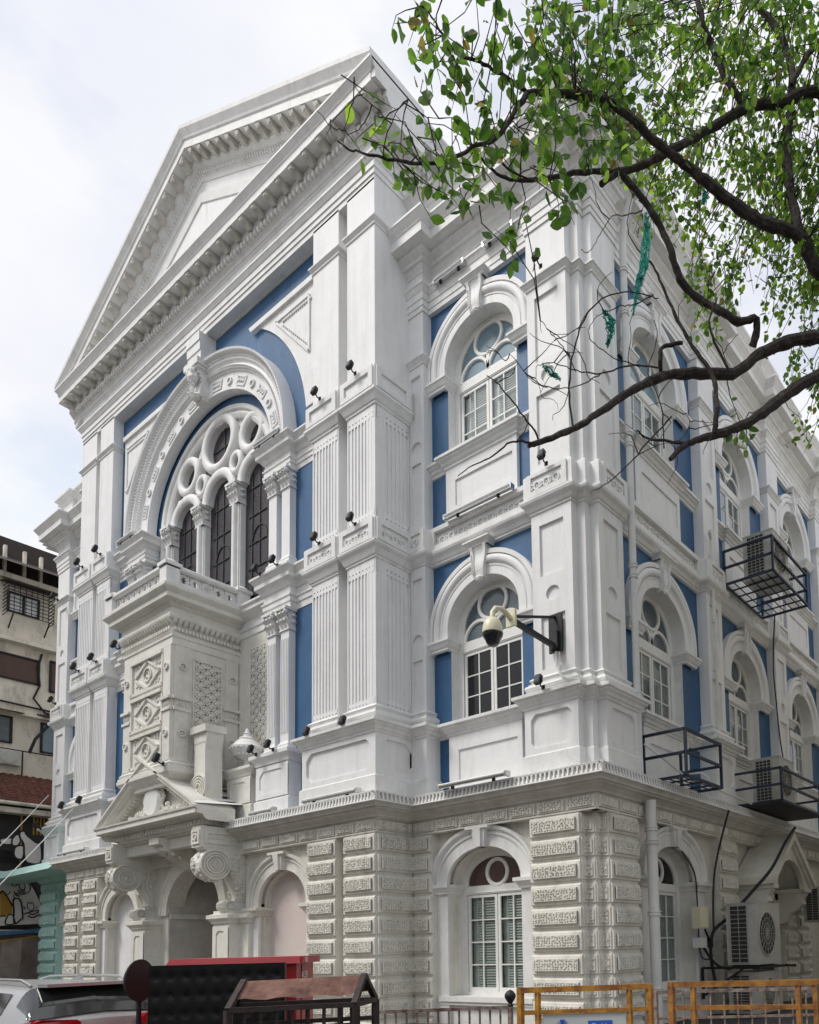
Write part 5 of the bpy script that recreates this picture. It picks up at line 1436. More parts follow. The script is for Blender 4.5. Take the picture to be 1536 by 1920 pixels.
FL_L=[(-1.45,.28,17.05,'black floodlight topmost on the front face of the right corner pilaster'),
(-1.45,.32,12.35,'black floodlight on the corner pilaster just above its carved band, beside the bare branch'),
(-1.52,.12,7.20,'black floodlight at the foot of the right corner pilaster under the camera bracket'),
(-6.62,-.80,16.28,'black floodlight on the upper string of the bay, nearest the bay corner'),
(-8.08,-.80,16.28,'black floodlight on the upper string of the bay above the inner right fluted pilaster'),
(-6.60,-.82,12.26,'black floodlight above the middle carved block at the bay corner'),
(-8.06,-.82,12.26,'black floodlight above the middle carved block of the inner right fluted pilaster'),
(-6.85,-.85,7.14,'black floodlight at the foot of the outer right fluted pilaster by the bay corner'),
(-8.30,-.85,7.14,'black floodlight at the foot of the inner right fluted pilaster'),
(-9.95,-.80,12.28,'black floodlight at the foot of the upper right pair of colonnettes, outer one'),
(-10.75,-.82,12.28,'black floodlight at the foot of the upper right colonnettes next to the rose window'),
(-10.82,-.85,7.12,'black floodlight at the foot of the lower right colonnettes, next to the urn'),
(-10.02,-.85,7.12,'black floodlight at the foot of the lower right colonnettes, next to the blue wall'),
(-13.3,-2.15,7.02,'black floodlight at the foot of the carved box above the porch gable'),
(-21.0,-.80,16.28,'black floodlight on the upper string of the bay above the inner left pilaster'),
(-22.5,-.80,16.28,'black floodlight on the upper string of the bay above the outer left pilaster'),
(-21.05,-.82,12.26,'black floodlight above the middle block of the inner left fluted pilaster'),
(-22.5,-.82,12.26,'black floodlight above the middle block of the outer left fluted pilaster'),
(-19.3,-.80,12.28,'black floodlight against the blue strip beside the upper left colonnettes'),
(-21.6,-.85,7.14,'black floodlight at the foot of the inner left pilaster above the porch gable'),
(-23.1,-.85,7.14,'black floodlight at the foot of the outer left pilaster of the bay'),
(-27.5,.25,12.35,'black floodlight on the far left wing pilaster at the level of the barred window'),
(-27.6,.25,16.9,'black floodlight topmost on the far left wing pilaster'),
(-28.2,.1,7.1,'black floodlight low on the far left wing above the turquoise pedestal')]
for x,y,z,l in FL_L: floodlight(x,y,z,l,.80 if x>-12 else .92)
def tube_lamp(x0,x1,y,z,label,dz=0.0):
    z-=.07
    t=thing('tube_lamp',label,'tube lamp',((x0+x1)/2,y,z),group='tube lamp battens lying on the mouldings')
    L=(x1-x0)/2
    G=lambda u,d,zz:(t.location.x+u,t.location.y-d,t.location.z+zz)
    m=MB(); m.prismu(G,[(-.05,-.03),(.05,-.04),(.06,.0),(.0,.05),(-.06,.04)],-L,L); m.box(G,-L-.01,-L+.05,-.07,.07,-.05,.07); m.box(G,L-.05,L+.01,-.07,.07,-.05,.07); m.build('batten','chrome',t)
    m=MB(); m.tube([G(-L+.05,.085,.02),G(L-.05,.085,.02)],.028,8); m.build('tube','tube',t,smooth=True)
    m=MB()
    for u in (-L*.6,L*.6): m.box(G,u-.03,u+.03,-.03,.03,-.10,-.03)
    m.build('bracket','black',t)
tube_lamp(-8.46,-6.28,-.98,5.52,'tube lamp batten under the long sunk panel of the bay corner pedestal')
tube_lamp(-10.76,-9.66,-1.02,5.48,'short tube lamp batten beside the porch roof on the fluted edge')
tube_lamp(-11.1,-9.9,-.80,16.24,'tube lamp batten on the entablature right of the rose window')
tube_lamp(-19.6,-18.4,-.80,16.24,'tube lamp batten on the entablature left of the rose window')
tube_lamp(-23.3,-21.0,-.98,5.52,'tube lamp batten at the left end of the bay, above the fluted edge')
tube_lamp(-4.45,-2.35,-.12,5.46,'long tube lamp batten below the middle floor window of the right wing')
tube_lamp(-4.79,-2.59,.50,12.42,'long tube lamp batten below the top floor window of the right wing')
tube_lamp(-5.12,-4.05,.55,18.95,'short tube lamp batten under the wing cornice, left of the frieze roundel')
tube_lamp(-3.40,-2.45,.55,18.97,'short tube lamp batten under the wing cornice, right of the frieze roundel')
# dome camera on its black bracket
t=thing('security_camera','cream dome security camera hanging from a long black bracket on the corner pilaster','security camera',(-1.4,.5,8.5))
m=MB(); m.box(ID,-1.58,-1.22,.44,.49,8.05,8.90); m.build('wall_plate','black',t)
m=MB(); m.bar((-1.4,.45,8.16),(-1.4,-1.0,8.26),.09,.10); m.bar((-1.4,.45,8.84),(-1.4,-1.02,8.34),.05,.05); m.box(ID,-1.5,-1.3,.36,.46,8.1,8.5); m.build('bracket_arm','black',t)
m=MB(); m.box(ID,-1.52,-1.28,-1.08,-1.02,8.12,8.46); m.tube([(-1.4,-1.06,8.27),(-1.42,-1.18,8.36),(-1.45,-1.30,8.42),(-1.5,-1.42,8.40),(-1.52,-1.48,8.30),(-1.52,-1.49,8.16)],.055,10); m.build('gooseneck','cream_plastic',t,smooth=True)
m=MB(); m.lathe((-1.52,-1.49,7.86),[(.205,0),(.208,.03),(.20,.12),(.18,.20),(.15,.26),(.10,.30),(.06,.32),(.0,.32)],22); m.build('camera_hood','cream_plastic',t,smooth=True)
m=MB(); m.lathe((-1.52,-1.49,7.86),[(.0,-.27),(.05,-.265),(.10,-.24),(.135,-.19),(.15,-.14),(.17,-.11),(.20,-.05),(.21,.0),(.0,.02)],22); m.build('camera_dome','dome',t,smooth=True)
m=MB(); m.tube([(-1.3,.43,8.02),(-1.27,.41,7.85),(-1.3,.38,7.62),(-1.2,.32,7.45),(-1.0,.27,7.32),(-.7,.33,7.25)],.02,6); m.tube([(-1.38,.43,8.05),(-1.36,.42,7.7)],.03,6); m.build('camera_cable','pipe',t,smooth=True)
# air conditioners and their cages on the side wall
def ac_unit(x0,x1,y0,y1,z0,z1,label,front='x',side=True,mesh=False):
    t=thing('air_conditioner',label,'air conditioner',((x0+x1)/2,(y0+y1)/2,z0),group='air conditioner units on the side wall')
    m=MB(); m.box(ID,x0,x1,y0+.02,y1,z0,z1); m.box(ID,x0-.01,x1+.01,y0,y1+.01,z1,z1+.02); m.build('casing','ac',t)
    m=MB(); a,b=x0+.06*(x1-x0)/.4,x1-.3*(x1-x0); m.box(ID,a,b,y0-.0,y0+.019,z0+.05,z1-.05); m.build('coil','acdark',t)
    m=MB(); 
    for k in range(14): z=z0+.06+(z1-z0-.12)*k/13; m.bar((a,y0-.01,z),(b,y0-.01,z),.012)
    for k in range(5 if mesh else 3): x=a+(b-a)*k/(4 if mesh else 2); m.bar((x,y0-.012,z0+.05),(x,y0-.012,z1-.05),.012)
    m.build('guard_mesh','ac',t)
    yc,zc_=y0+(y1-y0)*.42,(z0+z1)/2; r=(z1-z0)*.36
    m=MB(); m.lathe((x1+.0,yc,zc_),[(r,-.02),(r*1.04,.02),(r,.03),(r*.97,0)],24,ax='X')
    for k in range(4): m.tube([(x1+.02,yc+r*q*math.cos(2*math.pi*i/20),zc_+r*q*math.sin(2*math.pi*i/20)) for i in range(20) for q in [(k+1)*.24]],.007,4,closed=True)
    for k in range(8): an=math.pi*k/8; m.bar((x1+.02,yc+r*math.cos(an),zc_+r*math.sin(an)),(x1+.02,yc-r*math.cos(an),zc_-r*math.sin(an)),.008)
    m.build('fan_guard','ac',t)
    m=MB(); m.lathe((x1,yc,zc_),[(0.01,.002),(r*.96,.002),(r*.96,.004),(0.01,.004)],24,ax='X'); 
    for k in range(3):
        an=2.1*k; m.prism(lambda u,d,z:(x1+.006+d,yc+u,zc_+z),[(0,0),(r*.8*math.cos(an),r*.8*math.sin(an)),(r*.7*math.cos(an+.7),r*.7*math.sin(an+.7))],0,.004)
    m.build('fan','acdark',t)
    return t
def cage(x1,y0,y1,z0,z1,label,mid=True):
    x0=-.46
    t=thing('iron_cage',label,'metal cage',((x0+x1)/2,(y0+y1)/2,z0),group='dark iron cages for air conditioners')
    m=MB(); w=.06
    zz=[z1,(z0+z1)/2,z0] if mid else [z1,z0]
    for z in zz:
        m.bar((x0,y0,z),(x1,y0,z),w); m.bar((x1,y0,z),(x1,y1,z),w); m.bar((x0,y1,z),(x1,y1,z),w); 
        if z==z0: m.bar((x0,y0,z),(x0,y1,z),w)
    for (x,y) in ((x0,y0),(x1,y0),(x1,y1),(x0,y1)): m.bar((x,y,z0-.02),(x,y,z1+.02),w)
    m.build('rails','blackblue',t)
    m=MB(); n=max(3,int((y1-y0)/.42))
    for k in range(1,n): y=y0+(y1-y0)*k/n; m.bar((x0,y,z0),(x1,y,z0),.05,.03)
    for k in range(1,6): x=x0+(x1-x0)*k/6; m.bar((x,y0,z0+.02),(x,y1,z0+.02),.025,.02)
    m.build('floor_grid','blackblue',t)
    return t
cage(1.0,7.56,10.45,12.03,13.03,'dark iron cage high on the side wall holding an air conditioner')
cage(.62,2.5,4.35,5.35,6.42,'empty dark iron cage just right of the corner above the drainpipe')
cage(1.0,7.4,10.7,5.45,6.35,'dark iron cage low on the side wall, above the gabled side door')
ac_unit(.05,.95,7.75,9.0,12.06,13.35,'grey air conditioner with wire mesh inside the upper iron cage',mesh=True)
ac_unit(.05,.85,7.7,8.9,5.50,6.75,'grey air conditioner in the lower cage above the side door',mesh=True)
m=MB(); m.box(ID,-.4,1.0,7.35,10.75,5.38,5.43); o=m.build('cage_tray','black'); tag(o,'black sheet tray under the lower iron cage above the side door','tray')
ac_unit(.15,.95,5.3,6.9,1.05,2.58,'large grey air conditioner before the side door, topmost of two')
ac_unit(.15,.95,5.3,6.9,-.35+.2,.85,'large grey air conditioner before the side door, bottom one behind the railings')
ac_unit(.1,.8,11.3,12.4,2.2,3.3,'air conditioner at the right edge beyond the gabled side door')
m=MB()
m.bar((-.5,5.2,.98),(1.05,5.2,.98),.07,.06); m.bar((-.5,7.0,.98),(1.3,7.0,.98),.07,.06); m.bar((1.0,5.1,.98),(1.0,7.2,.98),.06); m.bar((-.5,5.2,.98),(-.5,5.2,.2),.06); m.bar((-.45,5.2,.3),(.6,5.2,.95),.05)
o=m.build('shelf_bracket','black'); tag(o,'black iron shelf bracket under the upper large air conditioner','bracket')
m=MB(); m.box(ID,-.42,-.18,4.55,4.98,1.98,2.52); m.box(ID,-.19,-.165,4.57,4.96,2.0,2.5); o=m.build('meter_box','cream_plastic'); tag(o,'cream meter box on the pilaster right of the side window','meter box')
t=thing('switch_box','small white and black switch box below the cream meter box','switch box',(-.3,4.8,1.6))
m=MB(); m.box(ID,-.42,-.2,4.55,4.9,1.5,1.75); m.build('white_case','pipe',t)
m=MB(); m.box(ID,-.42,-.22,4.9,5.3,1.5,1.75); m.build('black_case','black',t)
# cables
def cable(label,pts,r=.022,mt='black',sag=None,name='cable',cat='cable'):
    m=MB(); P=[Vector(p) for p in pts]; Q=[]
    for i in range(len(P)-1):
        p0=P[max(i-1,0)];p1=P[i];p2=P[i+1];p3=P[min(i+2,len(P)-1)]
        for k in range(6):
            t=k/6; Q.append(.5*((2*p1)+(-p0+p2)*t+(2*p0-5*p1+4*p2-p3)*t*t+(-p0+3*p1-3*p2+p3)*t**3))
    Q.append(P[-1]); m.tube(Q,r,6); o=m.build(name,mt,None,smooth=True); tag(o,label,cat); return o
cable('thick black cable sagging from the fluted edge over the side door canopy',[(.62,9.4,4.95),(.72,8.2,4.35),(.7,7.2,3.6),(.5,6.4,3.0),(.1,5.7,2.3),(-.2,5.3,1.9),(-.25,5.2,1.3),(-.2,5.3,.6)],.045)
cable('thin black cable hanging beside the rusticated side pier into the meter box',[(.05,6.0,5.1),(-.2,5.9,4.2),(-.3,5.7,3.4),(-.25,5.45,2.6),(-.2,5.3,1.9),(-.2,5.1,1.7),(-.2,4.8,1.95)],.028)
cable('thin grey conduit hugging the right jamb of the ground floor side window',[(-.5,4.3,3.9),(-.5,4.95,3.4),(-.5,5.05,2.6),(-.45,5.0,1.4),(-.3,5.1,1.2),(-.25,5.3,1.3)],.022,'acdark')
cable('black cable bundle from the switch box down to the large air conditioners',[(-.3,4.9,1.5),(-.1,5.1,1.1),(.1,5.4,.95),(.2,5.6,1.0)],.035)
cable('long thin black cable hanging down the side wall from the upper iron cage',[(.0,10.3,12.0),(-.35,10.9,10.6),(-.45,11.3,9.4),(-.45,11.5,8.2),(-.4,11.7,7.2)],.022)
cable('pale hose curling from the corner onto the empty iron cage',[(-.35,2.35,6.2),(-.1,2.5,5.95),(.2,2.9,5.6),(.3,3.3,5.42),(.6,3.9,5.38)],.03,'pipe')
cable('pale hose pair dropping from the side wall above the fluted edge',[(-.7,5.0,6.0),(-.2,5.05,5.95),(.0,5.3,5.6),(.2,6.1,5.45),(.2,7.2,5.42)],.03,'pipe')
wa_,wb_=Vector((-28.2,.35,8.55)),wray(-260,1830,24); cable('white overhead wire rising steeply to the far end wing above the tiled house',[wa_,wa_.lerp(wb_,.33)-Vector((0,0,.12)),wa_.lerp(wb_,.66)-Vector((0,0,.12)),wb_],.014,'pipe')
wa_,wb_=Vector((-22.6,-.7,7.3)),wray(-200,1850,22); cable('white overhead wire crossing before the painted hand to the foot of the bay',[wa_,wa_.lerp(wb_,.33)-Vector((0,0,.1)),wa_.lerp(wb_,.66)-Vector((0,0,.1)),wb_],.014,'pipe')

def at(px,D,z,py=1820):
    v=wray(px,py,D); return Vector((v.x,v.y,z))
GZ=-.25
# ================================================================== GROUND AND STREET
m=MB(); m.box(ID,-300,300,-300,300,-.9,-.262); struct(m.build('ground','asphalt'))
m=MB(); m.box(ID,-120,120,-16.0,-4.6,-.4,-.254); struct(m.build('road','asphalt'))
m=MB(); m.box(ID,-120,120,-10.36,-10.24,-.4,-.25); struct(m.build('road_marking','roadpaint'))
m=MB(); m.box(ID,-120,3.0,-4.45,.4,-.4,-.13); struct(m.build('pavement','pavers'))
m=MB(); m.box(ID,-120,3.15,-4.6,-4.45,-.4,-.11); struct(m.build('kerb','kerb'))
m=MB(); m.box(ID,3.15,7.6,-4.4,60,-.4,-.246); struct(m.build('lane','pavers'))
# ================================================================== NEIGHBOURS ON THE LEFT
M['plaster']=mat('stained_plaster',(.80,.74,.62),.85,var=.12,vscale=1.2,bump=.3,bscale=6,stain=(.20,.18,.15),stamt=.75,stscale=(1.2,1.2,.5))

M['darkroof']=mat('dark_sheet_roof',(.035,.026,.024),.8,col2=(.06,.045,.04),vscale=2,bump=.4)
M['tile']=mat('clay_roof_tiles',(.21,.075,.045),.8,col2=(.09,.035,.025),vscale=4,bump=.4,bscale=20)
M['brownpane']=mat('brown_board',(.10,.055,.04),.5,var=.2)
M['charcoal']=mat('charcoal_wall',(.035,.03,.028),.8,var=.2)
M['gold']=mat('mustard_paint',(.45,.24,.03),.6,var=.15)
M['muralwhite']=mat('mural_white',(.70,.66,.62),.7,var=.06)
M['bluesheet']=mat('blue_sheet',(.05,.13,.27),.5,col2=(.10,.22,.36),vscale=4)
M['tarp']=mat('dusty_tarpaulin',(.16,.14,.12),.35,col2=(.05,.045,.04),vscale=1.4,bump=.5,bscale=3)
M['tarp2']=mat('translucent_sheet',(.22,.15,.10),.25,col2=(.34,.30,.27),vscale=1.2,bump=.6,bscale=2.5)
W1=lambda u,d,z:(-34+d,u,z)
T=thing('apartment_building','stained cream apartment block with dark roof behind the left end of the synagogue','building',(-38,-4,-.25))
m=MB(); m.box(W1,-16,9,-12,0,-.3,20.0); m.build('wall','plaster',T)
m=MB(); m.box(W1,-16,9,0,.5,16.75,16.95); m.box(W1,-16,9,0,.35,13.3,13.42); m.box(W1,-16,9,0,.3,19.85,20.1); m.build('ledge','plaster',T)
m=MB(); m.add([W1(-16,1.2,19.9),W1(1.7,1.2,20.3),W1(1.7,-3,22.6),W1(-16,-3,22.6),W1(9,1.2,20.3),W1(9,-3,22.6)],[(0,1,2,3),(1,4,5,2)]); m.box(W1,-1.5,9,-2.5,-.6,20,22.2); m.build('roof','darkroof',T)
m=MB(); 
for x in (.2,1.0,1.7,3.0): m.box(W1,x,x+.12,-.1,.1,20,21.5)
m.build('roof_posts','plaster',T)
def awin(y0,y1,z0,z1,mt,parent=T):
    m=MB(); m.box(W1,y0,y1,.0,.03,z0,z1); o=m.build('window',mt,parent)
    m=MB()
    for a in (y0,(y0+y1)/2,y1): m.box(W1,a-.05,a+.05,.03,.09,z0,z1)
    m.box(W1,y0,y1,.03,.09,z1-.08,z1); m.box(W1,y0,y1,.03,.09,z0,z0+.08); m.build('frame','black',o)
awin(.45,1.7,18.3,19.3,'shutter'); awin(-1.5,1.8,15.0,16.25,'brownpane'); awin(2.3,3.2,14.8,16.4,'brownpane')
awin(-1.4,.75,11.9,13.2,'glass_frost_d'); awin(2.0,3.2,11.7,13.2,'glass_frost')
for k in range(4): awin(-14+3*k,-12.4+3*k,15,16.3,'brownpane'); awin(-14+3*k,-12.4+3*k,11.9,13.2,'glass_frost_d'); awin(-14+3*k,-12.4+3*k,18.2,19.3,'brownpane')
m=MB()
for k in range(9): z=18.05+k*.18; m.bar(W1(.25,.7,z),W1(2.15,.7,z+.0),.03); m.bar(W1(.25,0,z),W1(.25,.7,z),.03); m.bar(W1(2.15,0,z),W1(2.15,.7,z),.03)
for k in range(9): y=.25+k*.2375; m.bar(W1(y,.7,18.05),W1(y,.7,19.5),.025)
for y in (.5,2.0): m.bar(W1(y,.6,18.05),W1(y,0,17.5),.05)
m.build('window_grille','black',T)
m=MB(); m.prismu(W1,[(0,19.75),(.95,19.55),(.95,19.5),(0,19.68)],.1,2.3); m.prismu(W1,[(0,13.5),(.6,13.35),(.6,13.3),(0,13.44)],-1.4,1.1); m.prismu(W1,[(0,13.6),(.6,13.45),(.6,13.4),(0,13.54)],1.8,3.3); m.build('window_hood','darkroof',T)
m=MB(); m.tube([W1(1.9,.08,16.6),W1(1.75,.1,15.9),W1(1.85,.1,15.0),W1(1.6,.1,14.3),W1(2.1,.1,13.7),W1(2.5,.1,13.6)],.05,6)
m.tube([W1(-4,.1,13.9),W1(.5,.12,13.85),W1(3,.1,13.8)],.045,6); m.tube([W1(2.3,.3,13.2),W1(1.6,.5,12.2),W1(1.4,.4,11.5)],.07,6)
for y in (-.5,1.2,2.6): m.bar(W1(y,.2,11.6),W1(y,.2,10.4),.05)
m.bar(W1(-4,.35,11.55),W1(4,.35,11.55),.05); m.build('wiring','black',T)
m=MB(); m.lathe(W1(.55,.5,11.15),[(.30,-.2),(.34,-.18),(.34,0),(.26,.02)],18,ax='X'); m.box(W1,.1,1.05,.1,.48,10.8,11.5); m.build('wall_air_conditioner','ac',T)
# tiled house in front of it
T=thing('tiled_house','low house with clay tiled roof and charcoal wall striped mustard, left of the synagogue','house',(-35,-3,-.25))
W2=lambda u,d,z:(-33+d,u,z)
m=MB(); m.box(W2,-14,4,-.9,0,-.3,8.9); m.build('wall','charcoal',T)
m=MB()
for k in range(40):
    y0=-8+k*.3
    for r in range(12):
        a0,a1=r/12,(r+1)/12; za,zb=8.85+1.75*a0,8.85+1.75*a1; da,db=.7-1.9*a0,.7-1.9*a1
        m.add([W2(y0,da,za+.03),W2(y0+.15,da,za+.10),W2(y0+.3,da,za+.03),W2(y0,db,zb),W2(y0+.15,db,zb+.06),W2(y0+.3,db,zb)],[(0,1,4,3),(1,2,5,4),(0,2,1)])
m.build('roof','tile',T)
m=MB(); m.tube([W2(-10,.75,8.8),W2(4,.75,8.75)],.09,8); m.box(W2,-14,4,-.1,.6,8.35,8.6); m.build('gutter','plaster',T)
m=MB()
for y in (-.35,.0,.95): m.box(W2,y,y+.07,0,.03,5.6,8.4)
for k in range(6): y=1.45+k*.14; m.box(W2,y,y+.06,0,.03,7.5,8.4)
m.build('mustard_stripes','gold',T)
m=MB()
for k in range(5): m.bar(W2(-4,.05,6.2+k*.13),W2(1.2,.05,6.15+k*.12),.03)
m.build('wall_wires','black',T)
# ---- mural board on the ground storey, painted in outline
T=thing('mural_board','white painted hoarding with outlined elephant and pointing hand, left of the synagogue','mural',(-31,0,3.2))
W3=lambda u,d,z:(-31+d,u,z)
m=MB(); m.prismu(lambda u,d,z:W3(d,u,z),[(-6,2.75),(1.35,3.25),(1.35,3.75),(.55,5.5),(-6,5.5)],-.12,-.0); m.build('board','muralwhite',T)
def line(m,pts,w=.05,d=.012,closed=False):
    P=pts+([pts[0]] if closed else [])
    for i in range(len(P)-1):
        (a,b),(c,e)=P[i],P[i+1]; L=math.hypot(c-a,e-b)
        if L<1e-6: continue
        nx,nz=-(e-b)/L*w/2,(c-a)/L*w/2; ex,ez=(c-a)/L*w*.3,(e-b)/L*w*.3
        m.prismu(lambda u,dd,z:W3(dd,u,z),[(a+nx-ex,b+nz-ez),(c+nx+ex,e+nz+ez),(c-nx+ex,e-nz+ez),(a-nx-ex,b-nz-ez)],.0,d)
def spl(P,n=5,closed=False):
    Q=[]; k=len(P)
    for i in range(k if closed else k-1):
        p0=P[(i-1)%k] if closed or i>0 else P[0]; p1=P[i]; p2=P[(i+1)%k]; p3=P[(i+2)%k] if closed or i+2<k else P[-1]
        for j in range(n):
            t=j/n; Q.append(tuple(.5*(2*p1[q]+(-p0[q]+p2[q])*t+(2*p0[q]-5*p1[q]+4*p2[q]-p3[q])*t*t+(-p0[q]+3*p1[q]-3*p2[q]+p3[q])*t**3) for q in (0,1)))
    if not closed: Q.append(P[-1])
    return Q
# conversion from the zoomed view of the wall: (x,y) on a 715-wide drawing grid -> (u,z)
def g3(x,y): 
    px,py=x*140/715,1530+y*240/1225
    v=wray(px,py,1.0)-CAM_LOC; t=(-31-CAM_LOC.x)/v.x; p=CAM_LOC+v*t; return (p.y,p.z)
m=MB()
for P,w in (([(0,615),(60,610),(130,615),(175,650),(190,690),(215,710),(240,690),(230,650),(200,620),(190,600),(200,595),(240,620),(285,660),(295,690),(270,730),(220,750),(170,745),(135,735)],.035),
 ([(135,720),(150,760),(190,770),(150,750)],.03),([(110,655),(135,645),(165,660),(135,672),(110,655)],.03),([(60,760),(90,740),(95,720)],.03),([(130,760),(140,810)],.03),
 ([(225,535),(330,700),(410,870)],.07),([(0,740),(35,725),(120,860)],.06),([(230,940),(300,915),(400,900)],.05),([(0,960),(50,955)],.05),
 ([(10,570),(50,562),(90,575),(50,588),(10,570)],.03),([(180,545),(195,560),(190,575)],.03),([(130,585),(165,592)],.03),([(265,880),(262,840),(275,825),(290,840),(305,825),(322,850),(322,890),(292,905),(265,880)],.03),([(225,870),(240,875),(240,895),(225,870)],.02),([(340,890),(355,865),(350,880)],.02)):
    line(m,spl([g3(*q) for q in P],4),w)
for k in range(12):
    x0=235+k*5; line(m,[g3(170+k*11,700+ (k%3)*4),g3(176+k*11,742)] if k<7 else [g3(262+ (k-7)*4,650+(k-7)*16),g3(290,655+(k-7)*14)],.02)
for P in ([(60,535),(100,545),(160,537)],[(75,550),(110,560),(150,545)]): line(m,spl([g3(*q) for q in P],3),.05)
m.build('ink_drawing_pattern','black',T)
m=MB(); poly=[g3(*q) for q in ((0,735),(35,728),(118,870),(110,945),(0,955))]; m.prismu(lambda u,dd,z:W3(dd,u,z),poly,.0,.006)
for q in (930,960): line(m,spl([g3(x,q+12*math.sin(x/22)) for x in range(270,401,13)],2),.06,.008)
m.build('mustard_fill','gold',T)
def inkshape(pts,d0,inner='muralwhite',w=.07):
    P=spl([g3(*q) for q in pts],4,True)
    a=MB(); a.prismu(lambda u,dd,z:W3(dd,u,z),P,d0,d0+.01); a.build('hand','muralwhite',T)
    b=MB(); 
    for i in range(len(P)):
        (x,y),(x2,y2)=P[i],P[(i+1)%len(P)]; L=math.hypot(x2-x,y2-y) or 1; nx,nz=-(y2-y)/L*w/2,(x2-x)/L*w/2
        b.prismu(lambda u,dd,z:W3(dd,u,z),[(x+nx,y+nz),(x2+nx,y2+nz),(x2-nx,y2-nz),(x-nx,y-nz)],d0,d0+.02)
    b.build('hand_outline','black',T)
inkshape([(125,810),(150,790),(180,795),(205,850),(215,980),(205,985),(135,1030),(130,900)],.02,w=.06)
inkshape([(50,1035),(60,975),(85,945),(120,955),(135,1030)],.03,w=.05)
# the pointing hand cut-out stands on the ledge behind
inkshape([(30,235),(45,208),(140,200),(155,215),(150,262),(60,262)],-.4,w=.06)
inkshape([(145,260),(150,210),(185,172),(215,175),(230,225),(200,275),(160,275)],-.38,w=.06)
inkshape([(165,330),(180,290),(235,275),(262,300),(245,400),(190,400),(165,365)],-.37,w=.06)
inkshape([(215,165),(230,140),(265,140),(290,180),(380,250),(420,260),(420,440),(290,440),(262,370),(255,260),(225,210)],-.36,w=.07)
# mint roof slab of the stall, blue sheet and tarpaulins below the mural
T=thing('market_stall','makeshift stall with blue sheet edge and dusty tarpaulin sides at the left edge','stall',(-30.5,-2,-.25))
m=MB(); m.prismu(lambda u,dd,z:W3(dd,u,z),[(-6,2.2),(2.0,2.92),(2.0,3.15),(.35,2.93),(-6,2.7)],.3,.36); m.build('blue_sheet','bluesheet',T)
m=MB(); m.box(W3,-7,2.0,.1,.3,2.8,2.95); m.build('beam','plaster',T)
m=MB()
n=14
for (u0,u1,za0,za1,zb,mt) in ((-7,2.1,2.75,2.75,-.2,'tarp'),):
    for i in range(n):
        for j in range(6):
            a,b=u0+(u1-u0)*i/n,u0+(u1-u0)*(i+1)/n; c,e=za0+(zb-za0)*j/6,za0+(zb-za0)*(j+1)/6
            f=lambda u,z:W3(u,.25+.10*math.sin(u*4+z*2)+.05*math.sin(u*11),z)
            m.add([f(a,c),f(b,c),f(b,e),f(a,e)],[(0,1,2,3)])
m.build('tarpaulin','tarp',T,smooth=True)
m=MB()
for i in range(n):
    for j in range(5):
        a,b=-7+9.2*i/n,-7+9.2*(i+1)/n
        top=lambda u:1.5+ (u+7)*.145; 
        f=lambda u,t:W3(u,.75+.12*math.sin(u*3+t*3)-.35*t,top(u)*(1-t)+(-.2)*t)
        m.add([f(a,j/5),f(b,j/5),f(b,(j+1)/5),f(a,(j+1)/5)],[(0,1,2,3)])
m.build('draped_sheet','tarp2',T,smooth=True)
m=MB(); m.bar(W3(-7,.8,1.45),W3(2.1,.8,2.86),.06); m.build('bamboo_pole','gold',T)
# ================================================================== BUILDINGS ACROSS THE LANE AND BEHIND THE VIEWER (seen in the glass, and they shade the lane)
def plainblock(name,label,x0,x1,y0,y1,h,face,mt):
    T=thing(name,label,'building',((x0+x1)/2,(y0+y1)/2,-.25))
    m=MB(); m.box(ID,x0,x1,y0,y1,-.3,h); m.box(ID,x0-.3,x1+.3,y0-.3,y1+.3,h,h+.3); m.build('wall',mt,T)
    if face=='w': F=lambda u,d,z:(x0-d,u,z); a,b=y0,y1
    else: F=lambda u,d,z:(u,y1+d,z); a,b=x0,x1
    n=int((b-a)/3.2)
    for i in range(n):
        for fl in range(int(h/3.6)):
            u=a+1+i*3.2; z=1+fl*3.6
            m=MB(); m.box(F,u,u+1.4,.0,.04,z,z+1.7); o=m.build('window','glass_dark',T)
            m=MB(); m.box(F,u-.1,u,.0,.08,z-.1,z+1.8); m.box(F,u+1.4,u+1.5,.0,.08,z-.1,z+1.8); m.box(F,u,u+1.4,.0,.08,z+1.7,z+1.8); m.box(F,u-.1,u+1.5,.0,.2,z-.18,z-.1); m.build('frame','joinery',o)
    return T
plainblock('lane_building','plain ochre block across the side lane, outside the view',6.2,14,2.5,34,17,'w','plaster')
plainblock('street_building','plain cream block across the street behind the viewer',-40,20,-38,-28,15,'n','plaster')
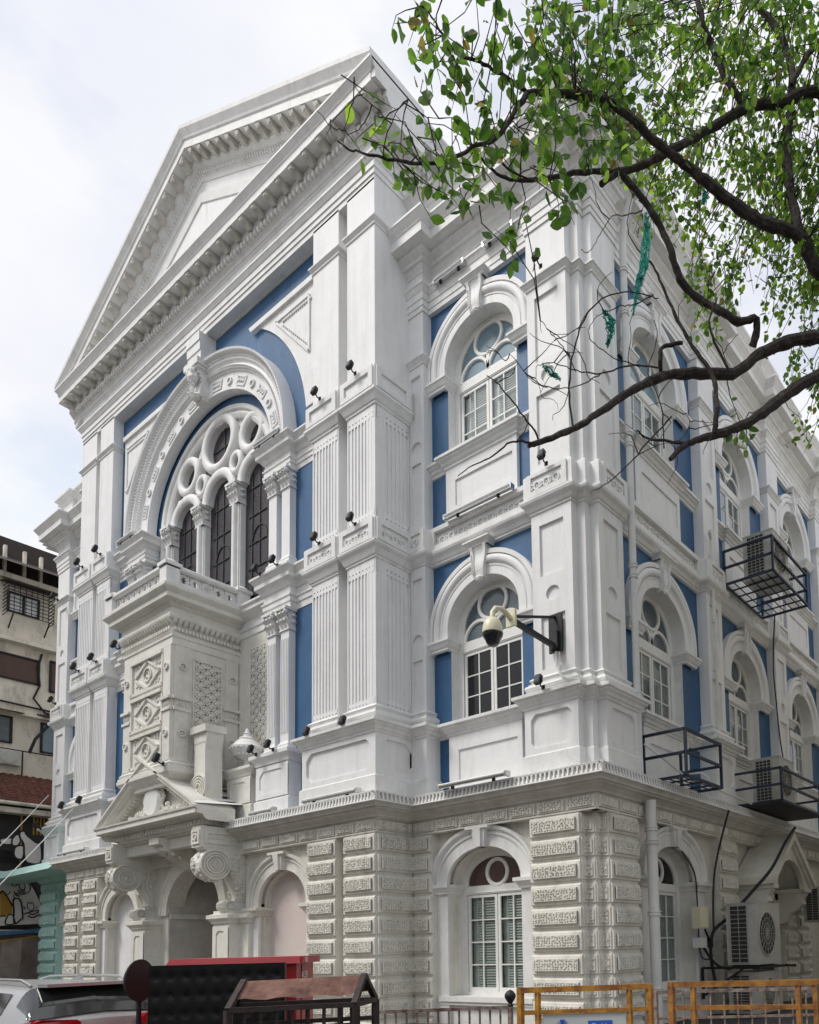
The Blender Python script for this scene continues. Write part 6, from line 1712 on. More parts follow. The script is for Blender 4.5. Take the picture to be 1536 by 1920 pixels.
# ================================================================== STREET THINGS
def loftcar(name,label,loc,rot,paint,sz=1.0):
    M['carpaint']=mat('silver_car_paint',paint,.28,metal=.55,var=.03); M['carglass']=mat('tinted_car_glass',(.012,.015,.014),.05,spec=1.0)
    M['lamp_red']=mat('red_tail_lamp',(.42,.008,.012),.12,spec=.9); M['rubber']=mat('tyre_rubber',(.015,.015,.015),.8)
    T=thing(name,label,'car',(0,0,0))
    xs=[0,.05,.12,.30,.62,1.3,2.3,2.85,3.35,3.9,4.18,4.27]
    # half ring: (y,z) at 9 points for each station
    def ring(i):
        x=xs[i]
        fl=.26; sl=.88 if 0<i<10 else .70
        if i==0: sl=.74
        if i==1: sl=.84
        belt=[.90,1.06,1.10,1.09,1.08,1.06,1.03,1.0,.97,.88,.78,.66][i]
        roofz=[.90,1.07,1.14,1.30,1.50,1.545,1.54,1.50,1.18,.94,.82,.68][i]
        roofw=[.70,.80,.82,.72,.62,.62,.61,.60,.68,.74,.66,.5][i]
        return [(0,fl),(sl*.93,fl+.02),(sl,.46),(sl*1.01,.72),(sl*.985,belt-.05),(sl*.965,belt),(roofw+.05,belt+(roofz-belt)*.80 if roofz>belt+.1 else belt+.005),(roofw-.03,roofz-.02 if roofz>belt+.1 else belt+.01),(0,roofz+.02)]
    RG=[ring(i) for i in range(len(xs))]
    def S(s,t,off=0):
        def ev(s,t):
            i=min(int(s),len(xs)-2); f=s-i; j=min(int(t),7); g=t-j
            def cr(a,b,c,d,f): return .5*((2*b)+(-a+c)*f+(2*a-5*b+4*c-d)*f*f+(-a+3*b-3*c+d)*f**3)
            def pt(i,t):
                i=max(0,min(len(xs)-1,i)); r=RG[i]; j=min(int(t),7); g=t-j
                a,b=r[j],r[j+1]; return (a[0]+(b[0]-a[0])*g,a[1]+(b[1]-a[1])*g)
            P=[pt(i+k,t) for k in (-1,0,1,2)]; X=[xs[max(0,min(len(xs)-1,i+k))] for k in (-1,0,1,2)]
            g0=f
            return Vector((xs[i]+(xs[i+1]-xs[i])*f, P[1][0]+(P[2][0]-P[1][0])*f, P[1][1]+(P[2][1]-P[1][1])*f))
        p=ev(s,t)
        if off:
            e=.03; a=ev(min(s+e,10.99),t)-ev(max(s-e,0),t); b=ev(s,min(t+e,7.99))-ev(s,max(t-e,0)); n=a.cross(b)
            if n.length>1e-9:
                n.normalize(); 
                if n.dot(p-Vector((2.1,0,.8)))<0: n=-n
                p=p+n*off
        return p
    def patch(s0,s1,t0,t1,ns,nt_,off,name,mt,both=True):
        m=MB()
        for sg in ((1,-1) if both else (1,)):
            vs=[]
            for i in range(ns+1):
                for j in range(nt_+1):
                    p=S(s0+(s1-s0)*i/ns,t0+(t1-t0)*j/nt_,off); vs.append((p.x,sg*p.y,p.z))
            m.add(vs,[(i*(nt_+1)+j,(i+1)*(nt_+1)+j,(i+1)*(nt_+1)+j+1,i*(nt_+1)+j+1) for i in range(ns) for j in range(nt_)])
        b=m.build(name,mt,T,smooth=True); return b
    m=MB()
    for sg in (1,-1):
        vs=[(xs[i],sg*y,z) for i in range(len(xs)) for (y,z) in RG[i]]
        m.add(vs,[(i*9+j,(i+1)*9+j,(i+1)*9+j+1,i*9+j+1) for i in range(len(xs)-1) for j in range(8)])
        m.add([(xs[0],sg*y,z) for y,z in RG[0]],[tuple(range(9))])
    body=m.build('body','carpaint',T,smooth=True)
    bm=bmesh.new(); bm.from_mesh(body.data); bmesh.ops.remove_doubles(bm,verts=bm.verts,dist=.002); bm.to_mesh(body.data); bm.free()
    md=body.modifiers.new('bevel','BEVEL'); md.width=.05; md.segments=3; md.limit_method='ANGLE'; md.angle_limit=R_(12)
    patch(1.95,3.92,5.55,8,8,8,.02,'rear_window','carglass')
    patch(4.35,5.3,5.25,5.95,5,4,.012,'side_window','carglass'); patch(5.42,5.9,5.2,5.97,5,4,.012,'side_window','carglass'); patch(6.0,7.2,5.2,5.97,5,4,.012,'side_window','carglass')
    patch(7.05,8.0,6.1,8,8,6,.014,'windscreen','carglass')
    for sg in (-1,1):
        m=MB(); P=[(.38,1.06),(.43,.95),(.80,.90),(.90,.97),(.90,1.08),(.80,1.12),(.43,1.10)]
        vs=[(x,sg*y,z) for x in (-.07,.10) for y,z in P]
        vs=[(x+(.0 if y_*sg<.7 else (y_*sg-.7)*.6),y_,z) for x,y_,z in vs]
        m.add(vs,[tuple(range(7)),tuple(range(13,6,-1))]+[(i,(i+1)%7,7+(i+1)%7,7+i) for i in range(7)])
        m.build('tail_lamp','lamp_red',T)
    m=MB()
    for sg in (-1,1):
        m.tube([(.62,sg*.60,1.50),(.80,sg*.62,1.575),(1.6,sg*.63,1.60),(2.5,sg*.62,1.59),(2.75,sg*.60,1.54)],.018,8)
    m.build('roof_rails','chrome',T,smooth=True)
    m=MB(); m.prism(lambda u,d,z:(u,d,z),[(.62,1.55),(.86,1.55),(.66,1.63)],-.02,.02); m.build('antenna_fin','carpaint',T)
    m=MB(); m.box(ID,.36,.58,-.55,.55,1.485,1.525); m.build('roof_spoiler','carpaint',T)
    m=MB()
    n=22; P=[(-.035,.10*math.cos(2*math.pi*i/n),.97-.0+.05*math.sin(2*math.pi*i/n)) for i in range(n)]
    P=[(.03-.0,.10*math.cos(2*math.pi*i/n),.90+.048*math.sin(2*math.pi*i/n)) for i in range(n)]
    m.tube([(x-.035,y,z) for x,y,z in P],.008,5,closed=True); m.bar((-.005,.05,.865),(-.005,.03,.935),.016); m.bar((-.005,-.03,.865),(-.005,-.05,.935),.016); m.bar((-.005,.045,.885),(-.005,-.045,.915),.016)
    m.build('emblem','chrome',T)
    for x in (.78,3.42):
        for sg in (-1,1):
            m=MB(); m.lathe((x,sg*.80,.33),[(.02,-.10),(.30,-.11),(.33,-.07),(.33,.07),(.30,.11),(.02,.10)],24,ax='Y'); w_=m.build('wheel','rubber',T,smooth=True)
            m=MB(); m.lathe((x,sg*.92,.33),[(.01,-.02),(.20,-.02),(.22,.0),(.01,.01)],20,ax='Y'); m.build('rim','chrome',w_)
    T.location=loc; T.rotation_euler=(0,0,rot); T.scale=(1,1,sz)
    return T
CARP=(.50,.50,.51)
c0=at(208,11.3,GZ+.03)
loftcar('parked_car','silver SUV seen from behind at the lower left, with roof rails and red tail lamps',(c0.x,c0.y,GZ+.03),R_(188),CARP,1.0)
# convex disc on a post beside the car
T=thing('round_mirror','back of a dark round mirror on a post beside the silver car','mirror',tuple(at(258,10.6,GZ)))
c=at(261,10.6,1.33)
m=MB(); ax=(CAM_LOC-c); ax.z=0; ax.normalize(); q=Vector((0,1,0)).rotation_difference(Vector((math.cos(math.atan2(ax.y,ax.x)+.9),math.sin(math.atan2(ax.y,ax.x)+.9),0)))
m.lathe((0,0,0),[(.01,-.10),(.11,-.09),(.20,-.05),(.25,.0),(.255,.02),(.01,.02)],26,ax='Y')
m.v=[tuple(q@Vector(v)+c) for v in m.v]; m.build('disc','black',T,smooth=True)
m=MB(); m.tube([tuple(at(262,10.65,GZ)),tuple(at(262,10.65,1.3))],.03,8); m.build('post','black',T)
# red kiosk with its roof and lettering
P1=at(330,9.9,GZ); P2=at(556,9.6,GZ); ux=(P2-P1).normalized(); nx=Vector((ux.y,-ux.x,0))   # nx faces the viewer
if nx.dot(CAM_LOC-P2)<0: nx=-nx
K=lambda u,d,z:tuple(P2+ux*u+nx*d+Vector((0,0,z-GZ)))
T=thing('red_kiosk','red sheet metal kiosk with pink roof edge coloured as if lit and chalked numbers, behind the black screen','kiosk',tuple(P2))
m=MB(); m.box(K,-1.30,0,-1.3,0,GZ,1.50); m.build('cabin','red',T)
m=MB(); m.prism(K,[(-1.42,1.49),(.06,1.49),(.03,1.575),(-1.36,1.575)],-1.4,.07); m.build('roof','redroof',T)
m=MB(); m.box(K,.06,.075,-1.38,.06,1.49,1.575) ; m.build('roof_end','red',T)
m=MB(); 
for u in (-.14,): m.box(K,u,u+.012,-.0,.012,GZ,1.48)
m.box(K,0,.01,-.34,-.32,GZ,1.48); m.build('door_seam','black',T)
def text(s,size,org,dx,dz,mt,parent,name):
    cu=bpy.data.curves.new(name,'FONT'); cu.body=s; cu.size=size; cu.extrude=.002
    o=bpy.data.objects.new(name,cu); COL.objects.link(o)
    dn=dx.cross(dz).normalized()
    o.matrix_world=Matrix(((dx.x,dz.x,dn.x,org[0]),(dx.y,dz.y,dn.y,org[1]),(dx.z,dz.z,dn.z,org[2]),(0,0,0,1)))
    bpy.context.view_layer.update()
    me=bpy.data.meshes.new_from_object(o); mw_=o.matrix_world.copy(); bpy.data.objects.remove(o)
    me.transform(mw_); me.materials.clear(); me.materials.append(M[mt])
    q=bpy.data.objects.new(name,me); COL.objects.link(q); q.parent=parent; q.matrix_parent_inverse=parent.matrix_world.inverted(); return q
dz=Vector((0,0,1))
text('A3615',.085,K(.08,-.10,1.50),-nx,dz,'chalk',T,'painted_number')
text('\u0915\u094d\u0930 3359',.13,K(.012,-.30,1.30),-nx,dz,'chalk',T,'painted_number')
#text('ASS',.07,K(-.75,.078,1.505),ux,dz,'chalk',T,'painted_letters')
# black quilted screen
Q1=at(281,9.5,GZ); Q2=at(534,9.0,GZ); ux2=(Q2-Q1).normalized(); LQ=(Q2-Q1).length; n2=Vector((ux2.y,-ux2.x,0)); n2=n2 if n2.dot(CAM_LOC-Q1)>0 else -n2
K2=lambda u,d,z:tuple(Q1+ux2*u+n2*d+Vector((0,0,z-GZ)))
m=MB(); NX,NZ=int(LQ/.03),56; vs=[]
zt=1.50
sp=LQ/9.0
for j in range(NZ+1):
    for i in range(NX+1):
        u=LQ*i/NX; z=GZ+(zt-GZ)*j/NZ
        a=(u/sp)%1-.5; b=((z+.12)/(.2))%1-.5
        e=.03*(1-math.exp(-(a*a*sp*sp+b*b*.04)/.0011))
        vs.append(K2(u,e+.01*math.sin(u*5),z))
m.add(vs,[(j*(NX+1)+i,j*(NX+1)+i+1,(j+1)*(NX+1)+i+1,(j+1)*(NX+1)+i) for j in range(NZ) for i in range(NX)])
m.box(K2,0,LQ,-.06,.0,GZ,zt+.01)
o=m.build('screen','blackvinyl',None,smooth=True); tag(o,'black quilted screen standing in front of the red kiosk','screen')
# A-frame rusty barricade
T=thing('rusty_barricade','rusty barricade with a folded sheet ridge in front of the red kiosk','barricade',tuple(at(560,8.2,GZ)))
zr_,zp=1.08,1.36
A1,A2_=at(428,8.0,zr_),at(664,8.0,zr_); B1,B2=at(440,8.75,zr_),at(704,8.75,zr_)
R1,R2=at(458,8.35,zp-.02),at(683,8.35,zp)
m=MB()
def V(p,z): return (p.x,p.y,z)
for a,b in ((A1,A2_),(B1,B2)): 
    m.bar(a,b,.05); m.bar(V(a,zr_-.20),V(b,zr_-.20),.045); m.bar(V(a,.2),V(b,.2),.045)
    for p in (a,b): m.bar(V(p,GZ),p,.06)
for p,q in ((A1,R1),(A2_,R2),(B1,R1),(B2,R2),(A1,B1),(A2_,B2)): m.bar(p,q,.055)
m.build('frame','darkrust',T)
m=MB()
for i in range(1,8): 
    p=A1.lerp(A2_,i/8); m.bar(V(p,.2),p,.022)
    p=B1.lerp(B2,i/8); m.bar(V(p,.2),p,.022)
m.build('bars','darkrust',T)
m=MB()
for (X1_,X2_,e) in ((A1,A2_,0),(B1,B2,0)):
    a=R1.lerp(X1_,.66); b=R2.lerp(X2_,.66); n=12; vs=[]
    for i in range(n+1):
        t=i/n; p=R1.lerp(R2,t); q_=a.lerp(b,t); q_.z+=.012*math.sin(i*1.7); mid=p.lerp(q_,.5); mid.z+=.004*math.sin(i*2.3); vs+=[tuple(p),tuple(mid),tuple(q_)]
    m.add(vs,[(i*3+k,(i+1)*3+k,(i+1)*3+k+1,i*3+k+1) for i in range(n) for k in (0,1)])
m.build('folded_sheet','rust',T)
# railings round the building
def railing(label,a,b,z,n,mt='rustfence',knob=False):
    T=thing('railing',label,'railing',tuple(a))
    m=MB(); m.bar(V(a,z),V(b,z),.05); m.bar(V(a,z-.42),V(b,z-.42),.04); m.bar(V(a,.0),V(b,.0),.04)
    for p in (a,b): m.bar(V(p,GZ),V(p,z+.02),.06)
    m.build('rails',mt,T)
    m=MB()
    for i in range(1,n): p=a.lerp(b,i/n); m.bar(V(p,.0),V(p,z),.022)
    m.build('bars',mt,T)
    if knob:
        m=MB(); m.lathe((b.x,b.y,z),[(.03,0),(.05,.03),(.03,.06),(.06,.10),(.085,.15),(.085,.19),(.05,.24),(.01,.26)],16); m.build('knob','black',T,smooth=True)
railing('low rusty railing between the folded barricade and the yellow barricade',at(702,11.6,0),at(956,11.6,0),.72,13,knob=True)
railing('whitewashed rusty railing behind the right hand yellow barricade',at(1228,12.4,0),at(1560,13.0,0),.84,13)
def barricade(label,pxa,pxb,D0,D1,z,mt,board):
    T=thing('street_barricade',label,'barricade',tuple(at((pxa+pxb)/2,(D0+D1)/2,GZ)),group='yellow tubular street barricades')
    a,b=at(pxa,D0,z),at(pxb,D1,z+.02); L=(b-a).length; u=(b-a).normalized()
    m=MB(); w=.075
    def pp(t,zz): p=a.lerp(b,t); return (p.x,p.y,zz)
    m.bar(pp(-.0,z),pp(1.0,z+.02),w); m.bar(pp(0,z-.30),pp(1,z-.28),w*.8); m.bar(pp(0,.05),pp(1,.05),w)
    for t in (.02,.98): m.bar(pp(t,GZ),pp(t,z+.03),w)
    for t in ((.15,.83) if board else (.16,.80,.90)): m.bar(pp(t,GZ+.2),pp(t,z),w*.8)
    m.build('tubular_frame',mt,T)
    m=MB()
    for t in (.02,.98):
        p=Vector(pp(t,GZ+.06)); nn=Vector((u.y,-u.x,0)); m.bar(p-nn*.35,p+nn*.35,w)
    m.build('feet',mt,T)
    if board:
        nn=Vector((u.y,-u.x,0)); nn=nn if nn.dot(CAM_LOC-a)>0 else -nn
        G=lambda s,d,zz:tuple(a+u*(s*L)+nn*d+Vector((0,0,zz-a.z)))
        m=MB(); m.box(G,.185,.80,-.01,.01,.18,z-.335); m.build('notice_board','board',T)
        m=MB(); zc=z-.50
        for k in range(-3,4): an=k*.33; m.bar(G(.33,.014,zc),(G(.33+.045*math.sin(an),.014,zc+.10*math.cos(an))),.022,.004)
        m.prism(G,[(.52,zc-.1),(.70,zc-.1),(.70,zc+.07),(.52,zc+.07)],.010,.016); m.build('blue_print','blueboard',T)
        text('D dd',.10,G(.545,.018,zc-.035),u,dz,'board',T,'board_letters')
    return T
barricade('yellow street barricade holding a white notice board with blue print',970,1222,10.4,10.3,1.03,'yellow',True)
barricade('rusty orange street barricade without a board at the lower right corner',1252,1560,10.1,9.9,1.075,'orange',False)
barricade_pivot=None
# black post top behind the yellow barricade

# mint canopy slab over the far left corner, part of the painted end of the gallery
m=MB(); m.add([FR(-33,1.0,4.96),FR(-24.2,1.0,5.03),FR(-24.2,-.5,5.03),FR(-33,-.5,4.96),FR(-32.0,.75,5.30),FR(-23.9,.75,5.36),FR(-23.9,-.5,5.36),FR(-32.0,-.5,5.30)],[(0,1,2,3),(4,7,6,5),(0,4,5,1),(1,5,6,2),(2,6,7,3),(3,7,4,0)])
m.build('mint_canopy','mint',B)

# ================================================================== THE TREE
T=thing('street_tree','leafy street tree reaching in from the right with dark gnarled limbs','tree',(wray(1700,1500,9.2).x,wray(1700,1500,9.2).y,-.25))
LIMBS=[]
def limb(pts,r0,r1):
    P=[wray(x,y,d) for x,y,d in pts]; Q=[]
    for i in range(len(P)-1):
        p0=P[max(i-1,0)];p1=P[i];p2=P[i+1];p3=P[min(i+2,len(P)-1)]
        k=5
        for j in range(k):
            t=j/k; Q.append(.5*((2*p1)+(-p0+p2)*t+(2*p0-5*p1+4*p2-p3)*t*t+(-p0+3*p1-3*p2+p3)*t**3))
    Q.append(P[-1]); n=len(Q)
    Q=[q+Vector((random.uniform(-1,1),random.uniform(-1,1),random.uniform(-1,1)))*.008 for q in Q]
    R=[(r0+(r1-r0)*(i/(n-1)))*random.uniform(.88,1.14) for i in range(n)]
    LIMBS.append((Q,R)); return Q
trunk=limb([(1740,2180,9.2),(1730,1800,9.2),(1715,1300,9.1),(1680,900,9.0),(1650,640,9.0),(1640,400,9.2),(1610,150,9.4),(1590,-150,9.6)],.30,.12)
limb([(1640,420,9.2),(1590,250,9.0),(1536,172,8.8),(1470,190,8.6),(1400,203,8.4),(1330,243,8.2),(1270,275,8.0),(1215,305,7.9),(1165,322,7.8),(1128,346,7.7)],.075,.030)
limb([(1167,322,7.8),(1110,322,7.7),(1050,329,7.6),(985,338,7.5),(940,330,7.4),(905,300,7.3),(880,262,7.2)],.030,.010)
limb([(1650,640,9.0),(1590,520,8.9),(1536,510,8.7),(1500,445,8.5),(1440,420,8.3),(1395,395,8.2),(1331,347,8.0),(1290,312,7.9),(1246,280,7.7),(1190,228,7.5),(1136,189,7.4),(1063,177,7.2),(990,174,7.0)],.085,.030)
limb([(990,174,7.0),(960,215,6.9),(935,255,6.8),(895,272,6.7),(838,299,6.6),(780,306,6.5),(735,300,6.4),(691,288,6.4),(655,282,6.3),(632,262,6.3)],.026,.006)
limb([(990,174,7.0),(941,140,6.9),(900,118,6.8),(862,104,6.8),(835,70,6.7),(813,37,6.7),(790,10,6.6)],.020,.006)
limb([(905,268,6.7),(925,290,6.7),(975,330,6.8),(1040,338,6.9)],.014,.006)
limb([(1500,445,8.5),(1484,360,8.6),(1477,292,8.7),(1483,213,8.8),(1483,122,8.9),(1453,49,9.0),(1390,-20,9.1)],.055,.035)
limb([(1400,203,8.4),(1370,160,8.3),(1340,100,8.3),(1318,40,8.2),(1305,-20,8.2)],.045,.030)
limb([(1536,80,9.0),(1510,110,8.9),(1483,160,8.8)],.04,.03)
limb([(1167,328,7.8),(1209,378,7.9),(1240,430,8.0),(1258,470,8.0),(1276,524,8.1),(1313,561,8.2),(1355,585,8.2),(1385,603,8.3),(1418,600,8.4),(1412,650,8.5)],.034,.045)
limb([(1650,600,9.0),(1590,625,8.8),(1536,632,8.6),(1480,640,8.5),(1425,665,8.4),(1375,700,8.2),(1300,700,8.0),(1240,707,7.9),(1179,737,7.7),(1118,778,7.5),(1075,804,7.4),(1014,829,7.3),(990,836,7.2)],.085,.022)
limb([(1014,829,7.3),(990,790,7.2),(955,745,7.1),(935,720,7.1),(912,703,7.0)],.012,.004)
limb([(1000,832,7.2),(960,828,7.1),(925,855,7.0),(895,868,7.0),(860,892,6.9)],.012,.004)
limb([(1640,690,9.0),(1590,690,8.7),(1536,703,8.3),(1480,735,8.1),(1430,775,7.9),(1380,803,7.8),(1330,818,7.7),(1290,832,7.6),(1256,862,7.5)],.085,.024)
limb([(1290,832,7.6),(1245,826,7.5),(1215,822,7.5),(1195,808,7.4)],.018,.008)
limb([(1368,700,8.0),(1340,640,7.9),(1330,600,7.9),(1345,560,8.0)],.016,.010)
limb([(1340,815,7.7),(1344,760,7.7),(1335,700,7.8),(1300,650,7.8),(1270,600,7.8),(1245,540,7.8),(1225,500,7.8),(1198,470,7.8)],.030,.008)
limb([(1240,706,7.9),(1238,670,7.8),(1245,650,7.8),(1280,642,7.8)],.025,.02)
TW_=[]
def twig(pts,r0=.009,r1=.003): TW_.append(limb(pts,r0,r1))
twig([(1075,804,7.4),(1068,740,7.4),(1070,690,7.3),(1080,640,7.3),(1100,590,7.3),(1130,560,7.2),(1170,548,7.2),(1210,552,7.2),(1235,560,7.3)],.011,.005)
twig([(1238,690,7.8),(1180,685,7.6),(1130,700,7.5),(1080,695,7.4),(1040,680,7.3),(1020,682,7.3)],.010,.003)
twig([(1200,688,7.7),(1150,670,7.6),(1110,640,7.5),(1105,615,7.4),(1120,590,7.4)],.006,.003)
twig([(1130,700,7.5),(1080,725,7.3),(1030,727,7.2),(1000,715,7.1),(985,700,7.1)],.006,.003)
twig([(1080,695,7.4),(1055,650,7.3),(1030,620,7.2),(1012,600,7.1),(1016,625,7.1)],.006,.0025)
twig([(1245,840,7.6),(1240,760,7.6),(1215,700,7.6),(1232,640,7.7),(1228,600,7.7)],.008,.004)
twig([(1260,780,7.5),(1210,835,7.4),(1180,870,7.3),(1140,905,7.2),(1112,920,7.1)],.009,.004)
twig([(1198,470,7.8),(1180,440,7.7),(1178,400,7.7),(1190,360,7.7)],.006,.004)
twig([(1205,395,7.7),(1170,405,7.6),(1148,405,7.5),(1125,440,7.4),(1105,470,7.4),(1090,468,7.4)],.006,.003)
twig([(1030,682,7.3),(1005,690,7.2),(1015,740,7.2),(1040,750,7.2),(1047,770,7.2)],.004,.002)
twig([(1225,552,7.5),(1190,570,7.4),(1160,575,7.3),(1120,592,7.3)],.007,.004)
for i in range(46):
    L=random.choice(LIMBS[1:])
    q=random.choice(L[0][3:]) if len(L[0])>5 else L[0][-1]
    d=Vector((random.uniform(-1,1),random.uniform(-1,1),random.uniform(-.8,.8))).normalized()
    P=[q.copy()]
    for k in range(6):
        d=(d+Vector((random.uniform(-.5,.5),random.uniform(-.5,.5),random.uniform(-.5,.45)))).normalized(); P.append(P[-1]+d*random.uniform(.04,.11))
    LIMBS.append((P,[.006-.0006*k for k in range(7)]))
# ---- foliage ---------------------------------------------------------------
def leafmat(name,c1,c2,tr):
    m=bpy.data.materials.new(name); m.use_nodes=True; n=m.node_tree.nodes; l=m.node_tree.links
    b=n['Principled BSDF']; b.inputs['Base Color'].default_value=(*c1,1); b.inputs['Roughness'].default_value=.42
    o=n['Material Output']; t=n.new('ShaderNodeBsdfTranslucent'); t.inputs[0].default_value=(*c2,1)
    mx=n.new('ShaderNodeMixShader'); mx.inputs[0].default_value=tr
    tc_=n.new('ShaderNodeTexCoord'); z=n.new('ShaderNodeTexNoise'); z.inputs['Scale'].default_value=14
    l.new(tc_.outputs['Object'],z.inputs[0]); r=n.new('ShaderNodeValToRGB'); r.color_ramp.elements[0].color=(*[x*.6 for x in c1],1); r.color_ramp.elements[1].color=(*c1,1); r.color_ramp.elements[0].position=.35; r.color_ramp.elements[1].position=.65
    l.new(z.outputs[0],r.inputs[0]); l.new(r.outputs[0],b.inputs['Base Color'])
    l.new(b.outputs[0],mx.inputs[1]); l.new(t.outputs[0],mx.inputs[2]); l.new(mx.outputs[0],o.inputs[0]); return m
M['leaf_a']=leafmat('leaf_dark_green',(.050,.105,.020),(.13,.30,.03),.45)
M['leaf_b']=leafmat('leaf_mid_green',(.078,.150,.026),(.22,.42,.05),.50)
M['leaf_c']=leafmat('leaf_bright_green',(.14,.24,.035),(.42,.66,.08),.58)
M['leaf_d']=leafmat('leaf_yellowing',(.22,.18,.04),(.40,.34,.06),.45)
LV=[]; 
def leaf(m,p,dirv,size,mi):
    d=dirv.normalized(); side=d.cross(Vector((random.uniform(-1,1),random.uniform(-1,1),random.uniform(-.6,.6)))).normalized(); nn=side.cross(d)
    w=size*random.uniform(.30,.40); cup=nn*size*random.uniform(.02,.14); tip=nn*size*random.uniform(-.15,.15)
    s0=p; pts=[s0, s0+d*size*.22+side*w*.80+cup, s0+d*size*.50+side*w+cup, s0+d*size*.80+side*w*.60+cup*.8, s0+d*size+tip, s0+d*size*.80-side*w*.60+cup*.8, s0+d*size*.50-side*w+cup, s0+d*size*.22-side*w*.80+cup, s0+d*size*.5]
    m.add([tuple(q) for q in pts],[(0,1,2,8),(8,2,3,4),(8,4,5,6),(8,6,7,0)],mi)
crown=MB(); tw=MB()
NET=[(q,r) for Q,R in LIMBS[1:] for q,r in zip(Q[::2],R[::2])]
def nearest(p):
    return min(NET,key=lambda t:(t[0]-p).length_squared)[0]
def spray(px,py,D,size,n,droop=.5,bright=.15,length=.35):
    p=wray(px,py,D)
    s=nearest(p) if random.random()<.65 else p+Vector((random.uniform(-.4,.4),random.uniform(-.3,.3),random.uniform(.1,.5)))
    d0=(p-s); L=d0.length
    if L>1.3: s=p-d0.normalized()*random.uniform(.4,.9)
    mid=s.lerp(p,.5)+Vector((random.uniform(-.08,.08),random.uniform(-.08,.08),random.uniform(.0,.12)))
    dd=(p-mid).normalized(); e=p+(dd+Vector((random.uniform(-.5,.5),random.uniform(-.5,.5),-droop*random.random()))).normalized()*length
    tw.tube([s,mid,p,e],[.007,.0055,.004,.002],4,cap=False)
    for k in range(n):
        t=random.random(); q=(p.lerp(e,t) if random.random()<.6 else mid.lerp(p,t))+Vector((random.uniform(-.05,.05),random.uniform(-.05,.05),random.uniform(-.04,.04)))
        dv=Vector((random.uniform(-1,1),random.uniform(-1,1),random.uniform(-1.9,.35)))
        r=random.random(); mi=2 if r<bright else (3 if r<bright+.035 else (0 if random.random()<.5 else 1))
        leaf(crown,q,dv,size*random.uniform(.7,1.25),mi)
# sparse sprays of large leaves, traced along the boughs on the left
SP=[(618,250,1,.3),(622,232,1,1),(665,270,2,.5),(680,250,3,.5),(700,235,3,.4),(720,200,2,0),(705,275,3,.3),(735,215,2,.2),(740,270,4,.3),(760,240,3,.3),(760,330,4,.3),(735,310,2,0),(790,330,5,.25),(780,375,2,0),(800,225,3,0),(820,300,4,0),(790,235,2,0),(820,330,5,.1),(845,370,4,0),(850,270,5,.1),(870,310,5,.1),(870,390,4,0),(880,250,4,0),(900,340,5,.1),(910,290,4,.1),(940,300,4,.1),(960,270,4,.1),(945,375,5,.1),(965,430,4,0),(950,450,4,0),(985,415,3,0),(1010,320,4,.2),(1040,300,5,.3),(1060,340,4,.3),(1045,380,5,.2),(1070,390,4,.2),(930,230,4,0),(975,235,4,.1),(1010,250,5,.2),(1050,230,5,.2),
(745,30,3,0),(770,50,4,0),(790,85,5,0),(780,20,3,0),(810,60,4,0),(820,110,5,0),(800,140,4,0),(850,120,5,0),(850,160,5,0),(870,60,3,.1),(885,100,4,0),(890,165,4,0),(845,190,2,0),(900,20,3,0),(920,80,4,0),(935,30,4,0),(940,120,5,0),(960,60,5,0),(985,110,5,0),(970,150,5,0),(1010,70,5,.1),(1030,120,5,.1),(920,200,4,0),(900,230,3,0),(1000,200,5,.1)]
for (x,y,n,b) in SP:
    for k in range(2 if n>3 else 1): spray(x+random.uniform(-10,10),y+random.uniform(-10,10),random.uniform(6.3,7.0),.125,n,bright=b,length=.16)
def inpoly(x,y,P):
    c=False; j=len(P)-1
    for i in range(len(P)):
        if (P[i][1]>y)!=(P[j][1]>y) and x<(P[j][0]-P[i][0])*(y-P[i][1])/(P[j][1]-P[i][1])+P[i][0]: c=not c
        j=i
    return c
def region(P,count,D0,D1,size,n,bright,length=.3,clump=.55):
    xs=[p[0] for p in P]; ys=[p[1] for p in P]; k=0; g=0
    C=[(random.uniform(min(xs),max(xs)),random.uniform(min(ys),max(ys))) for _ in range(max(4,count//9))]
    while k<count and g<count*30:
        g+=1
        if random.random()<clump: cx,cy=random.choice(C); x,y=random.gauss(cx,26),random.gauss(cy,22)
        else: x,y=random.uniform(min(xs),max(xs)),random.uniform(min(ys),max(ys))
        if inpoly(x,y,P): spray(x,y,random.uniform(D0,D1),size,n,bright=bright,length=length); k+=1
region([(990,-40),(1180,-60),(1180,290),(1100,300),(1010,240),(1000,100)],120,6.8,8.8,.11,7,.18,.22)
region([(1150,-60),(1700,-60),(1700,330),(1180,300),(1150,180)],560,7.6,12.5,.092,12,.30,.34)
region([(1190,300),(1700,260),(1700,560),(1470,545),(1400,520),(1330,560),(1260,470),(1205,400)],290,8.4,12.5,.088,12,.40,.34)
region([(1400,500),(1700,450),(1700,800),(1500,800),(1470,700),(1440,600)],95,9.5,13.0,.085,10,.15,.34)
region([(1240,480),(1330,540),(1300,600),(1350,640),(1320,500)],8,9,11,.10,6,.2,.3)
region([(1370,790),(1450,770),(1440,815),(1380,830)],4,8.0,8.6,.10,5,.25,.2)
region([(1480,760),(1600,720),(1600,850),(1500,830)],10,10,12,.09,6,.2,.25)
region([(1540,-200),(2600,-250),(2600,700),(1700,700)],150,7.5,12,.13,9,.2,.4)
region([(900,-500),(2400,-500),(2400,-70),(900,-90)],210,7.0,11.5,.13,9,.2,.4)
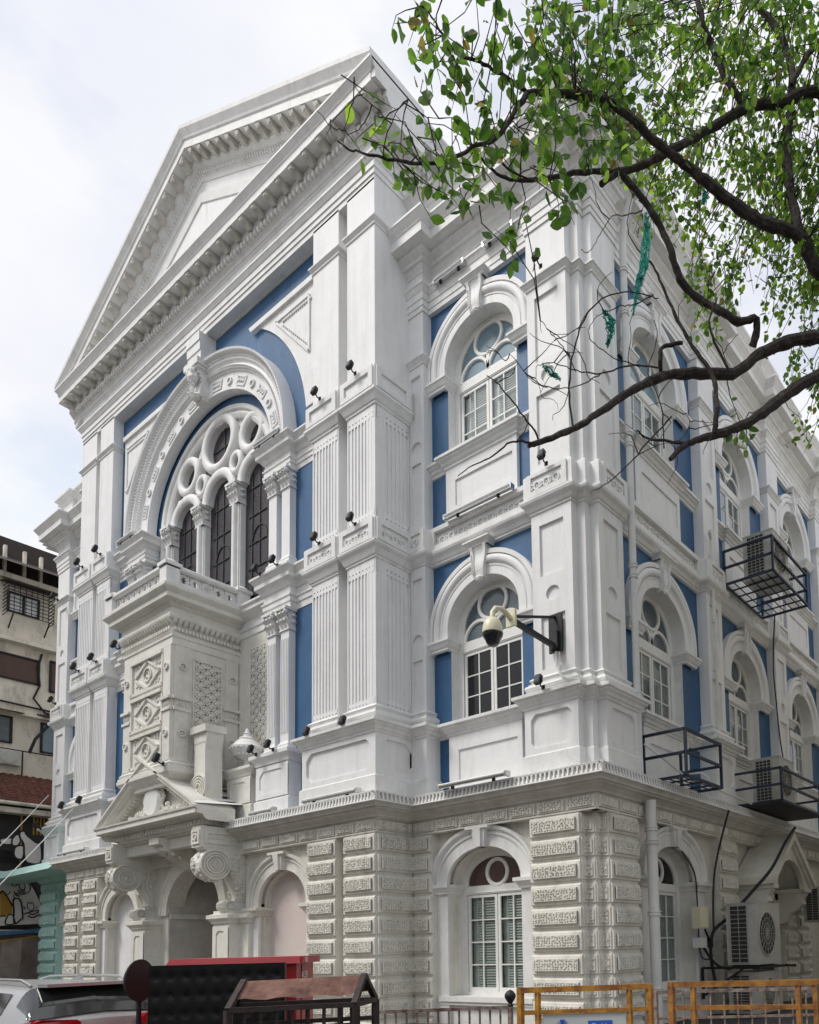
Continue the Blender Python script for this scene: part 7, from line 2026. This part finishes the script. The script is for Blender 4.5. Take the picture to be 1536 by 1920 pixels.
crown.build('crown',['leaf_a','leaf_b','leaf_c','leaf_d'],T,recalc=False)
tw.build('twigs','bark',T,recalc=False)
m=MB()
Q,R=LIMBS[0]; m.tube(Q,R,14)
m.build('trunk','bark',T,smooth=True)
m=MB()
for Q,R in LIMBS[1:]: m.tube(Q,R,8 if R[0]>.02 else 5)
m.build('boughs','bark',T,smooth=True)
# torn teal netting caught in the twigs
def net(label,pts,w,n):
    m=MB()
    for k in range(n):
        P=[]
        ox,oy=random.uniform(-w,w),random.uniform(-.05,.05)
        s=random.uniform(0,.5); e=random.uniform(.55,1)
        for i in range(9):
            t=s+(e-s)*i/8; j=t*(len(pts)-1); a=min(int(j),len(pts)-2); p=wray(*pts[a]).lerp(wray(*pts[a+1]),j-a)
            ww=w*(.3+.9*math.sin(math.pi*t))
            P.append(p+Vector((ox/w*ww+random.uniform(-.012,.012),random.uniform(-.02,.02),random.uniform(-.015,.015))))
        m.tube(P,random.uniform(.0025,.006),4,cap=False)
    for k in range(n*3):
        t=random.random(); j=t*(len(pts)-1); a=min(int(j),len(pts)-2); p=wray(*pts[a]).lerp(wray(*pts[a+1]),j-a); ww=w*(.3+.9*math.sin(math.pi*t))
        q=[p+Vector((random.uniform(-ww,ww),random.uniform(-.03,.03),random.uniform(-.03,.03))) for _ in range(3)]; m.add([tuple(v) for v in q],[(0,1,2)])
    o=m.build('netting_scrap','teal',None,recalc=False); tag(o,label,'netting')
net('torn teal netting hanging longest in the bare twigs, top right of the corner',[(1212,395,7.7),(1214,440,7.7),(1208,500,7.6),(1196,540,7.6),(1188,590,7.5)],.05,34)
net('torn teal netting scrap dangling over the side of the corner pilaster',[(1130,580,7.3),(1144,600,7.3),(1147,620,7.3),(1138,650,7.3)],.045,26)
net('small teal netting shreds caught in the curled twigs before the pilaster roundel',[(1018,685,7.2),(1035,700,7.2),(1052,712,7.2)],.03,9)
net('small teal netting scrap high among the leaves at the right',[(1320,355,8),(1322,370,8),(1320,382,8)],.03,14)
